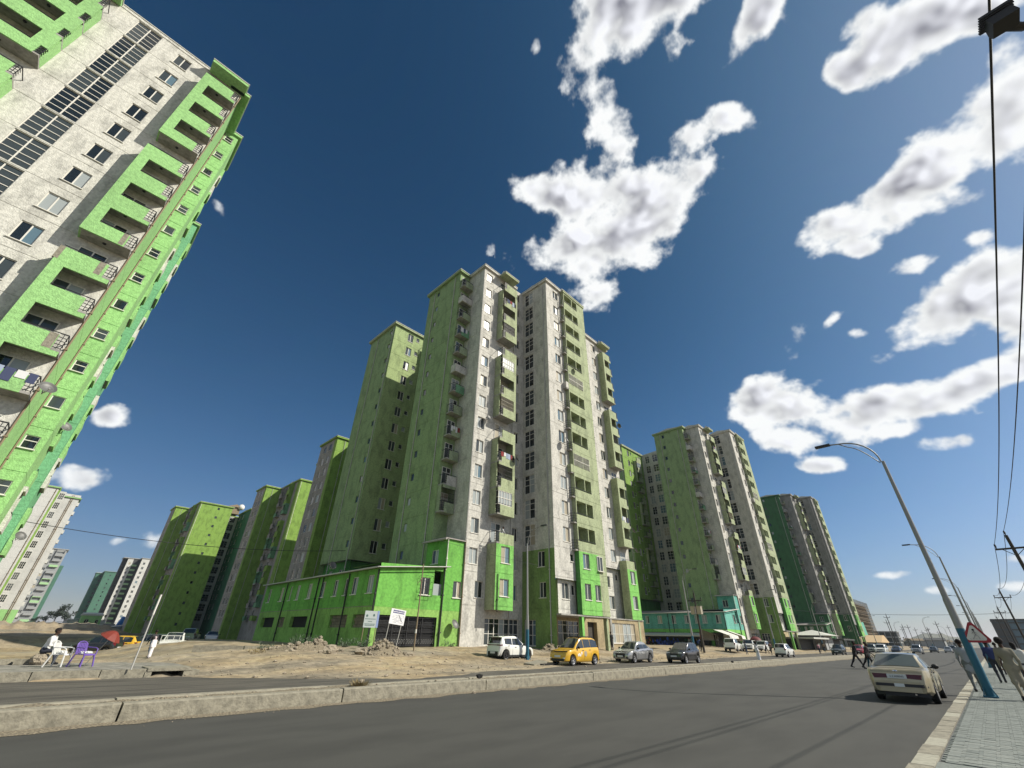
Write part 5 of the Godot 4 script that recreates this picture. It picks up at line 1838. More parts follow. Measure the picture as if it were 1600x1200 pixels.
	for k in 2:
		t = thing("lean_to", ["white-edged tin lean-to in front of the dark green annex", "dark open shed right of the grey kiosk"][k], "shed", Vector3([128.0, 158.0][k], 0.2, -30))
		mb = MB.new()
		mb.box(-7, 7, 2.2, 2.5, -3, 3)
		obj("roof", mb, M.roof_tile if k == 0 else M.far_dark, t)
		mb = MB.new()
		mb.box(-6.8, 6.8, 0, 2.2, -2.9, -0.5)
		obj("wall", mb, M.black, t)
		for x in [-6.5, 0.0, 6.5]:
			mb = MB.new()
			mb.tube([Vector3(x, 0, 2.6), Vector3(x, 2.2, 2.6)], 0.07, 6)
			obj("post", mb, M.wood, t)

# ---------------------------------------------------------------- vehicles
func curve(pts: Array, x: float) -> float:
	if x <= pts[0][0]: return pts[0][1]
	for i in pts.size() - 1:
		if x <= pts[i + 1][0]:
			var t: float = (x - pts[i][0]) / maxf(pts[i + 1][0] - pts[i][0], 0.0001)
			return lerpf(pts[i][1], pts[i + 1][1], t)
	return pts[-1][1]

# s: len, width, height, belt, roof (lists of [x, y], x from rear 0 to nose len), wheels [xr, xf, r], clear
func car_half(s: Dictionary, x: float) -> float:
	var l: float = s.len
	var w: float = s.width / 2.0
	var e := minf(x, l - x)
	var k := clampf(e / s.get("round", 0.55), 0, 1)
	return w * (1.0 - 0.20 * pow(1.0 - k, 2.2))

func car_section(s: Dictionary, x: float) -> Array:
	var w := car_half(s, x)
	var yb: float = curve(s.belt, x)
	var yt: float = maxf(curve(s.roof, x), yb + 0.005)
	var bot: float = s.clear + s.get("lift", 0.0) * pow(clampf(1.0 - minf(x, s.len - x) / 0.7, 0, 1), 1.5)
	for xw in [s.wheels[0], s.wheels[1]]:
		var d: float = absf(x - xw)
		var r: float = s.wheels[2] + 0.075
		if d < r: bot = maxf(bot, minf(s.wheels[2] + sqrt(r * r - d * d), yb - 0.12))
	var g := clampf((yt - yb) / 0.35, 0, 1)
	var tum: float = s.get("tumble", 0.76)
	var wt := lerpf(w * 0.88, w * tum, g)
	var mid := lerpf(bot, yb, 0.55)
	return [Vector2(0, bot), Vector2(w * 0.86, bot), Vector2(w * 0.965, bot + (yb - bot) * 0.12), Vector2(w, mid), Vector2(w * 0.99, lerpf(mid, yb, 0.7)), Vector2(w * 0.955, yb), Vector2(lerpf(w * 0.93, wt, 0.12), yb + (yt - yb) * 0.1), Vector2(wt * 1.0, yb + (yt - yb) * 0.88), Vector2(wt * 0.92, yb + (yt - yb) * 0.985), Vector2(wt * 0.5, yt + 0.012), Vector2(0, yt + 0.02)]

func side_at(s: Dictionary, x: float, y: float) -> float:
	# half width of the glasshouse at a height
	var q := car_section(s, x)
	for i in range(5, 8):
		if y <= q[i + 1].y or i == 7:
			return lerpf(q[i].x, q[i + 1].x, clampf((y - q[i].y) / maxf(q[i + 1].y - q[i].y, 0.001), 0, 1))
	return q[7].x

func make_car(called: String, label: String, category: String, s: Dictionary, at: Vector3, turn: float, group := "") -> Node3D:
	var t := thing(called, label, category, at, turn, group)
	var l: float = s.len
	var paint: Material = s.paint
	var ox := -l / 2.0
	var n := int(l / 0.085)
	var xs := []
	for i in n + 1: xs.append(l * i / n)
	var mb := MB.new()
	var prev := []
	for i in xs.size():
		var q := car_section(s, xs[i])
		if prev.size():
			for side in 2:
				for k in q.size() - 1:
					var a := Vector3(xs[i - 1] + ox, prev[k].y, prev[k].x)
					var b := Vector3(xs[i] + ox, q[k].y, q[k].x)
					var c := Vector3(xs[i] + ox, q[k + 1].y, q[k + 1].x)
					var d := Vector3(xs[i - 1] + ox, prev[k + 1].y, prev[k + 1].x)
					if side == 0: mb.quad(a, b, c, d)
					else:
						var f := Vector3(1, 1, -1)
						mb.quad(d * f, c * f, b * f, a * f)
		prev = q
	for e in 2:
		var q := car_section(s, 0.0 if e == 0 else l)
		var xx := ox if e == 0 else l + ox
		for k in q.size() - 1:
			var a := Vector3(xx, q[k].y, q[k].x)
			var b := Vector3(xx, q[k + 1].y, q[k + 1].x)
			var c := Vector3(xx, q[k + 1].y, -q[k + 1].x)
			var d := Vector3(xx, q[k].y, -q[k].x)
			if e == 0: mb.quad(d, a, b, c)
			else: mb.quad(a, d, c, b)
	mb.smooth(38)
	obj("body", mb, paint, t)
	# underside and wheel wells
	mb = MB.new()
	mb.box(ox + 0.25, l + ox - 0.25, s.clear + 0.06, curve(s.belt, l * 0.5) - 0.15, -s.width * 0.40, s.width * 0.40)
	obj("chassis", mb, M.black, t)
	# glass
	var glass: Material = s.get("glass", M.car_glass)
	for sgn in [1.0, -1.0]:
		for seg in s.side_glass:
			mb = MB.new()
			var x: float = seg[0]
			var st := 0.06
			while x < seg[1] - 0.001:
				var x2 := minf(x + st, seg[1])
				var lo1: float = curve(s.belt, x) + 0.035; var lo2: float = curve(s.belt, x2) + 0.035
				var hi1 := minf(curve(s.roof, x) - 0.085, seg[2]); var hi2 := minf(curve(s.roof, x2) - 0.085, seg[2])
				if hi1 > lo1 + 0.01 or hi2 > lo2 + 0.01:
					hi1 = maxf(hi1, lo1); hi2 = maxf(hi2, lo2)
					for j in 3:
						var y1 := lerpf(lo1, hi1, j / 3.0); var y2 := lerpf(lo2, hi2, j / 3.0)
						var y3 := lerpf(lo2, hi2, (j + 1) / 3.0); var y4 := lerpf(lo1, hi1, (j + 1) / 3.0)
						var a := Vector3(x + ox, y1, side_at(s, x, y1) + 0.008)
						var b := Vector3(x2 + ox, y2, side_at(s, x2, y2) + 0.008)
						var c := Vector3(x2 + ox, y3, side_at(s, x2, y3) + 0.008)
						var d := Vector3(x + ox, y4, side_at(s, x, y4) + 0.008)
						if sgn > 0: mb.quad(a, b, c, d)
						else:
							var f := Vector3(1, 1, -1)
							mb.quad(d * f, c * f, b * f, a * f)
				x = x2
			mb.smooth(60)
			obj("side_window", mb, glass, t)
	for e in [["windscreen", s.screen[0], s.screen[1]], ["rear_window", s.rear[0], s.rear[1]]]:
		mb = MB.new()
		var m := 8
		for i in m:
			var x1: float = lerpf(e[1], e[2], float(i) / m)
			var x2: float = lerpf(e[1], e[2], float(i + 1) / m)
			var q1 := car_section(s, x1); var q2 := car_section(s, x2)
			var nn := Vector3(-(curve(s.roof, x2) - curve(s.roof, x1)), x2 - x1, 0).normalized() * 0.010
			var p1 := Vector3(x1 + ox, q1[10].y, 0) + nn; var p2 := Vector3(x2 + ox, q2[10].y, 0) + nn
			var h1: float = q1[8].x * 0.97; var h2: float = q2[8].x * 0.97
			var m1 := Vector3(x1 + ox, q1[9].y, q1[9].x) + nn; var m2 := Vector3(x2 + ox, q2[9].y, q2[9].x) + nn
			var e1 := Vector3(x1 + ox, q1[8].y + 0.002, h1) + nn; var e2 := Vector3(x2 + ox, q2[8].y + 0.002, h2) + nn
			var f := Vector3(1, 1, -1)
			mb.quad(m1, m2, p2, p1); mb.quad(e1, e2, m2, m1)
			mb.quad(p1, p2, m2 * f, m1 * f); mb.quad(m1 * f, m2 * f, e2 * f, e1 * f)
		mb.smooth(60)
		obj(e[0], mb, glass, t)
	# wheels
	var r: float = s.wheels[2]
	for xw in [s.wheels[0], s.wheels[1]]:
		for sgn in [1.0, -1.0]:
			var w := Node3D.new()
			w.name = "wheel"
			t.add_child(w, true)
			w.position = Vector3(xw + ox, r, sgn * (s.width / 2.0 - 0.115))
			w.rotation.x = PI / 2 if sgn > 0 else -PI / 2
			mb = MB.new()
			mb.lathe([[r * 0.62, -0.10], [r * 0.95, -0.10], [r, -0.07], [r, 0.07], [r * 0.95, 0.10], [r * 0.66, 0.10], [r * 0.64, 0.07]], 26)
			obj("tyre", mb, M.tyre, w)
			mb = MB.new()
			mb.lathe([[r * 0.66, -0.09], [r * 0.66, 0.095], [r * 0.58, 0.085], [r * 0.57, 0.03], [0.0, 0.03]], 26)
			var rim := obj("rim", mb, M.dark_alloy if s.get("dark_rims", false) else M.alloy, w)
			mb = MB.new()
			for k in 5:
				var a := TAU * k / 5
				var d := Vector3(cos(a), 0, sin(a)); var p := Vector3(-sin(a), 0, cos(a))
				for o in [0.35, -0.35]:
					var dd: Vector3 = (d + p * o * 0.55).normalized()
					mb.bar(d * 0.03 + Vector3(0, 0.075, 0), dd * r * 0.60 + Vector3(0, 0.085, 0), 0.028, 0.03)
			mb.lathe([[0.055, 0.06], [0.055, 0.098], [0.0, 0.1]], 10)
			obj("spokes", mb, M.dark_alloy if s.get("dark_rims", false) else M.alloy, w)
			mb = MB.new()
			mb.lathe([[r * 0.57, 0.035], [0.0, 0.036]], 20)
			obj("wheel_well", mb, M.black, w)
	# lamps, bumpers, plates, mirrors: boxes laid on the ends
	for b in s.get("trim", []):
		# [name, material, end (0 rear, 1 front), z0, z1, y0, y1, proud]
		var zs := [[b[3], b[4]]] if not b[0] in ["headlight", "tail_light", "fog_light"] else [[b[3], b[4]], [-b[4], -b[3]]]
		for zz in zs:
			mb = MB.new()
			var z0: float = minf(zz[0], zz[1]); var z1: float = maxf(zz[0], zz[1])
			var m := 6
			for i in m:
				var za := lerpf(z0, z1, float(i) / m); var zb := lerpf(z0, z1, float(i + 1) / m)
				var fa := end_x(s, b[2], za, (b[5] + b[6]) / 2.0); var fb := end_x(s, b[2], zb, (b[5] + b[6]) / 2.0)
				var o: float = b[7]
				if b[2] == 1:
					mb.quad(Vector3(fa + o, b[5], za), Vector3(fa + o - 0.01, b[6], za), Vector3(fb + o - 0.01, b[6], zb), Vector3(fb + o, b[5], zb))
					mb.quad(Vector3(fa + o - 0.01, b[6], za), Vector3(fa - 0.2, b[6], za), Vector3(fb - 0.2, b[6], zb), Vector3(fb + o - 0.01, b[6], zb))
					mb.quad(Vector3(fa - 0.2, b[5], za), Vector3(fa + o, b[5], za), Vector3(fb + o, b[5], zb), Vector3(fb - 0.2, b[5], zb))
				else:
					mb.quad(Vector3(fa - o, b[5], za), Vector3(fb - o, b[5], zb), Vector3(fb - o + 0.01, b[6], zb), Vector3(fa - o + 0.01, b[6], za))
					mb.quad(Vector3(fa - o + 0.01, b[6], za), Vector3(fb - o + 0.01, b[6], zb), Vector3(fb + 0.2, b[6], zb), Vector3(fa + 0.2, b[6], za))
					mb.quad(Vector3(fa - o, b[5], za), Vector3(fa + 0.2, b[5], za), Vector3(fb + 0.2, b[5], zb), Vector3(fb - o, b[5], zb))
			obj(b[0], mb, b[1], t)
	var mx: float = s.screen[0] - 0.28 if s.screen[0] > s.screen[1] else s.screen[1] - 0.28
	for sgn in [1.0, -1.0]:
		mb = MB.new()
		var z: float = side_at(s, mx, curve(s.belt, mx) + 0.05)
		var rng := RandomNumberGenerator.new()
		rng.seed = 3
		mb.blob(Vector3(mx + ox, curve(s.belt, mx) + 0.09, sgn * (z + 0.14)), Vector3(0.07, 0.08, 0.11), rng, 0.0, 5, 8)
		mb.bar(Vector3(mx + ox, curve(s.belt, mx) + 0.05, sgn * z), Vector3(mx + ox, curve(s.belt, mx) + 0.07, sgn * (z + 0.1)), 0.04)
		mb.smooth(70)
		obj("mirror", mb, s.get("mirror", M.black), t)
		# shut lines and handles
		mb = MB.new()
		for xd in s.get("doors", []):
			var y0: float = s.clear + 0.14
			var yb: float = curve(s.belt, xd)
			var q := car_section(s, xd)
			mb.bar(Vector3(xd + ox, y0, sgn * (q[2].x + 0.004)), Vector3(xd + ox, q[3].y, sgn * (q[3].x + 0.003)), 0.012)
			mb.bar(Vector3(xd + ox, q[3].y, sgn * (q[3].x + 0.003)), Vector3(xd + ox, yb - 0.02, sgn * (q[5].x + 0.004)), 0.012)
		obj("door_seam", mb, M.black, t)
		for xd in s.get("handles", []):
			mb = MB.new()
			var q := car_section(s, xd)
			mb.box(xd + ox - 0.09, xd + ox + 0.09, q[4].y - 0.02, q[4].y + 0.015, sgn * q[4].x - 0.02, sgn * q[4].x + 0.02)
			obj("handle", mb, s.get("mirror", M.black), t)
	if s.has("plate"):
		for e in s.plate:
			# [end, z, y, w, h]
			var x := end_x(s, e[0], e[1], e[2])
			mb = MB.new()
			var o := 0.045
			if e[0] == 1: mb.box(x, x + o, e[2] - e[4] / 2, e[2] + e[4] / 2, e[1] - e[3] / 2, e[1] + e[3] / 2)
			else: mb.box(x - o, x, e[2] - e[4] / 2, e[2] + e[4] / 2, e[1] - e[3] / 2, e[1] + e[3] / 2)
			var p := obj("number_plate", mb, M.plate, t)
			if e.size() > 5:
				var tm := TextMesh.new()
				tm.text = e[5]
				tm.font = M_font()
				tm.font_size = 24
				tm.pixel_size = e[4] * 0.62 / 24.0
				tm.depth = 0.004
				var lt := MeshInstance3D.new()
				lt.mesh = tm
				lt.name = "lettering"
				tm.material = M.ink
				p.add_child(lt, true)
				lt.position = Vector3(x + (o + 0.003) * (1 if e[0] == 1 else -1), e[2], e[1])
				lt.rotation.y = PI / 2 if e[0] == 1 else -PI / 2
	return t

func M_font() -> SystemFont:
	if not tex.has("font"):
		var f := SystemFont.new()
		f.font_names = PackedStringArray(["Droid Sans"])
		tex["font"] = f
	return tex["font"]

func end_x(s: Dictionary, e: int, z: float, y: float) -> float:
	# x of the end surface at half width z: step inwards until the body is wide and tall enough there
	var l: float = s.len
	for i in 60:
		var x := i * 0.012
		var xx := l - x if e == 1 else x
		if car_half(s, xx) * 0.97 >= absf(z) and maxf(curve(s.belt, xx), curve(s.roof, xx)) >= y - 0.001:
			return xx - l / 2.0
	return (l / 2.0 - 0.7) if e == 1 else (-l / 2.0 + 0.7)

func paint(called: String, c: Color, metal := 0.0, rough := 0.28) -> StandardMaterial3D:
	if M.has(called): return M[called]
	var m := mat(called, c, rough, metal)
	m.clearcoat_enabled = true
	m.clearcoat = 0.8
	m.clearcoat_roughness = 0.08
	return m

func saloon(p: Material) -> Dictionary:
	return {"len": 4.35, "width": 1.70, "clear": 0.2, "lift": 0.10, "paint": p, "wheels": [0.88, 3.42, 0.30], "round": 0.62,
		"belt": [[0, 0.62], [0.06, 0.80], [0.12, 0.92], [0.9, 0.945], [2.6, 0.90], [3.1, 0.88], [4.0, 0.74], [4.28, 0.66], [4.35, 0.5]],
		"roof": [[0, 0.62], [0.06, 0.80], [0.12, 0.92], [0.72, 0.955], [1.35, 1.34], [1.75, 1.385], [2.2, 1.37], [2.45, 1.32], [3.12, 0.88], [4.0, 0.74], [4.28, 0.66], [4.35, 0.5]],
		"screen": [2.48, 3.06], "rear": [0.78, 1.34], "side_glass": [[0.95, 1.72, 1.29], [1.78, 2.85, 1.29]], "doors": [1.0, 1.75, 2.85], "handles": [1.25, 2.05], "tumble": 0.70}

func hatch(p: Material) -> Dictionary:
	return {"len": 3.6, "width": 1.62, "clear": 0.19, "lift": 0.08, "paint": p, "wheels": [0.62, 2.98, 0.29], "round": 0.5,
		"belt": [[0, 0.5], [0.05, 0.86], [0.3, 0.96], [1.5, 0.93], [2.6, 0.9], [3.3, 0.78], [3.55, 0.66], [3.6, 0.5]],
		"roof": [[0, 0.5], [0.05, 0.86], [0.12, 1.0], [0.42, 1.43], [0.8, 1.49], [1.6, 1.5], [1.9, 1.45], [2.65, 0.9], [3.3, 0.78], [3.55, 0.66], [3.6, 0.5]],
		"screen": [1.95, 2.6], "rear": [0.14, 0.42], "side_glass": [[0.5, 1.25, 1.40], [1.32, 2.45, 1.40]], "doors": [0.55, 1.28, 2.35], "handles": [0.85, 1.6],
		"trim": [["headlight", M.lens, 1, 0.36, 0.68, 0.62, 0.78, 0.02], ["grille", M.black, 1, -0.34, 0.34, 0.6, 0.7, 0.02], ["bumper", M.black, 1, -0.55, 0.55, 0.26, 0.42, 0.03], ["tail_light", M.tail_red, 0, 0.55, 0.74, 0.75, 0.98, 0.02], ["bumper", M.black, 0, -0.6, 0.6, 0.28, 0.42, 0.03]],
		"plate": [[1, 0.0, 0.5, 0.5, 0.11], [0, 0.0, 0.6, 0.5, 0.11]]}

func suv(p: Material) -> Dictionary:
	return {"len": 4.4, "width": 1.8, "clear": 0.26, "lift": 0.08, "paint": p, "wheels": [0.82, 3.5, 0.36], "round": 0.5,
		"belt": [[0, 0.6], [0.05, 0.95], [0.2, 1.08], [2.8, 1.04], [3.4, 1.0], [4.1, 0.92], [4.35, 0.8], [4.4, 0.6]],
		"roof": [[0, 0.6], [0.05, 0.95], [0.1, 1.1], [0.45, 1.6], [0.8, 1.68], [2.1, 1.68], [2.4, 1.62], [3.1, 1.03], [3.4, 1.0], [4.1, 0.92], [4.35, 0.8], [4.4, 0.6]],
		"screen": [2.42, 3.05], "rear": [0.12, 0.44], "side_glass": [[0.4, 1.1, 1.58], [1.16, 2.0, 1.58], [2.06, 2.9, 1.58]], "doors": [1.1, 2.02, 2.9], "handles": [1.3, 2.2],
		"trim": [["headlight", M.lens, 1, 0.45, 0.76, 0.76, 0.9, 0.02], ["grille", M.black, 1, -0.42, 0.42, 0.62, 0.86, 0.02], ["bumper", M.black, 1, -0.6, 0.6, 0.32, 0.5, 0.03], ["tail_light", M.tail_red, 0, 0.66, 0.82, 0.85, 1.1, 0.02], ["bumper", M.black, 0, -0.65, 0.65, 0.34, 0.52, 0.03]],
		"plate": [[1, 0.0, 0.56, 0.5, 0.11], [0, 0.0, 0.72, 0.5, 0.11]]}

func vehicles() -> void:
	var cg := mat("car_glass", lin(0.02, 0.026, 0.028), 0.04)
	cg.metallic_specular = 0.7
	mat("car_glass_pale", lin(0.09, 0.105, 0.10), 0.05)
	mat("tail_lens", lin(0.075, 0.006, 0.012), 0.15)
	mat("rub_strip", lin(0.012, 0.012, 0.014), 0.5)
	# --- the beige saloon at the near kerb, seen from behind
	var s := saloon(paint("beige_paint", lin(0.36, 0.31, 0.20), 0.35, 0.32))
	s.glass = M.car_glass_pale
	s.trim = [["tail_light", M.tail_lens, 0, 0.24, 0.82, 0.635, 0.80, 0.022], ["plate_recess", M.beige_paint, 0, -0.2, 0.2, 0.63, 0.82, 0.012],
		["rub_strip", M.rub_strip, 0, 0.14, 0.84, 0.455, 0.535, 0.045], ["rub_strip", M.rub_strip, 0, -0.84, -0.14, 0.455, 0.535, 0.045], ["bumper_plate", M.plate, 0, -0.13, 0.13, 0.45, 0.54, 0.05],
		["bumper", M.beige_paint, 0, -0.83, 0.83, 0.31, 0.60, 0.03], ["valance", M.black, 0, -0.7, 0.7, 0.2, 0.30, 0.0],
		["headlight", M.lens, 1, 0.4, 0.72, 0.56, 0.68, 0.02], ["bumper", M.beige_paint, 1, -0.8, 0.8, 0.28, 0.5, 0.03]]
	s.plate = [[0, 0.0, 0.735, 0.52, 0.12, "3-2 A00045"]]
	var car := make_car("saloon_car", "beige old saloon seen from behind at the near kerb", "car", s, Vector3(23.55, 0.0, -2.68), 0)
	var mb := MB.new()
	mb.tube([Vector3(-2.0, 0.27, 0.35), Vector3(-2.24, 0.26, 0.35)], 0.03, 8)
	obj("exhaust_pipe", mb, M.chrome, car)
	mb = MB.new()
	mb.lathe([[0.0, -0.01], [0.05, 0.0], [0.0, 0.01]], 12)
	var em := obj("emblem", mb, M.chrome, car)
	em.position = Vector3(-2.13, 0.88, 0)
	em.rotation.z = PI / 2
	em.scale = Vector3(0.7, 1, 1.4)
	# heads of the two people inside, behind the rear glass
	# --- white hatchback parked by the tower
	s = hatch(paint("white_paint", lin(0.68, 0.68, 0.64), 0.0, 0.25))
	s.len = 3.78; s.width = 1.71
	s.dark_rims = true
	s.trim = [["tail_light", M.tail_red, 0, 0.35, 0.80, 0.93, 1.0, 0.025], ["light_bar", M.tail_red, 0, -0.35, 0.35, 0.94, 0.99, 0.02], ["bumper", M.black, 0, -0.72, 0.72, 0.24, 0.56, 0.03],
		["headlight", M.lens, 1, 0.4, 0.7, 0.66, 0.76, 0.02], ["bumper", M.black, 1, -0.55, 0.55, 0.26, 0.42, 0.03]]
	s.plate = [[0, 0.0, 0.48, 0.5, 0.13]]
	s.belt = [[0, 0.5], [0.05, 0.88], [0.3, 1.0], [1.3, 0.95], [2.7, 0.9], [3.4, 0.8], [3.72, 0.66], [3.78, 0.5]]
	s.roof = [[0, 0.5], [0.05, 0.9], [0.12, 1.04], [0.34, 1.46], [0.7, 1.53], [1.7, 1.56], [2.0, 1.5], [2.8, 0.9], [3.4, 0.8], [3.72, 0.66], [3.78, 0.5]]
	s.wheels = [0.62, 3.1, 0.31]
	s.screen = [2.05, 2.75]; s.rear = [0.13, 0.33]
	car = make_car("hatchback", "white hatchback with black wheels parked behind the blue-footed lamp post", "car", s, Vector3(27.75, 0.14, -27.1), 0)
	mb = MB.new()
	for sgn in [1.0, -1.0]:
		mb.box(-1.0, 0.95, 0.2, 0.34, sgn * 0.85 - 0.012, sgn * 0.85 + 0.012)
	obj("sill_trim", mb, M.black, car)
	mb = MB.new()
	mb.box(-1.86, -1.5, 1.5, 1.535, -0.58, 0.58)
	obj("spoiler", mb, M.white_paint, car)
	# --- yellow minivan taxi
	s = {"len": 4.15, "width": 1.68, "clear": 0.2, "lift": 0.06, "paint": paint("taxi_paint", lin(0.62, 0.36, 0.025), 0.0, 0.25), "wheels": [0.78, 3.42, 0.30], "round": 0.55,
		"belt": [[0, 0.5], [0.05, 0.9], [0.2, 1.06], [1.6, 1.04], [2.9, 0.98], [3.3, 0.95], [3.9, 0.86], [4.1, 0.7], [4.15, 0.5]],
		"roof": [[0, 0.5], [0.05, 0.9], [0.12, 1.1], [0.4, 1.58], [0.8, 1.68], [1.9, 1.7], [2.3, 1.64], [3.15, 0.99], [3.3, 0.95], [3.9, 0.86], [4.1, 0.7], [4.15, 0.5]],
		"screen": [2.33, 3.1], "rear": [0.14, 0.42], "side_glass": [[0.32, 1.2, 1.585], [1.24, 2.05, 1.585], [2.1, 2.98, 1.585]], "doors": [1.22, 2.08, 3.0], "handles": [1.42, 2.25],
		"trim": [["headlight", M.black, 1, 0.35, 0.74, 0.74, 0.87, 0.02], ["grille", M.black, 1, -0.4, 0.4, 0.7, 0.86, 0.02], ["bumper", M.black, 1, -0.68, 0.68, 0.27, 0.42, 0.03], ["fog_light", M.lens, 1, 0.5, 0.66, 0.42, 0.48, 0.04], ["tail_light", M.tail_red, 0, 0.62, 0.76, 0.8, 1.15, 0.02], ["bumper", M.black, 0, -0.68, 0.68, 0.26, 0.4, 0.04]],
		"plate": [[1, 0.0, 0.55, 0.5, 0.12]]}
	car = make_car("taxi", "yellow minivan taxi with a black roof rack, front to the left", "taxi", s, Vector3(29.3, 0.0, -22.0), PI)
	mb = MB.new()
	for sgn in [1.0, -1.0]:
		mb.bar(Vector3(-1.5, 1.76, sgn * 0.56), Vector3(0.25, 1.74, sgn * 0.56), 0.035)
		for x in [-1.4, -0.6, 0.15]: mb.bar(Vector3(x, 1.66, sgn * 0.56), Vector3(x, 1.76, sgn * 0.56), 0.03)
	for x in [-1.35, -0.5, 0.15]: mb.bar(Vector3(x, 1.755, -0.56), Vector3(x, 1.755, 0.56), 0.04)
	mb.box(-1.2, 0.1, 1.70, 1.712, -0.5, 0.5)
	obj("roof_rack", mb, M.black, car)
	mb = MB.new()
	for sgn in [1.0, -1.0]:
		mb.t = Transform3D(Basis(Vector3(1, 0, 0), PI / 2 * sgn), Vector3(-0.12, 0.70, sgn * 0.84))
		mb.lathe([[0.17, 0.0], [0.17, 0.008], [0.0, 0.008]], 18)
	obj("door_emblem", mb, M.curtain_cream, car)
	mb = MB.new()
	var rng := RandomNumberGenerator.new()
	rng.seed = 2
	for k in 7:
		mb.t = Transform3D(Basis(Vector3(1, 0, 0), -PI / 2), Vector3(0.55 + rng.randf_range(-0.22, 0.22), 0.68 + rng.randf_range(-0.12, 0.12), -0.838))
		mb.lathe([[rng.randf_range(0.05, 0.11), 0.0], [0.05, 0.006], [0.0, 0.008]], 9)
	obj("advert", mb, M.frame, car)
	# --- silver saloon, front to the left
	s = saloon(paint("silver_paint", lin(0.36, 0.36, 0.36), 0.6, 0.25))
	s.belt = [[0, 0.6], [0.05, 0.85], [0.15, 0.97], [0.8, 0.99], [2.6, 0.93], [3.2, 0.9], [3.95, 0.76], [4.2, 0.64], [4.25, 0.5]]
	s.roof = [[0, 0.6], [0.05, 0.85], [0.15, 0.97], [0.5, 1.0], [1.2, 1.42], [1.7, 1.5], [2.1, 1.5], [2.4, 1.44], [3.2, 0.9], [3.95, 0.76], [4.2, 0.64], [4.25, 0.5]]
	s.len = 4.0 + 0.25
	s.screen = [2.43, 3.12]; s.rear = [0.56, 1.18]
	s.trim = [["headlight", M.lens, 1, 0.42, 0.76, 0.62, 0.78, 0.02], ["grille", M.black, 1, -0.42, 0.42, 0.36, 0.66, 0.025], ["fog_light", M.black, 1, 0.52, 0.7, 0.32, 0.44, 0.03], ["tail_light", M.tail_red, 0, 0.5, 0.78, 0.72, 0.9, 0.02]]
	s.plate = [[1, 0.0, 0.46, 0.5, 0.11]]
	car = make_car("saloon_car", "silver saloon with a big black grille, right of the yellow taxi", "car", s, Vector3(37.3, 0.0, -21.9), PI)
	# --- dark hatchback, front to the left
	s = hatch(paint("charcoal_paint", lin(0.035, 0.035, 0.037), 0.5, 0.3))
	s.mirror = M.charcoal_paint
	car = make_car("hatchback", "charcoal hatchback facing left, in front of the market stalls", "car", s, Vector3(41.0, 0.0, -19.3), PI)
	# --- further vehicles
	make_car("saloon_car", "small white car driving away on the far carriageway, black rear bumper", "car", hatch(M.white_paint), Vector3(72.3, 0.0, -20.0), 0)
	make_car("suv", "white off-roader parked by the tent stalls, seen from its rear", "car", suv(M.white_paint), Vector3(76.5, 0.35, -28.0), 0.15)
	s = suv(M.white_paint)
	s.belt = [[0, 0.6], [0.03, 0.95], [1.6, 1.0], [2.8, 1.04], [3.4, 1.0], [4.1, 0.92], [4.35, 0.8], [4.4, 0.6]]
	s.roof = [[0, 0.6], [0.03, 0.95], [1.5, 1.0], [1.56, 1.4], [1.7, 1.6], [2.1, 1.62], [2.4, 1.58], [3.1, 1.03], [3.4, 1.0], [4.1, 0.92], [4.35, 0.8], [4.4, 0.6]]
	s.rear = [1.5, 1.68]; s.side_glass = [[1.7, 2.2, 1.52], [2.25, 2.9, 1.52]]
	make_car("pickup", "white pickup parked nose to the street, right of the off-roader", "pickup", s, Vector3(84.0, 0.3, -28.2), PI + 0.2)
	make_car("hatchback", "white hatchback behind the woman with the red parasol", "car", hatch(M.white_paint), Vector3(88.5, 0.3, -27.6), PI)
	make_car("hatchback", "dark green hatchback facing left, left of the three men crossing", "car", hatch(paint("dark_green_paint", lin(0.01, 0.02, 0.018), 0.3)), Vector3(97.0, 0.0, -18.6), PI)
	make_car("hatchback", "red car behind the three men crossing", "car", hatch(paint("red_paint", lin(0.33, 0.02, 0.035), 0.2)), Vector3(107.5, 0.0, -17.4), PI)
	make_car("suv", "olive off-roader just left of the white one, facing the camera", "car", suv(paint("olive_paint", lin(0.19, 0.2, 0.17), 0.3)), Vector3(121.5, 0.0, -17.6), PI)
	make_car("suv", "large white off-roader with a dark grille above the beige saloon's roof", "car", suv(M.white_paint), Vector3(118.5, 0.0, -15.6), PI)
	make_car("saloon_car", "dark blue saloon right of the large white off-roader", "car", saloon(paint("navy_paint", lin(0.02, 0.03, 0.06), 0.4)), Vector3(139.0, 0.0, -15.6), PI)
	make_car("minibus", "pale silver minibus facing the camera in the distance", "minibus", suv(M.silver_paint), Vector3(136.0, 0, -11.8), PI)
	make_car("saloon_car", "dark saloon in the distance, left of a grey one", "car", saloon(M.charcoal_paint), Vector3(172.0, 0, -11.5), PI)
	make_car("saloon_car", "grey saloon in the distance on the open carriageway", "car", saloon(M.silver_paint), Vector3(176.0, 0, -8.8), PI)
	make_car("suv", "dark off-roader farthest down the street", "car", suv(M.charcoal_paint), Vector3(205.0, 0, -9.0), PI)
	make_car("saloon_car", "brown saloon beside the farthest dark off-roader", "car", saloon(paint("brown_paint", lin(0.12, 0.09, 0.07), 0.3)), Vector3(212.0, 0, -6.0), PI)
	# --- at the left, on the dirt by the crossing
	s = suv(M.white_paint)
	s.width = 1.78
	s.belt = [[0, 0.7], [0.03, 1.0], [1.7, 1.04], [2.8, 1.04], [3.4, 1.0], [4.1, 0.92], [4.35, 0.8], [4.4, 0.6]]
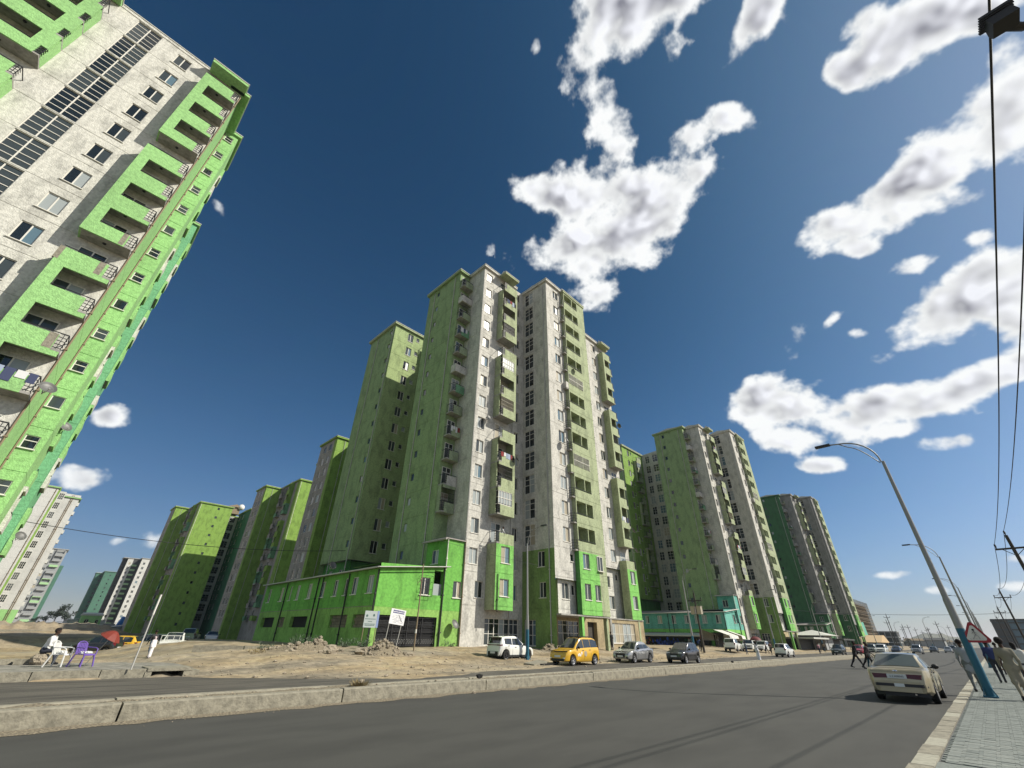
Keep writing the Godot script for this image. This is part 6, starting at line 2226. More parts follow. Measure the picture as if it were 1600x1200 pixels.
	s.roof = [[0, 0.7], [0.03, 1.0], [1.65, 1.04], [1.72, 1.5], [1.85, 1.68], [2.1, 1.7], [2.4, 1.66], [3.1, 1.03], [3.4, 1.0], [4.1, 0.92], [4.35, 0.8], [4.4, 0.6]]
	s.rear = [1.66, 1.84]; s.side_glass = [[1.9, 2.25, 1.6], [2.3, 2.9, 1.6]]
	s.plate = []
	s.trim = [["tail_light", M.tail_red, 0, 0.72, 0.84, 0.7, 0.98, 0.02], ["bumper", M.steel, 0, -0.7, 0.7, 0.45, 0.58, 0.06], ["headlight", M.lens, 1, 0.5, 0.8, 0.76, 0.9, 0.02]]
	s.clear = 0.42
	car = make_car("pickup", "white pickup seen from its tailgate on the dirt at the left", "pickup", s, Vector3(11.2, -0.25, -55.5), 1.2)
	mb = MB.new()
	for y in [1.08, 1.45]:
		mb.bar(Vector3(-2.1, y, -0.7), Vector3(-2.1, y, 0.7), 0.05)
		for sgn in [1.0, -1.0]: mb.bar(Vector3(-2.1, y, sgn * 0.72), Vector3(-0.6, y, sgn * 0.72), 0.05)
	for z in [-0.7, -0.25, 0.25, 0.7]: mb.bar(Vector3(-2.1, 1.0, z), Vector3(-2.1, 1.46, z), 0.04)
	obj("load_rails", mb, M.white_paint, car)
	make_car("hatchback", "yellow taxi in the shade, left of the leaning pole", "taxi", hatch(M.taxi_paint), Vector3(7.7, -0.4, -60.0), 2.6)
	make_car("suv", "pale off-roader in the shade beside the yellow taxi", "car", suv(M.silver_paint), Vector3(10.2, -0.4, -62.0), 2.6)
	make_car("hatchback", "dark small car in the shade behind the plastic chairs", "car", hatch(M.charcoal_paint), Vector3(6.0, -0.4, -58.0), 2.5)
	make_car("suv", "grey off-roader parked in the shade under the lime green towers", "car", suv(M.olive_paint), Vector3(17.4, 0.2, -78.0), 1.2)
	make_car("saloon_car", "grey saloon in the shade right of the parked grey off-roader", "car", saloon(M.silver_paint), Vector3(20.5, 0.2, -80.0), 1.3)

# ---------------------------------------------------------------- people
# bones: [a, b, ra, rb, colour index]; their distance fields are joined smoothly and meshed as one surface
func body_field(mb: MB, bones: Array, cols: Array, cell: float, k: float) -> void:
	var lo := Vector3(1e9, 1e9, 1e9)
	var hi := -lo
	for b in bones:
		var r: float = maxf(b[2], b[3]) + 0.02
		for p in [b[0], b[1]]:
			lo = lo.min(p - Vector3.ONE * r)
			hi = hi.max(p + Vector3.ONE * r)
	lo -= Vector3.ONE * cell * 2
	var nx := int((hi.x - lo.x) / cell) + 4
	var ny := int((hi.y - lo.y) / cell) + 4
	var nz := int((hi.z - lo.z) / cell) + 4
	var f := PackedFloat32Array()
	f.resize(nx * ny * nz)
	f.fill(1.0)
	var near := PackedFloat32Array()
	near.resize(nx * ny * nz)
	near.fill(1.0)
	var id := PackedByteArray()
	id.resize(nx * ny * nz)
	for b in bones:
		var a: Vector3 = b[0]
		var e: Vector3 = b[1]
		var ra: float = b[2]
		var rb: float = b[3]
		var reach := maxf(ra, rb) + cell * 2.5 + k
		var q0 := ((a.min(e) - Vector3.ONE * reach) - lo) / cell
		var q1 := ((a.max(e) + Vector3.ONE * reach) - lo) / cell
		var d := e - a
		var dd := maxf(d.length_squared(), 1e-9)
		for z in range(maxi(int(q0.z), 0), mini(int(q1.z) + 2, nz)):
			for y in range(maxi(int(q0.y), 0), mini(int(q1.y) + 2, ny)):
				var at := (z * ny + y) * nx
				for x in range(maxi(int(q0.x), 0), mini(int(q1.x) + 2, nx)):
					var p := lo + Vector3(x, y, z) * cell
					var t := clampf((p - a).dot(d) / dd, 0.0, 1.0)
					var s := p.distance_to(a + d * t) - (ra + (rb - ra) * t)
					var i := at + x
					if s < near[i]:
						near[i] = s
						id[i] = b[4]
					var o := f[i]
					var h := maxf(k - absf(o - s), 0.0) / k
					f[i] = minf(o, s) - h * h * k * 0.25
	# surface nets
	var vert := {}
	var pos := PackedVector3Array()
	var nor := PackedVector3Array()
	var clr := PackedColorArray()
	for z in nz - 1:
		for y in ny - 1:
			for x in nx - 1:
				var i := (z * ny + y) * nx + x
				var sx := f[i] < 0.0
				var j := i + nx
				var l := i + nx * ny
				var m := l + nx
				var s := int(sx) + int(f[i + 1] < 0.0) + int(f[j] < 0.0) + int(f[j + 1] < 0.0) + int(f[l] < 0.0) + int(f[l + 1] < 0.0) + int(f[m] < 0.0) + int(f[m + 1] < 0.0)
				if s == 0 or s == 8: continue
				var c := [f[i], f[i + 1], f[j], f[j + 1], f[l], f[l + 1], f[m], f[m + 1]]
				var sum := Vector3.ZERO
				var cnt := 0
				for e in [[0, 1], [2, 3], [4, 5], [6, 7], [0, 2], [1, 3], [4, 6], [5, 7], [0, 4], [1, 5], [2, 6], [3, 7]]:
					var fa: float = c[e[0]]
					var fb: float = c[e[1]]
					if (fa < 0.0) != (fb < 0.0):
						var t := fa / (fa - fb)
						var pa := Vector3(e[0] & 1, (e[0] >> 1) & 1, e[0] >> 2)
						var pb := Vector3(e[1] & 1, (e[1] >> 1) & 1, e[1] >> 2)
						sum += pa.lerp(pb, t)
						cnt += 1
				vert[i] = pos.size()
				pos.append(lo + (Vector3(x, y, z) + sum / cnt) * cell)
				nor.append(Vector3(c[1] + c[3] + c[5] + c[7] - c[0] - c[2] - c[4] - c[6], c[2] + c[3] + c[6] + c[7] - c[0] - c[1] - c[4] - c[5], c[4] + c[5] + c[6] + c[7] - c[0] - c[1] - c[2] - c[3]).normalized())
				clr.append(cols[id[i]])
	for i in vert:
		var x: int = i % nx
		var y: int = (i / nx) % ny
		var z: int = i / (nx * ny)
		var inside := f[i] < 0.0
		for ax in 3:
			var st: int = [1, nx, nx * ny][ax]
			if (f[i + st] < 0.0) == inside: continue
			var u: int = [nx, nx * ny, 1][ax]
			var v: int = [nx * ny, 1, nx][ax]
			if not (vert.has(i - u) and vert.has(i - v) and vert.has(i - u - v)): continue
			var q := [vert[i], vert[i - u], vert[i - u - v], vert[i - v]]
			if not inside: q.reverse()
			for tr in [[0, 1, 2], [0, 2, 3]]:
				mb.col = clr[q[tr[0]]]
				var a: int = q[tr[0]]; var b: int = q[tr[1]]; var e: int = q[tr[2]]
				mb.trin(pos[a], pos[b], pos[e], nor[a], nor[b], nor[e])

const SKIN := Color(0.055, 0.03, 0.018)

# look: shirt, trousers, shoes, hair colours (linear); pose: joint angles; faces +x
func person(label: String, at: Vector3, turn: float, look: Dictionary, group := "") -> Node3D:
	var t := thing("person", label, "person", at, turn, group)
	var sc: float = look.get("height", 1.72) / 1.75
	var cols := [SKIN, look.shirt, look.trousers, look.get("shoes", Color(0.015, 0.013, 0.012)), look.get("hair", Color(0.008, 0.007, 0.006))]
	var stride: float = look.get("stride", 0.0)
	var lean: float = look.get("lean", 0.03)
	var seated: bool = look.get("seated", false)
	var cell: float = look.get("cell", 0.026)
	var B := []
	var hip := Vector3(0, 0.93, 0) if not seated else Vector3(-0.05, 0.50, 0)
	var chest := hip + Vector3(lean * 0.9, 0.36, 0)
	var neck := hip + Vector3(lean * 1.3, 0.54, 0)
	var head := neck + Vector3(0.03 + look.get("head_fwd", 0.0), 0.16, 0)
	B.append([hip + Vector3(0, 0, 0.06), hip + Vector3(0, 0, -0.06), 0.125, 0.125, 2])
	B.append([hip + Vector3(0, 0.06, 0), chest, 0.125, 0.145, 1])
	B.append([chest + Vector3(0, 0.02, 0.07), chest + Vector3(0, 0.02, -0.07), 0.125, 0.125, 1])
	B.append([neck + Vector3(-0.01, -0.07, 0.14), neck + Vector3(-0.01, -0.07, -0.14), 0.065, 0.065, 1])
	B.append([neck + Vector3(0, -0.05, 0), head + Vector3(-0.02, -0.04, 0), 0.058, 0.052, 0])
	var wrists := []
	for s in [1.0, -1.0]:
		var ph: float = stride * s
		# leg
		var h := hip + Vector3(0, -0.03, 0.09 * s)
		var knee: Vector3
		var ank: Vector3
		if seated:
			knee = h + Vector3(0.42, 0.02, 0.06 * s)
			ank = knee + Vector3(0.08 + 0.06 * s, -0.42, 0.02 * s)
		else:
			knee = h + Vector3(sin(ph * 0.9) * 0.43, -cos(ph * 0.9) * 0.43, 0.005 * s)
			var bend: float = ph * 0.75 - (0.45 * absf(stride) if ph < 0 else 0.02)
			ank = knee + Vector3(sin(bend) * 0.42, -cos(bend) * 0.42, 0)
			if ank.y > 0.085 and ph > 0: ank.y = 0.085
		B.append([h, knee, 0.092, 0.062, 2])
		B.append([knee, ank, 0.062, 0.043, 2])
		B.append([ank + Vector3(-0.03, -0.035, 0), ank + Vector3(0.16, -0.05 if ph >= 0 or seated else -0.09, 0.01 * s), 0.042, 0.034, 3])
		# arm
		var sh := neck + Vector3(-0.01, -0.075, 0.185 * s)
		var aa: float = look.get("arm_l" if s < 0 else "arm_r", -ph * 0.8)
		var ab: float = look.get("fore_l" if s < 0 else "fore_r", aa + 0.35)
		var elb := sh + Vector3(sin(aa) * 0.29, -cos(aa) * 0.29, 0.05 * s)
		var wr := elb + Vector3(sin(ab) * 0.25, -cos(ab) * 0.25, look.get("in", 0.0) * s)
		B.append([sh, elb, 0.054, 0.044, 1])
		B.append([elb, wr, 0.042, 0.030, 1 if look.get("sleeves", true) else 0])
		wrists.append([wr, (wr - elb).normalized(), s])
	if look.has("robe"):
		# a long garment hanging to a hem
		var hem: float = look.robe
		B.append([hip + Vector3(0, 0.05, 0), Vector3(hip.x + 0.02, hem, 0.05), 0.112, 0.125, 1])
		B.append([hip + Vector3(0, 0.05, 0), Vector3(hip.x - 0.02, hem, -0.05), 0.112, 0.125, 1])
	if look.has("shawl"):
		B.append([neck + Vector3(-0.03, -0.08, 0.13), hip + Vector3(-0.02, 0.0, 0.14), 0.10, 0.13, 1])
		B.append([neck + Vector3(-0.03, -0.08, -0.13), hip + Vector3(-0.02, 0.0, -0.14), 0.10, 0.13, 1])
	var mb := MB.new()
	mb.colored = true
	mb.t = Transform3D(Basis().scaled(Vector3.ONE * sc), Vector3.ZERO)
	body_field(mb, B, cols, cell, 0.055)
	var fine: bool = look.get("fine", true)
	# head with brow, nose, mouth, chin and ears
	var H := []
	H.append([head + Vector3(-0.015, 0.035, 0), head + Vector3(0.012, 0.03, 0), 0.088, 0.082, 0])
	H.append([head + Vector3(0.01, 0.0, 0), head + Vector3(0.045, -0.075, 0), 0.07, 0.038, 0])
	H.append([head + Vector3(0.086, 0.02, 0), head + Vector3(0.104, -0.022, 0), 0.011, 0.016, 0])
	H.append([head + Vector3(0.078, -0.052, 0.02), head + Vector3(0.078, -0.052, -0.02), 0.013, 0.013, 0])
	for s in [1.0, -1.0]:
		H.append([head + Vector3(0.082, 0.042, 0.02 * s), head + Vector3(0.07, 0.042, 0.05 * s), 0.014, 0.012, 0])
		H.append([head + Vector3(0.0, 0.025, 0.083 * s), head + Vector3(-0.004, -0.02, 0.08 * s), 0.018, 0.012, 0])
	H.append([neck + Vector3(0, -0.02, 0), head + Vector3(-0.02, -0.04, 0), 0.056, 0.056, 0])
	body_field(mb, H, cols, 0.012 if fine else 0.03, 0.02)
	if fine:
		for w in wrists:
			var F := []
			var d: Vector3 = w[1]
			var fw := Vector3(d.y, -d.x, 0).normalized() * -1.0
			var n := d.cross(fw)
			var c: Vector3 = w[0]
			F.append([c - d * 0.02, c + d * 0.035 + fw * 0.018, 0.024, 0.022, 0])
			F.append([c + d * 0.03 - fw * 0.02, c + d * 0.08 - fw * 0.022, 0.016, 0.014, 0])
			F.append([c + d * 0.03 + fw * 0.02, c + d * 0.08 + fw * 0.022, 0.016, 0.014, 0])
			for q in 4:
				var o: Vector3 = fw * (0.03 - 0.02 * q)
				var l: float = [0.036, 0.042, 0.039, 0.03][q]
				var k0: Vector3 = c + d * 0.085 + o
				var k1: Vector3 = k0 + (d * 0.9 - n * w[2] * 0.35) * l
				F.append([k0, k1, 0.0095, 0.009, 0])
				F.append([k1, k1 + (d * 0.55 - n * w[2] * 0.8) * l * 0.85, 0.009, 0.0075, 0])
			F.append([c + d * 0.025 + fw * 0.028, c + d * 0.06 + fw * 0.055, 0.012, 0.010, 0])
			F.append([c + d * 0.06 + fw * 0.055, c + d * 0.09 + fw * 0.058, 0.010, 0.008, 0])
			body_field(mb, F, cols, 0.0065, 0.008)
	obj("body", mb, M.cloth, t)
	# hair or headgear
	var G := []
	var hs: float = look.get("hair_size", 0.0)
	G.append([head + Vector3(-0.028, 0.05, 0), head + Vector3(0.0, 0.062, 0), 0.092 + hs, 0.084 + hs, 0])
	if look.get("bob", false): G.append([head + Vector3(-0.045, 0.02, 0), head + Vector3(-0.06, -0.1, 0), 0.085 + hs, 0.07 + hs, 0])
	var hm := MB.new()
	hm.t = mb.t
	hm.colored = true
	body_field(hm, G, [cols[4]], 0.014 if fine else 0.03, 0.02)
	obj("hair", hm, M.cloth, t)
	return t

func people() -> void:
	# on the near pavement, walking away
	person("person in a long khaki robe walking away, nearest on the pavement", Vector3(23.75, 0.152, 0.20), 0.08, {"shirt": Color(0.21, 0.19, 0.14), "trousers": Color(0.25, 0.22, 0.16), "robe": 0.5, "stride": 0.42, "hair_size": 0.02, "height": 1.75})
	person("person in pale grey stepping behind the blue lamp post", Vector3(26.9, 0.152, -0.95), 0.0, {"shirt": Color(0.25, 0.27, 0.29), "trousers": Color(0.12, 0.13, 0.13), "robe": 0.72, "stride": 0.25, "height": 1.72})
	person("person in a blue shirt and dark trousers walking away", Vector3(34.2, 0.152, -0.22), 0.05, {"shirt": Color(0.02, 0.035, 0.11), "trousers": Color(0.02, 0.025, 0.035), "stride": 0.4, "height": 1.74, "sleeves": false})
	person("person in a white shawl at the right edge carrying a green bag", Vector3(30.2, 0.152, 0.62), 0.1, {"shirt": Color(0.5, 0.49, 0.45), "trousers": Color(0.05, 0.05, 0.06), "shawl": true, "robe": 0.7, "stride": 0.3, "bob": true, "height": 1.66})
	person("small distant figure in light clothes on the pavement beyond the blue shirt", Vector3(44.5, 0.152, 0.1), 0.0, {"shirt": Color(0.35, 0.32, 0.28), "trousers": Color(0.06, 0.05, 0.05), "stride": -0.3, "fine": false, "cell": 0.035})
	person("distant figure in grey at the far right of the pavement", Vector3(46.5, 0.152, 1.0), 0.0, {"shirt": Color(0.2, 0.2, 0.21), "trousers": Color(0.04, 0.04, 0.05), "stride": 0.2, "fine": false, "cell": 0.035})
	var rng := RandomNumberGenerator.new()
	rng.seed = 8
	var bag := MB.new()
	bag.blob(Vector3.ZERO, Vector3(0.16, 0.2, 0.09), rng, 0.12, 6, 9)
	bag.smooth(60)
	bag.tube([Vector3(-0.08, 0.16, 0), Vector3(-0.05, 0.34, 0), Vector3(0.05, 0.34, 0), Vector3(0.08, 0.16, 0)], 0.012, 5)
	var o := obj("bag", bag, mat("bag_green", lin(0.10, 0.36, 0.22), 0.6))
	o.position = Vector3(30.05, 0.75, 0.98)
	tag(o, "green bag hanging from the hand of the person in the white shawl", "bag")
	# three men crossing
	person("leftmost of three men crossing the road, all in black, mid-stride", Vector3(46.9, 0, -8.0), -1.2, {"shirt": Color(0.012, 0.012, 0.013), "trousers": Color(0.014, 0.014, 0.016), "stride": 0.5, "lean": 0.1, "height": 1.83})
	person("middle man crossing the road, dark jacket, stepping forward", Vector3(46.0, 0, -7.1), -1.3, {"shirt": Color(0.04, 0.035, 0.035), "trousers": Color(0.012, 0.012, 0.012), "stride": 0.55, "lean": 0.08, "height": 1.78})
	person("rightmost man crossing the road, in teal trousers", Vector3(47.8, 0, -7.3), -1.2, {"shirt": Color(0.06, 0.05, 0.055), "trousers": Color(0.01, 0.06, 0.08), "stride": 0.25, "lean": 0.06, "height": 1.7})
	# woman in white with a parasol
	person("woman in a long white dress under a dark red parasol", Vector3(52.6, 0, -17.0), 2.6, {"shirt": Color(0.72, 0.72, 0.74), "trousers": Color(0.6, 0.6, 0.6), "robe": 0.14, "stride": 0.12, "height": 1.68, "bob": true, "arm_l": 0.9, "fore_l": 2.4})
	var t := thing("parasol", "dark red parasol held over the woman in white", "parasol", Vector3(52.45, 1.15, -16.85))
	var mb := MB.new()
	mb.tube([Vector3(0, 0, 0), Vector3(0, 0.95, 0)], 0.012, 6)
	obj("shaft", mb, M.black, t)
	mb = MB.new()
	mb.lathe([[0.56, 0.62], [0.48, 0.76], [0.32, 0.88], [0.14, 0.94], [0.0, 0.96]], 8)
	mb.lathe([[0.0, 0.945], [0.14, 0.925], [0.32, 0.865], [0.48, 0.745], [0.56, 0.62]], 8)
	obj("canopy", mb, mat("parasol_red", lin(0.11, 0.015, 0.015), 0.7), t)
	# by the buildings
	person("person in black standing before the cream shop windows of the central tower", Vector3(47.0, 0.62, -30.2), 1.2, {"shirt": Color(0.012, 0.012, 0.012), "trousers": Color(0.012, 0.012, 0.014), "height": 1.72, "robe": 0.6, "in": -0.08})
	person("person leaning on the balcony rail above the bright green bay", Vector3(33.0, 10.22, -33.85), -0.9, {"shirt": Color(0.5, 0.5, 0.5), "trousers": Color(0.02, 0.02, 0.02), "lean": 0.12, "arm_l": 0.5, "arm_r": 0.5, "fine": true, "height": 1.7})
	var far := [[64.0, -27.4, 0.3, "person in black beside the dark hatchback's lamp post"], [85.0, -26.0, 2.0, "person in a pale shirt on the dirt left of the kiosk"], [79.0, -23.6, 0.6, "person in a brown top near the white car on the carriageway"], [89.0, -25.0, 4.0, "person in dark clothes walking on the dirt behind the white car"], [100.0, -22.0, 1.0, "person in pink standing left of the dark green hatchback"], [74.8, -25.6, 2.2, "person in jeans by the white off-roader"], [118.0, -25.0, 0.2, "tall person in brown by the kiosk"], [121.0, -26.5, 2.9, "person in a white top in front of the kiosk"], [67.2, -29.0, 0.0, "person in blue by the tent stalls"]]
	for k in far.size():
		var q: Array = far[k]
		person(q[3], Vector3(q[0], ground_y(q[0], q[1]), q[1]), q[2], {"shirt": [Color(0.02, 0.02, 0.02), Color(0.42, 0.38, 0.36), Color(0.13, 0.08, 0.06), Color(0.03, 0.03, 0.035), Color(0.35, 0.18, 0.2), Color(0.1, 0.12, 0.15), Color(0.2, 0.15, 0.1), Color(0.5, 0.5, 0.48), Color(0.05, 0.08, 0.2)][k], "trousers": [Color(0.02, 0.02, 0.02), Color(0.04, 0.04, 0.05), Color(0.02, 0.02, 0.02), Color(0.02, 0.02, 0.03), Color(0.05, 0.05, 0.06), Color(0.05, 0.07, 0.12), Color(0.03, 0.02, 0.02), Color(0.05, 0.05, 0.05), Color(0.03, 0.03, 0.04)][k], "stride": [0.2, 0.3, 0.4, 0.35, 0.0, 0.1, 0.2, 0.3, 0.0][k], "fine": false, "cell": 0.04, "height": 1.62 + 0.02 * (k % 5)}, "people along the far side of the street")
	# at the left: seated man, a walker and one in white by the pickup
	person("man in a white shirt sitting by the plastic chairs, arms folded", Vector3(1.4, 0.30, -29.6), -0.4, {"shirt": Color(0.62, 0.62, 0.60), "trousers": Color(0.03, 0.035, 0.05), "seated": true, "lean": 0.1, "arm_l": 0.25, "arm_r": 0.25, "fore_l": 1.5, "fore_r": 1.5, "in": -0.15, "hair_size": 0.012, "height": 1.75})
	person("person in a grey jacket and jeans walking left of the pickup", Vector3(7.6, ground_y(7.6, -44.0), -44.0), 1.9, {"shirt": Color(0.03, 0.03, 0.035), "trousers": Color(0.08, 0.11, 0.17), "stride": 0.25, "height": 1.7})
	person("small figure draped in white in front of the pickup", Vector3(5.5, ground_y(5.5, -31.5), -31.5), 2.2, {"shirt": Color(0.66, 0.62, 0.62), "trousers": Color(0.6, 0.6, 0.6), "robe": 0.15, "shawl": true, "height": 0.95, "bob": true, "hair": Color(0.5, 0.4, 0.4)})

# ---------------------------------------------------------------- street furniture
func street_lamp(label: String, at: Vector3, turn: float, h: float, blue: bool) -> Node3D:
	# pole with a double curved arm; the arm reaches along local +z
	var t := thing("street_lamp", label, "street lamp", at, turn, "street lamps along the road")
	var mb := MB.new()
	mb.tube([Vector3(0, 0, 0), Vector3(0, h * 0.35, 0), Vector3(0, h * 0.36, 0), Vector3(0, h, 0)], [0.125, 0.115, 0.095, 0.06], 12)
	obj("pole", mb, M.steel, t)
	mb = MB.new()
	mb.tube([Vector3(0, 0.0, 0), Vector3(0, 2.05, 0)], [0.131, 0.124], 12)
	mb.box(-0.19, 0.19, 0.0, 0.05, -0.19, 0.19)
	for a in 4:
		var d := Vector3(cos(a * PI / 2 + PI / 4), 0, sin(a * PI / 2 + PI / 4))
		mb.bar(d * 0.12 + Vector3(0, 0.3, 0), d * 0.24 + Vector3(0, 0.03, 0), 0.03)
	obj("painted_foot", mb, M.pole_blue if blue else M.steel, t)
	mb = MB.new()
	var p := []
	var q := []
	for k in 9:
		var a := k / 8.0
		p.append(Vector3(0, h + 1.18 * sin(a * PI / 2), 0.06 + 1.25 * (1 - cos(a * PI / 2)) ))
		q.append(Vector3(0, h - 0.05 + 1.0 * sin(a * PI / 2), 0.1 + 1.0 * a))
	p.append(Vector3(0, h + 1.24, 1.75))
	mb.tube(p, 0.032, 7)
	q[-1] = Vector3(0, h + 1.17, 1.3)
	mb.tube(q, 0.022, 6)
	obj("arm", mb, M.steel, t)
	mb = MB.new()
	mb.prism(PackedVector2Array([Vector2(-0.11, -0.04), Vector2(0.11, -0.04), Vector2(0.08, 0.05), Vector2(-0.08, 0.05)]), 0.0, 0.62)
	var hd := obj("lamp_head", mb, M.dark_frame, t)
	hd.position = Vector3(0, h + 1.24, 1.62)
	mb = MB.new()
	mb.box(-0.08, 0.08, -0.055, -0.042, 0.15, 0.58)
	obj("lens", mb, M.glass_grey, hd)
	return t

func power_pole(label: String, at: Vector3, h: float) -> Node3D:
	var t := thing("power_pole", label, "power pole", at, 0, "wooden power poles")
	var mb := MB.new()
	mb.tube([Vector3(0, 0, 0), Vector3(0, h, 0)], [0.15, 0.10], 10)
	obj("pole", mb, M.wood, t)
	mb = MB.new()
	mb.box(-0.06, 0.06, h - 1.02, h - 0.9, -0.95, 0.95)
	mb.bar(Vector3(0, h - 1.5, 0), Vector3(0, h - 1.0, 0.6), 0.04)
	mb.bar(Vector3(0, h - 1.5, 0), Vector3(0, h - 1.0, -0.6), 0.04)
	obj("crossarm", mb, M.wood, t)
	for s in [Vector3(0, h - 0.9, -0.88), Vector3(0, h - 0.9, 0.88), Vector3(0, h, 0)]:
		mb = MB.new()
		mb.lathe([[0.03, -0.05], [0.03, 0.08], [0.07, 0.1], [0.05, 0.16], [0.075, 0.2], [0.05, 0.26], [0.06, 0.3], [0.0, 0.34]], 9)
		var i := obj("insulator", mb, M.black, t)
		i.position = s
	return t

func wire(label: String, a: Vector3, b: Vector3, sag: float, r := 0.014, group := "") -> void:
	var mb := MB.new()
	var p := []
	var n := 24
	for k in n + 1:
		var f := float(k) / n
		p.append(a.lerp(b, f) - Vector3(0, sag * 4.0 * f * (1 - f), 0))
	mb.tube(p, r, 5)
	var o := obj("overhead_wire", mb, M.cable)
	tag(o, label, "wire", group)

func roadside() -> void:
	# near side lamps
	var words := ["nearest street lamp, its foot painted blue, arching over the road at the right", "second street lamp along the near pavement", "third street lamp along the near pavement", "fourth street lamp along the near pavement", "fifth street lamp along the near pavement", "sixth street lamp along the near pavement", "farthest street lamp along the near pavement"]
	var first: Node3D = null
	for k in 7:
		var x: float = [24.25, 57.0, 90.0, 123.0, 156.0, 189.0, 222.0][k]
		if k == 0: first = street_lamp(words[k], Vector3(x, 0.15, -0.64), PI, 8.5, true)
		else: copy(first, words[k], Vector3(x, 0.15, -0.66), PI)
	var wl := ["street lamp with a blue foot in front of the white hatchback", "second street lamp on the far side, in front of the turquoise annex", "third street lamp on the far side, before the second tower", "fourth street lamp on the far side, before the dark green annex", "fifth street lamp on the far side, near the construction site", "farthest street lamp on the far side"]
	for k in 6:
		var p: Vector3 = [Vector3(28.35, 0.12, -25.85), Vector3(60.5, 0.1, -26.9), Vector3(94, 0.1, -27.2), Vector3(128, 0.1, -27.2), Vector3(200, 0.1, -27), Vector3(260, 0.1, -27)][k]
		copy(first, wl[k], p, 0.0)
	# warning sign on the first lamp: red bordered triangle with a walking figure
	var t := thing("crossing_sign", "red bordered triangular pedestrian crossing sign on the nearest lamp post", "traffic sign", Vector3(24.12, 1.80, -0.31), 0)
	t.rotation = Vector3(0, -0.12, 0)
	var face := func(r: float, x: float) -> PackedVector2Array:
		var c := Vector2(0, 0.20)
		var o := PackedVector2Array()
		for k in 3:
			var a := deg_to_rad([210.0, 330.0, 90.0][k])
			for j in [-0.10, 0.0, 0.10]:
				o.append(c + Vector2(cos(a + j * 1.5), sin(a + j * 1.5)) * r * (1.0 - absf(j) * 0.35))
		return o
	# the sign's plane faces -x: build it in x,y and turn it
	var turned := Transform3D(Basis(Vector3.UP, -PI / 2), Vector3.ZERO)
	var mb := MB.new(); mb.t = turned
	mb.prism(face.call(0.40, 0.0), -0.006, 0.0)
	obj("border", mb, mat("sign_red", lin(0.30, 0.015, 0.025), 0.5), t)
	mb = MB.new(); mb.t = turned
	mb.prism(face.call(0.29, 0.0), 0.0005, 0.004)
	obj("face", mb, mat("sign_white", lin(0.62, 0.60, 0.55), 0.5), t)
	mb = MB.new(); mb.t = turned
	var w := 0.022
	for b in [[Vector3(0.0, 0.315, 0), Vector3(0.015, 0.20, 0), 0.065], [Vector3(0.015, 0.21, 0), Vector3(0.075, 0.145, 0), 0.036], [Vector3(0.075, 0.145, 0), Vector3(0.085, 0.085, 0), 0.03], [Vector3(0.015, 0.21, 0), Vector3(-0.03, 0.14, 0), 0.036], [Vector3(-0.03, 0.14, 0), Vector3(-0.085, 0.085, 0), 0.03], [Vector3(0.0, 0.30, 0), Vector3(0.075, 0.24, 0), 0.026], [Vector3(0.0, 0.30, 0), Vector3(-0.07, 0.235, 0), 0.026]]:
		mb.bar(b[0] + Vector3(0, 0, 0.006), b[1] + Vector3(0, 0, 0.006), b[2], 0.004)
	for k in 5: mb.bar(Vector3(-0.17 + k * 0.08, 0.082, 0.006), Vector3(-0.15 + k * 0.08, 0.062, 0.006), 0.045, 0.004)
	mb.t = turned * Transform3D(Basis(Vector3(1, 0, 0), PI / 2), Vector3(0.0, 0.352, 0.006))
	mb.lathe([[0.034, 0.0], [0.034, 0.004], [0.0, 0.004]], 12)
	obj("walking_figure", mb, M.ink, t)
	mb = MB.new()
	mb.box(0.005, 0.03, 0.08, 0.11, -0.35, 0.1)
	mb.box(0.005, 0.03, 0.28, 0.31, -0.35, 0.1)
	obj("bracket", mb, M.steel, t)
	# camera box on the first lamp
	# power line on the near side
	var px := [-4.0, 51.2, 104.6, 151.0, 200.0]
	var labels := ["power pole behind the viewpoint that carries the near wires", "nearest wooden power pole with a crossarm at the right edge", "second wooden power pole, beyond the nearest", "third wooden power pole, small", "fourth wooden power pole, smallest on the near side"]
	var hz := 9.0
	for k in range(1, 5): power_pole(labels[k], Vector3(px[k], 0.1, 3.75), hz)
	for k in 4:
		var n := 0
		for s in [Vector3(0, hz - 0.6, -0.88), Vector3(0, hz + 0.3, 0), Vector3(0, hz - 0.6, 0.88)]:
			var a: Vector3 = Vector3(px[k], 0.1, 3.75) + s
			var b: Vector3 = Vector3(px[k + 1], 0.1, 3.75) + s
			if k == 0:
				a = [Vector3(-2.0, 9.3, 2.93), Vector3(-2.0, 9.3, 3.30), Vector3(-2.0, 9.3, 5.0)][n]
			wire(["left", "middle", "right"][n] + [" wire overhead running down to the nearest power pole", " wire between the nearest and second power poles", " wire between the second and third power poles", " wire between the third and fourth power poles"][k], a, b, 0.55 if k == 0 else 1.2, 0.016 if k == 0 else 0.02, "power line wires")
			n += 1
	# poles crowding the far end of the street
	var rng := RandomNumberGenerator.new()
	rng.seed = 31
	for k in 22:
		var x := 215.0 + k * 17.0 + rng.randf_range(-5, 5)
		var z := -26.0 - rng.randf_range(-2, 6) if k % 3 else rng.randf_range(-14.6, -13.6)
		if k % 3 == 0 and k % 2 == 0:
			copy(first, "far-off street lamp among the crowd of poles at the end of the street", Vector3(x, 0.0, -14.0), PI if k % 4 else 0.0, "far street lamps at the end of the street")
		else:
			var q := power_pole("far-off power pole among the crowd of poles at the end of the street", Vector3(x, 0.0, z), rng.randf_range(9, 12))
			q.set_meta("group", "far power poles at the end of the street")
	# single wires
	wire("thin wire crossing from the near tower to the lime green towers", Vector3(-3.6, 10.3, -62.0), Vector3(27.3, 11.2, -58.0), 0.9, 0.03)
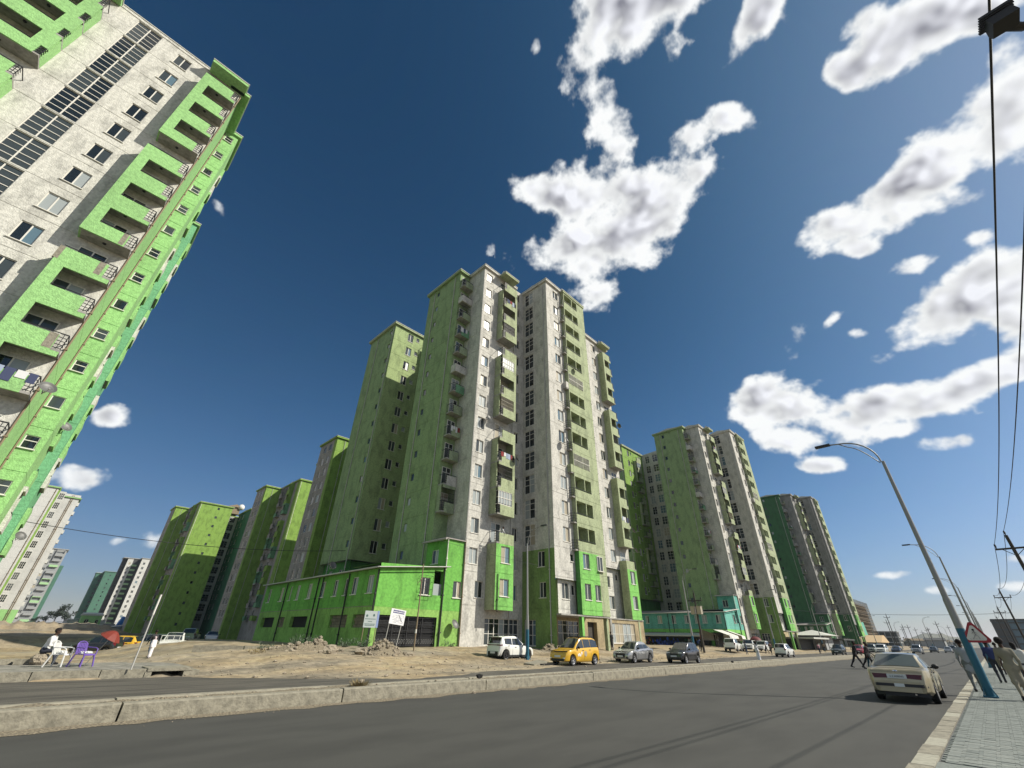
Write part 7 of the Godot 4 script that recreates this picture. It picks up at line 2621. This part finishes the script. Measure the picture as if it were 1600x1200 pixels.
	wire("thin wire high over the street at the far right", Vector3(150, 9.5, -38), Vector3(175, 9.0, 6), 0.8, 0.04)
	wire("thin wire from the central tower's annex to its bays", Vector3(24.0, 9.3, -33.5), Vector3(46.0, 7.7, -28.6), 0.4, 0.012)
	# street floodlight reaching in at the top right corner
	t = thing("floodlight", "black floodlight on a bent arm at the top right corner", "floodlight", Vector3(4.5, 6.9, 2.2))
	mb = MB.new()
	mb.prism(PackedVector2Array([Vector2(-0.09, -0.07), Vector2(0.07, -0.08), Vector2(0.10, 0.0), Vector2(0.06, 0.07), Vector2(-0.07, 0.06)]), -0.09, 0.09)
	obj("housing", mb, M.black, t)
	mb = MB.new()
	for k in 7: mb.box(-0.09 + k * 0.028, -0.08 + k * 0.028, 0.09, 0.125, -0.12, 0.12)
	obj("cooling_fin", mb, M.black, t)
	mb = MB.new()
	mb.tube([Vector3(0.10, 0.0, 0.05), Vector3(0.18, -0.02, 0.14), Vector3(0.22, 0.06, 0.35), Vector3(0.3, 0.2, 1.2), Vector3(0.3, 0.2, 2.6)], 0.042, 9)
	mb.tube([Vector3(0.3, 0.2, 2.6), Vector3(0.3, -6.8, 2.6)], 0.07, 9)
	obj("arm", mb, M.black, t)
	# leaning thin pole at the crossing
	t = thing("thin_pole", "thin bare steel pole with a white tip by the drain inlet", "pole", Vector3(3.88, 0.28, -24.62))
	mb = MB.new()
	mb.tube([Vector3(0, 0, 0), Vector3(0.0, 1.9, 0)], 0.028, 8)
	obj("shaft", mb, M.pipe_grey, t)
	mb = MB.new()
	mb.tube([Vector3(0, 1.9, 0), Vector3(0.01, 2.65, 0)], 0.036, 8)
	obj("sleeve", mb, M.frame, t)
	# rusty stay pole before the annex
	t = thing("rusty_pole", "rusty pole with a forked top standing before the green annex", "pole", Vector3(20.75, 0.45, -30.0))
	mb = MB.new()
	mb.tube([Vector3(0, 0, 0), Vector3(0.02, 3.0, 0), Vector3(-0.02, 6.0, 0)], [0.055, 0.05, 0.04], 8)
	mb.tube([Vector3(0, 5.0, 0), Vector3(-0.35, 4.6, 0)], 0.02, 5)
	mb.tube([Vector3(0, 5.05, 0), Vector3(-0.2, 4.75, 0.1)], 0.02, 5)
	obj("shaft", mb, M.pipe_rust, t)
	mb = MB.new()
	mb.tube([Vector3(0.0, 1.3, 0), Vector3(0.0, 1.55, 0)], 0.062, 8)
	obj("band", mb, M.frame, t)
	# the two boards
	t = thing("notice_board", "grey board with emblems and lines of print on rusty posts", "sign board", Vector3(16.95, 0.6, -30.0))
	mb = MB.new()
	mb.box(-0.5, 0.45, 1.42, 2.42, -0.03, 0.0)
	obj("panel", mb, mat("board_grey", lin(0.33, 0.37, 0.36), 0.5), t)
	mb = MB.new()
	mb.box(0.452, 0.60, 1.42, 2.44, -0.03, 0.01)
	obj("edge_strip", mb, mat("board_blue", lin(0.18, 0.24, 0.42), 0.5), t)
	mb = MB.new()
	for s in [[-0.32, 2.12], [0.2, 2.16]]:
		mb.t = Transform3D(Basis(Vector3(1, 0, 0), PI / 2), Vector3(s[0], s[1], 0.0))
		mb.lathe([[0.08, 0.0], [0.08, 0.006], [0.0, 0.006]], 12)
	mb.t = Transform3D()
	for y in [[1.93, 0.40], [1.78, 0.16], [1.63, 0.4], [1.55, 0.36]]:
		var x := -y[1] as float
		while x < y[1]:
			var l := rng.randf_range(0.03, 0.09)
			mb.box(x - 0.03, minf(x + l, y[1]) - 0.03, y[0] - 0.022, y[0] + 0.022, 0.001, 0.005)
			x += l + 0.02
	obj("print", mb, mat("print_green", lin(0.05, 0.10, 0.09), 0.7), t).set_meta("kind", "stuff")
	for x in [-0.42, 0.5]:
		mb = MB.new()
		mb.tube([Vector3(x, -0.5, -0.06), Vector3(x, 1.5 if x < 0 else 2.4, -0.06)], 0.03, 7)
		obj("post", mb, M.pipe_rust, t)
	t = thing("notice_board", "white tilted board with a blue headline on two thin poles", "sign board", Vector3(18.95, 0.55, -30.0))
	mb = MB.new()
	mb.t = Transform3D(Basis(Vector3(0, 0, 1), -0.10), Vector3(0.1, 2.18, 0))
	mb.box(-0.62, 0.62, -0.48, 0.48, -0.02, 0.0)
	obj("panel", mb, mat("board_white", lin(0.66, 0.66, 0.66), 0.5), t)
	var pr := MB.new()
	pr.t = mb.t
	for r in 2:
		var x := -0.45
		while x < 0.45:
			var l := rng.randf_range(0.05, 0.14)
			pr.box(x, minf(x + l, 0.5), 0.33 - r * 0.12, 0.41 - r * 0.12, 0.001, 0.005)
			x += l + 0.02
	obj("headline", pr, mat("print_navy", lin(0.03, 0.035, 0.16), 0.7), t).set_meta("kind", "stuff")
	pr = MB.new()
	pr.t = mb.t
	for r in 7:
		var x := -0.5 + 0.03 * r
		while x < 0.5:
			var l := rng.randf_range(0.03, 0.10)
			if rng.randf() < 0.75: pr.box(x, minf(x + l, 0.55), 0.08 - r * 0.075, 0.105 - r * 0.075, 0.001, 0.004)
			x += l + 0.03
	pr.bar(Vector3(0.05, 0.15, 0.004), Vector3(0.4, -0.25, 0.004), 0.05, 0.004)
	obj("print", pr, mat("print_grey", lin(0.2, 0.2, 0.25), 0.7), t).set_meta("kind", "stuff")
	for x in [[-0.42, -0.75], [0.62, 0.2]]:
		mb = MB.new()
		mb.tube([Vector3(x[1], -0.4, -0.05), Vector3(x[0], 2.4, -0.05)], 0.025, 6)
		obj("post", mb, M.pipe_grey, t)
	# transformer post by the market
	t = power_pole("post with two pale transformer boxes before the turquoise annex", Vector3(64.0, 0.3, -27.2), 7.0)
	t.set_meta("category", "transformer post")
	for s in [-0.45, 0.4]:
		mb = MB.new()
		mb.box(-0.28, 0.28, 4.4, 5.3, s - 0.28, s + 0.28)
		mb.box(-0.32, 0.32, 5.3, 5.36, s - 0.32, s + 0.32)
		obj("transformer_box", mb, M.curtain_cream, t)
	# satellite dishes
	var dish := thing("satellite_dish", "grey satellite dish on the near tower, beside a laundry-hung balcony", "satellite dish", Vector3(-3.95, 13.75, -34.8), 0.3, "satellite dishes on the towers")
	mb = MB.new()
	mb.t = Transform3D(Basis(Vector3(1, 0, 0), PI / 2 - 0.5))
	mb.lathe([[0.0, 0.0], [0.16, 0.02], [0.30, 0.06], [0.42, 0.13]], 20)
	mb.lathe([[0.42, 0.13], [0.30, 0.05], [0.16, 0.01], [0.0, -0.01]], 20)
	obj("reflector", mb, M.dish, dish)
	mb = MB.new()
	mb.tube([Vector3(0, -0.34, 0.1), Vector3(0, -0.2, 0.55)], 0.014, 5)
	mb.tube([Vector3(0, -0.2, -0.02), Vector3(0, -0.3, -0.3), Vector3(0, 0.0, -0.5)], 0.025, 6)
	mb.blob(Vector3(0, -0.18, 0.57), Vector3(0.04, 0.04, 0.06), rng, 0.0)
	obj("mount", mb, M.pipe_grey, dish)
	var spots := [[Vector3(-3.0, 14.6, -44.4), 0.5, "dark dish at the balcony gap of the near tower, upper one"], [Vector3(-2.6, 8.5, -58.4), 0.5, "dark dish low on the near tower's edge, in front of the white tower"],
		[Vector3(30.75, 24.5, -34.4), 0.2, "pale dish under a window of the central tower, left column"], [Vector3(34.4, 19.9, -33.1), 0.6, "white dish on the central tower's bay, half way up"], [Vector3(39.7, 23.0, -29.5), 0.3, "black dish under a window of the central tower's middle block"],
		[Vector3(59.4, 33.0, -32.9), 1.2, "black dish at the right edge of the central tower"], [Vector3(59.2, 15.6, -32.6), 0.8, "small dish low on the right bay of the central tower"], [Vector3(58.9, 12.7, -32.4), 0.8, "lowest dish on the right bay of the central tower"], [Vector3(28.05, 2.5, -34.6), 0.2, "cream dish on the green annex wall right of the gate"],
		[Vector3(42.6, 34.9, -29.3), 0.2, "pale dish on a loggia of the central tower's middle block"], [Vector3(20.6, 7.6, -46.0), 0.2, "grey dish on the green annex's roof"], [Vector3(97.4, 6.9, -37.0), 0.4, "dish on the turquoise annex's roof"], [Vector3(110.3, 50.6, -36.5), 1.0, "dish on the roof edge of the second street tower"]]
	for s in spots: copy(dish, s[2], s[0], s[1])
	var big := thing("satellite_dish", "big white dish on the roof behind the left lime green tower", "satellite dish", Vector3(43.6, 41.6, -187.5), 0.2)
	mb = MB.new()
	mb.blob(Vector3(0, 0.6, 0), Vector3(1.1, 1.1, 1.0), rng, 0.0, 9, 16)
	mb.smooth(80)
	obj("radome", mb, M.frame, big)

func chair(label: String, at: Vector3, turn: float, m: Material, grp: String) -> Node3D:
	var t := thing("plastic_chair", label, "chair", at, turn, grp)
	var mb := MB.new()
	# seat with a rolled front, faces +x
	mb.prism(PackedVector2Array([Vector2(-0.22, 0.41), Vector2(0.19, 0.425), Vector2(0.24, 0.39), Vector2(0.245, 0.405), Vector2(0.20, 0.45), Vector2(-0.22, 0.435)]), -0.22, 0.22)
	obj("seat", mb, m, t)
	mb = MB.new()
	for k in 6:
		var z := -0.17 + k * 0.068
		mb.bar(Vector3(-0.22, 0.44, z), Vector3(-0.33, 0.84, z * 0.95), 0.045, 0.015)
	mb.tube([Vector3(-0.225, 0.44, -0.22), Vector3(-0.32, 0.80, -0.21), Vector3(-0.35, 0.87, -0.12), Vector3(-0.355, 0.89, 0), Vector3(-0.35, 0.87, 0.12), Vector3(-0.32, 0.80, 0.21), Vector3(-0.225, 0.44, 0.22)], 0.022, 6)
	obj("backrest", mb, m, t)
	for s in [-1.0, 1.0]:
		mb = MB.new()
		mb.tube([Vector3(-0.29, 0.68, 0.235 * s), Vector3(0.1, 0.66, 0.27 * s), Vector3(0.2, 0.62, 0.27 * s), Vector3(0.215, 0.42, 0.26 * s)], 0.022, 6)
		obj("armrest", mb, m, t)
		for f in [[0.21, 0.29], [-0.23, -0.33]]:
			mb = MB.new()
			mb.bar(Vector3(f[0], 0.43, 0.22 * s), Vector3(f[1], 0.0, 0.27 * s), 0.05, 0.03)
			obj("leg", mb, m, t)
	return t

func small_things() -> void:
	var rng := RandomNumberGenerator.new()
	rng.seed = 77
	# chairs and the cloth shade
	var cw := mat("chair_white", lin(0.62, 0.62, 0.60), 0.4)
	var cp := mat("chair_purple", lin(0.12, 0.07, 0.30), 0.4)
	chair("white plastic armchair at the left edge of the pavement, things on its seat", Vector3(1.85, 0.285, -27.6), -0.55, cw, "")
	chair("purple plastic chair with white things on it, right of the white armchair", Vector3(2.55, 0.285, -27.3), -0.9, cp, "")
	for k in 2:
		var b := MB.new()
		for j in 5: b.blob(Vector3(rng.randf_range(-0.14, 0.14), 0.0, rng.randf_range(-0.16, 0.16)), Vector3(0.1, 0.07, 0.09), rng, 0.3)
		var o := obj("cloth_bundle", b, cw)
		o.position = [Vector3(1.85, 0.78, -27.6), Vector3(2.55, 0.76, -27.3)][k]
		tag(o, ["white bundle lying on the white armchair", "white bundle lying on the purple chair"][k], "bundle")
	var t := thing("shade_umbrella", "red and yellow umbrella leaning over the plastic chairs", "umbrella", Vector3(2.75, 0.3, -28.0))
	t.rotation = Vector3(0.35, 0.4, -0.30)
	var mb := MB.new()
	mb.tube([Vector3(0, 0, 0), Vector3(0, 1.38, 0)], 0.016, 6)
	obj("shaft", mb, M.steel, t)
	var reds := [mat("umbrella_red", lin(0.16, 0.02, 0.01), 0.7), mat("umbrella_yellow", lin(0.5, 0.28, 0.03), 0.7)]
	for k in 8:
		mb = MB.new()
		var a0 := TAU * k / 8
		var a1 := TAU * (k + 1) / 8
		for j in 4:
			var r0 := 0.44 * j / 4.0; var r1 := 0.44 * (j + 1) / 4.0
			var y0 := 1.40 - 0.30 * pow(j / 4.0, 1.8); var y1 := 1.40 - 0.30 * pow((j + 1) / 4.0, 1.8)
			var p := func(a: float, r: float, y: float) -> Vector3: return Vector3(cos(a) * r, y, sin(a) * r)
			mb.quad(p.call(a0, r0, y0), p.call(a0, r1, y1), p.call(a1, r1, y1), p.call(a1, r0, y0))
			mb.quad(p.call(a1, r0, y0 - 0.008), p.call(a1, r1, y1 - 0.008), p.call(a0, r1, y1 - 0.008), p.call(a0, r0, y0 - 0.008))
		obj("panel", mb, reds[1] if k == 7 else reds[0], t)
	# stool stone under the sitting man, blocks
	mb = MB.new()
	mb.blob(Vector3(0, 0.2, 0), Vector3(0.34, 0.24, 0.3), rng, 0.15, 5, 9)
	var o := obj("stone", mb, M.rubble)
	o.position = Vector3(1.36, 0.25, -29.6)
	tag(o, "flat stone that the man in the white shirt sits on", "stone")
	for k in 3:
		mb = MB.new()
		mb.box(-0.25, 0.25, 0, 0.2, -0.1, 0.1)
		mb.box(-0.2, -0.05, 0.2, 0.201, -0.06, 0.06)
		o = obj("concrete_block", mb, M.concrete)
		o.position = Vector3([0.15, 0.85, 0.5][k], 0.28, [-29.9, -29.8, -30.1][k])
		o.rotation.y = [0.1, -0.1, 0.5][k]
		tag(o, ["concrete block at the left edge behind the pavement", "concrete block nearest the sitting man", "loose concrete block between two others at the left edge"][k], "block")
	# concrete beams on the dirt
	for k in 3:
		mb = MB.new()
		mb.box(-2.0, 2.0, 0, 0.35, -0.18, 0.18)
		o = obj("concrete_beam", mb, M.concrete)
		o.position = [Vector3(10.2, 0.5, -35.0), Vector3(12.6, 0.5, -33.5), Vector3(14.6, 0.55, -33.3)][k]
		o.rotation.y = [-0.35, -0.1, 0.3][k]
		tag(o, ["long concrete beam lying on the dirt right of the pickup", "short concrete beam left of the rubble heap", "concrete beam at the foot of the rubble heap"][k], "beam")
	# rubble heaps
	var heaps := [[Vector3(16.4, 0.2, -28.6), Vector3(4.2, 0.85, 1.7), 620], [Vector3(13.2, 0.3, -31.0), Vector3(3.4, 0.85, 1.7), 420], [Vector3(21.0, 0.2, -29.3), Vector3(2.6, 0.35, 1.2), 160], [Vector3(37.0, 0.35, -30.6), Vector3(2.0, 0.75, 0.9), 130]]
	for h in heaps.size():
		var q: Array = heaps[h]
		mb = MB.new()
		var c: Vector3 = q[0]
		var s: Vector3 = q[1]
		var n := 26
		var ht := func(u: float, v: float) -> float:
			var r := sqrt(u * u + v * v)
			return s.y * maxf(1.0 - r * r, -0.15) * (0.75 + 1.2 * gn.get_noise_2d(u * 14.0 + h * 50, v * 14.0)) - 0.06
		for i in n:
			for j in n:
				var pt := func(a: int, b: int) -> Vector3:
					var u := (a / float(n)) * 2.2 - 1.1
					var v := (b / float(n)) * 2.2 - 1.1
					return Vector3(c.x + u * s.x, c.y + ht.call(u, v), c.z + v * s.z)
				mb.quad(pt.call(i, j + 1), pt.call(i + 1, j + 1), pt.call(i + 1, j), pt.call(i, j))
		mb.smooth(50)
		o = obj("rubble_heap", mb, M.dirt_soft)
		tag(o, ["long heap of broken stone and earth before the signs", "rubble heap with weeds below the green annex's long wall", "low spread of rubble round the rusty pole", "small heap of grey gravel right of the white hatchback"][h], "rubble heap")
		var st := MB.new()
		for k in q[2]:
			var u := clampf(rng.randfn() * 0.5, -1, 1)
			var v := clampf(rng.randfn() * 0.5, -1, 1)
			var z := rng.randf_range(0.03, 0.11) if rng.randf() < 0.85 else rng.randf_range(0.1, 0.2)
			st.blob(Vector3(c.x + u * s.x, c.y + ht.call(u, v) + z * 0.3, c.z + v * s.z), Vector3(z, z * rng.randf_range(0.5, 0.8), z * rng.randf_range(0.7, 1.1)), rng, 0.3, 3, 5)
		var so := obj("stones", st, M.rubble, o)
		so.set_meta("kind", "stuff")
	for k in 7:
		mb = MB.new()
		mb.blob(Vector3.ZERO, Vector3(rng.randf_range(0.3, 0.55), rng.randf_range(0.2, 0.36), rng.randf_range(0.25, 0.4)), rng, 0.25, 4, 7)
		o = obj("boulder", mb, M.rubble)
		o.position = [Vector3(14.2, 0.75, -29.4), Vector3(15.6, 0.7, -28.2), Vector3(12.2, 0.7, -30.3), Vector3(17.9, 0.65, -28.0), Vector3(11.2, 0.5, -31.8), Vector3(18.8, 0.4, -27.6), Vector3(9.4, 0.4, -31.6)][k]
		tag(o, ["biggest pale boulder in the rubble left of the signs", "boulder in the middle of the long rubble heap", "boulder at the top of the weedy rubble heap", "boulder below the grey notice board", "boulder at the left end of the weedy heap", "boulder below the white tilted board", "lone boulder on the dirt right of the concrete beam"][k], "boulder", "boulders in the rubble")
	# scattered stones on the dirt, litter
	mb = MB.new()
	for k in 1500:
		var x := rng.randf_range(5.5, 62)
		var z := far_edge(x) - absf(rng.randfn()) * 4.5 - 0.3
		var s := rng.randf_range(0.012, 0.05) if rng.randf() < 0.93 else rng.randf_range(0.05, 0.11)
		mb.blob(Vector3(x, ground_y(x, z) + s * 0.3, z), Vector3(s, s * 0.7, s * 0.9), rng, 0.3, 2, 5)
	o = obj("stones", mb, M.rubble)
	o.set_meta("kind", "stuff")
	tag(o, "loose stones scattered over the dirt verge", "stones")
	mb = MB.new()
	for k in 160:
		var x := rng.randf_range(2, 60)
		var s := rng.randf_range(0.01, 0.04)
		mb.blob(Vector3(x, 0.29, rng.randf_range(-14.45, -13.85)), Vector3(s, s, s), rng, 0.3, 2, 5)
	for k in 130:
		var x := rng.randf_range(2, 40)
		var s := rng.randf_range(0.008, 0.022)
		mb.blob(Vector3(x, 0.004, -13.5 + absf(rng.randfn()) * 0.5), Vector3(s, s * 0.6, s), rng, 0.3, 2, 5)
	o = obj("gravel", mb, M.rubble)
	o.set_meta("kind", "stuff")
	tag(o, "gravel on the median and along its kerb", "gravel")
	for k in 6:
		mb = MB.new()
		mb.blob(Vector3.ZERO, Vector3(0.13, 0.07, 0.09) * rng.randf_range(0.6, 1.3), rng, 0.3, 3, 7)
		o = obj("clod", mb, M.black if k in [1, 2] else M.rubble)
		o.position = [Vector3(8.0, 0.42, -14.1), Vector3(12.9, 0.36, -14.2), Vector3(38.0, 0.36, -14.2), Vector3(28.0, 0.03, -20.2), Vector3(41.0, 0.03, -13.3), Vector3(11.6, 0.02, -13.0)][k]
		tag(o, ["tuft-covered clod of earth on the median at the left", "dark clod on the median right of the tuft", "dark clod on the median in front of the charcoal hatchback", "clod on the carriageway behind the median", "small stone on the road by the median", "white scrap on the road below the median"][k], "clod")
	# torn drain slab by the lamp, broken concrete
	for k in 2:
		mb = MB.new()
		mb.box(-0.9, 0.9, 0.0, 0.16, -0.4, 0.4)
		o = obj("broken_slab", mb, M.concrete)
		o.position = [Vector3(25.6, 0.05, -22.6), Vector3(38.8, 0.08, -22.6)][k]
		o.rotation = Vector3(0.06, 0.2, 0.07)
		tag(o, ["broken drain slab in front of the white hatchback", "broken slab between the silver saloon and the charcoal hatchback"][k], "slab")
	mb = MB.new()
	mb.box(-0.8, 0.8, -0.1, 0.11, -0.3, 0.3)
	o = obj("drain_hole", mb, M.void)
	o.position = Vector3(26.4, 0.02, -22.35)
	tag(o, "dark drain opening under the broken slab by the white hatchback", "drain")
	# weeds
	var dry := mat("dry_grass", lin(0.22, 0.17, 0.08), 0.95)
	for k in 9:
		var p: Vector3 = [Vector3(8.0, 0.30, -14.15), Vector3(12.8, 0.95, -31.4), Vector3(13.8, 0.95, -31.2), Vector3(15.2, 0.9, -29.6), Vector3(16.2, 0.9, -29.2), Vector3(11.5, 0.6, -32.6), Vector3(27.6, 0.7, -34.4), Vector3(17.3, 0.8, -28.9), Vector3(10.2, 0.35, -30.2)][k]
		mb = MB.new()
		for j in (240 if k == 0 else 90):
			var a := rng.randf_range(0, TAU)
			var l := rng.randf_range(0.15, 0.6) if k else rng.randf_range(0.05, 0.2)
			var b := Vector3(cos(a), 0, sin(a)) * rng.randf_range(0, 0.3)
			var tip := b + Vector3(cos(a) * l * 0.7, l * rng.randf_range(0.6, 1.2), sin(a) * l * 0.7)
			var w := Vector3(-sin(a), 0, cos(a)) * 0.012
			mb.tri(b - w, b + w, tip)
			if k and j % 2:
				leaf_clump(mb, b.lerp(tip, 0.8), 0.11, 4, rng)
		o = obj("weed", mb, dry if k in [0, 8, 7] else M.leaf_grey)
		o.position = p
		tag(o, ["dry grass tuft on the median", "tall grey-green weed at the left of the weedy heap", "second grey-green weed on the weedy heap", "grey-green weed behind the long heap, left", "grey-green weed behind the long heap, right", "low weed by the annex wall", "weed growing at the foot of the annex wall right of the gate", "dry weed between the two boards", "dry weed on the dirt right of the pickup"][k], "weed", "weeds in the rubble")
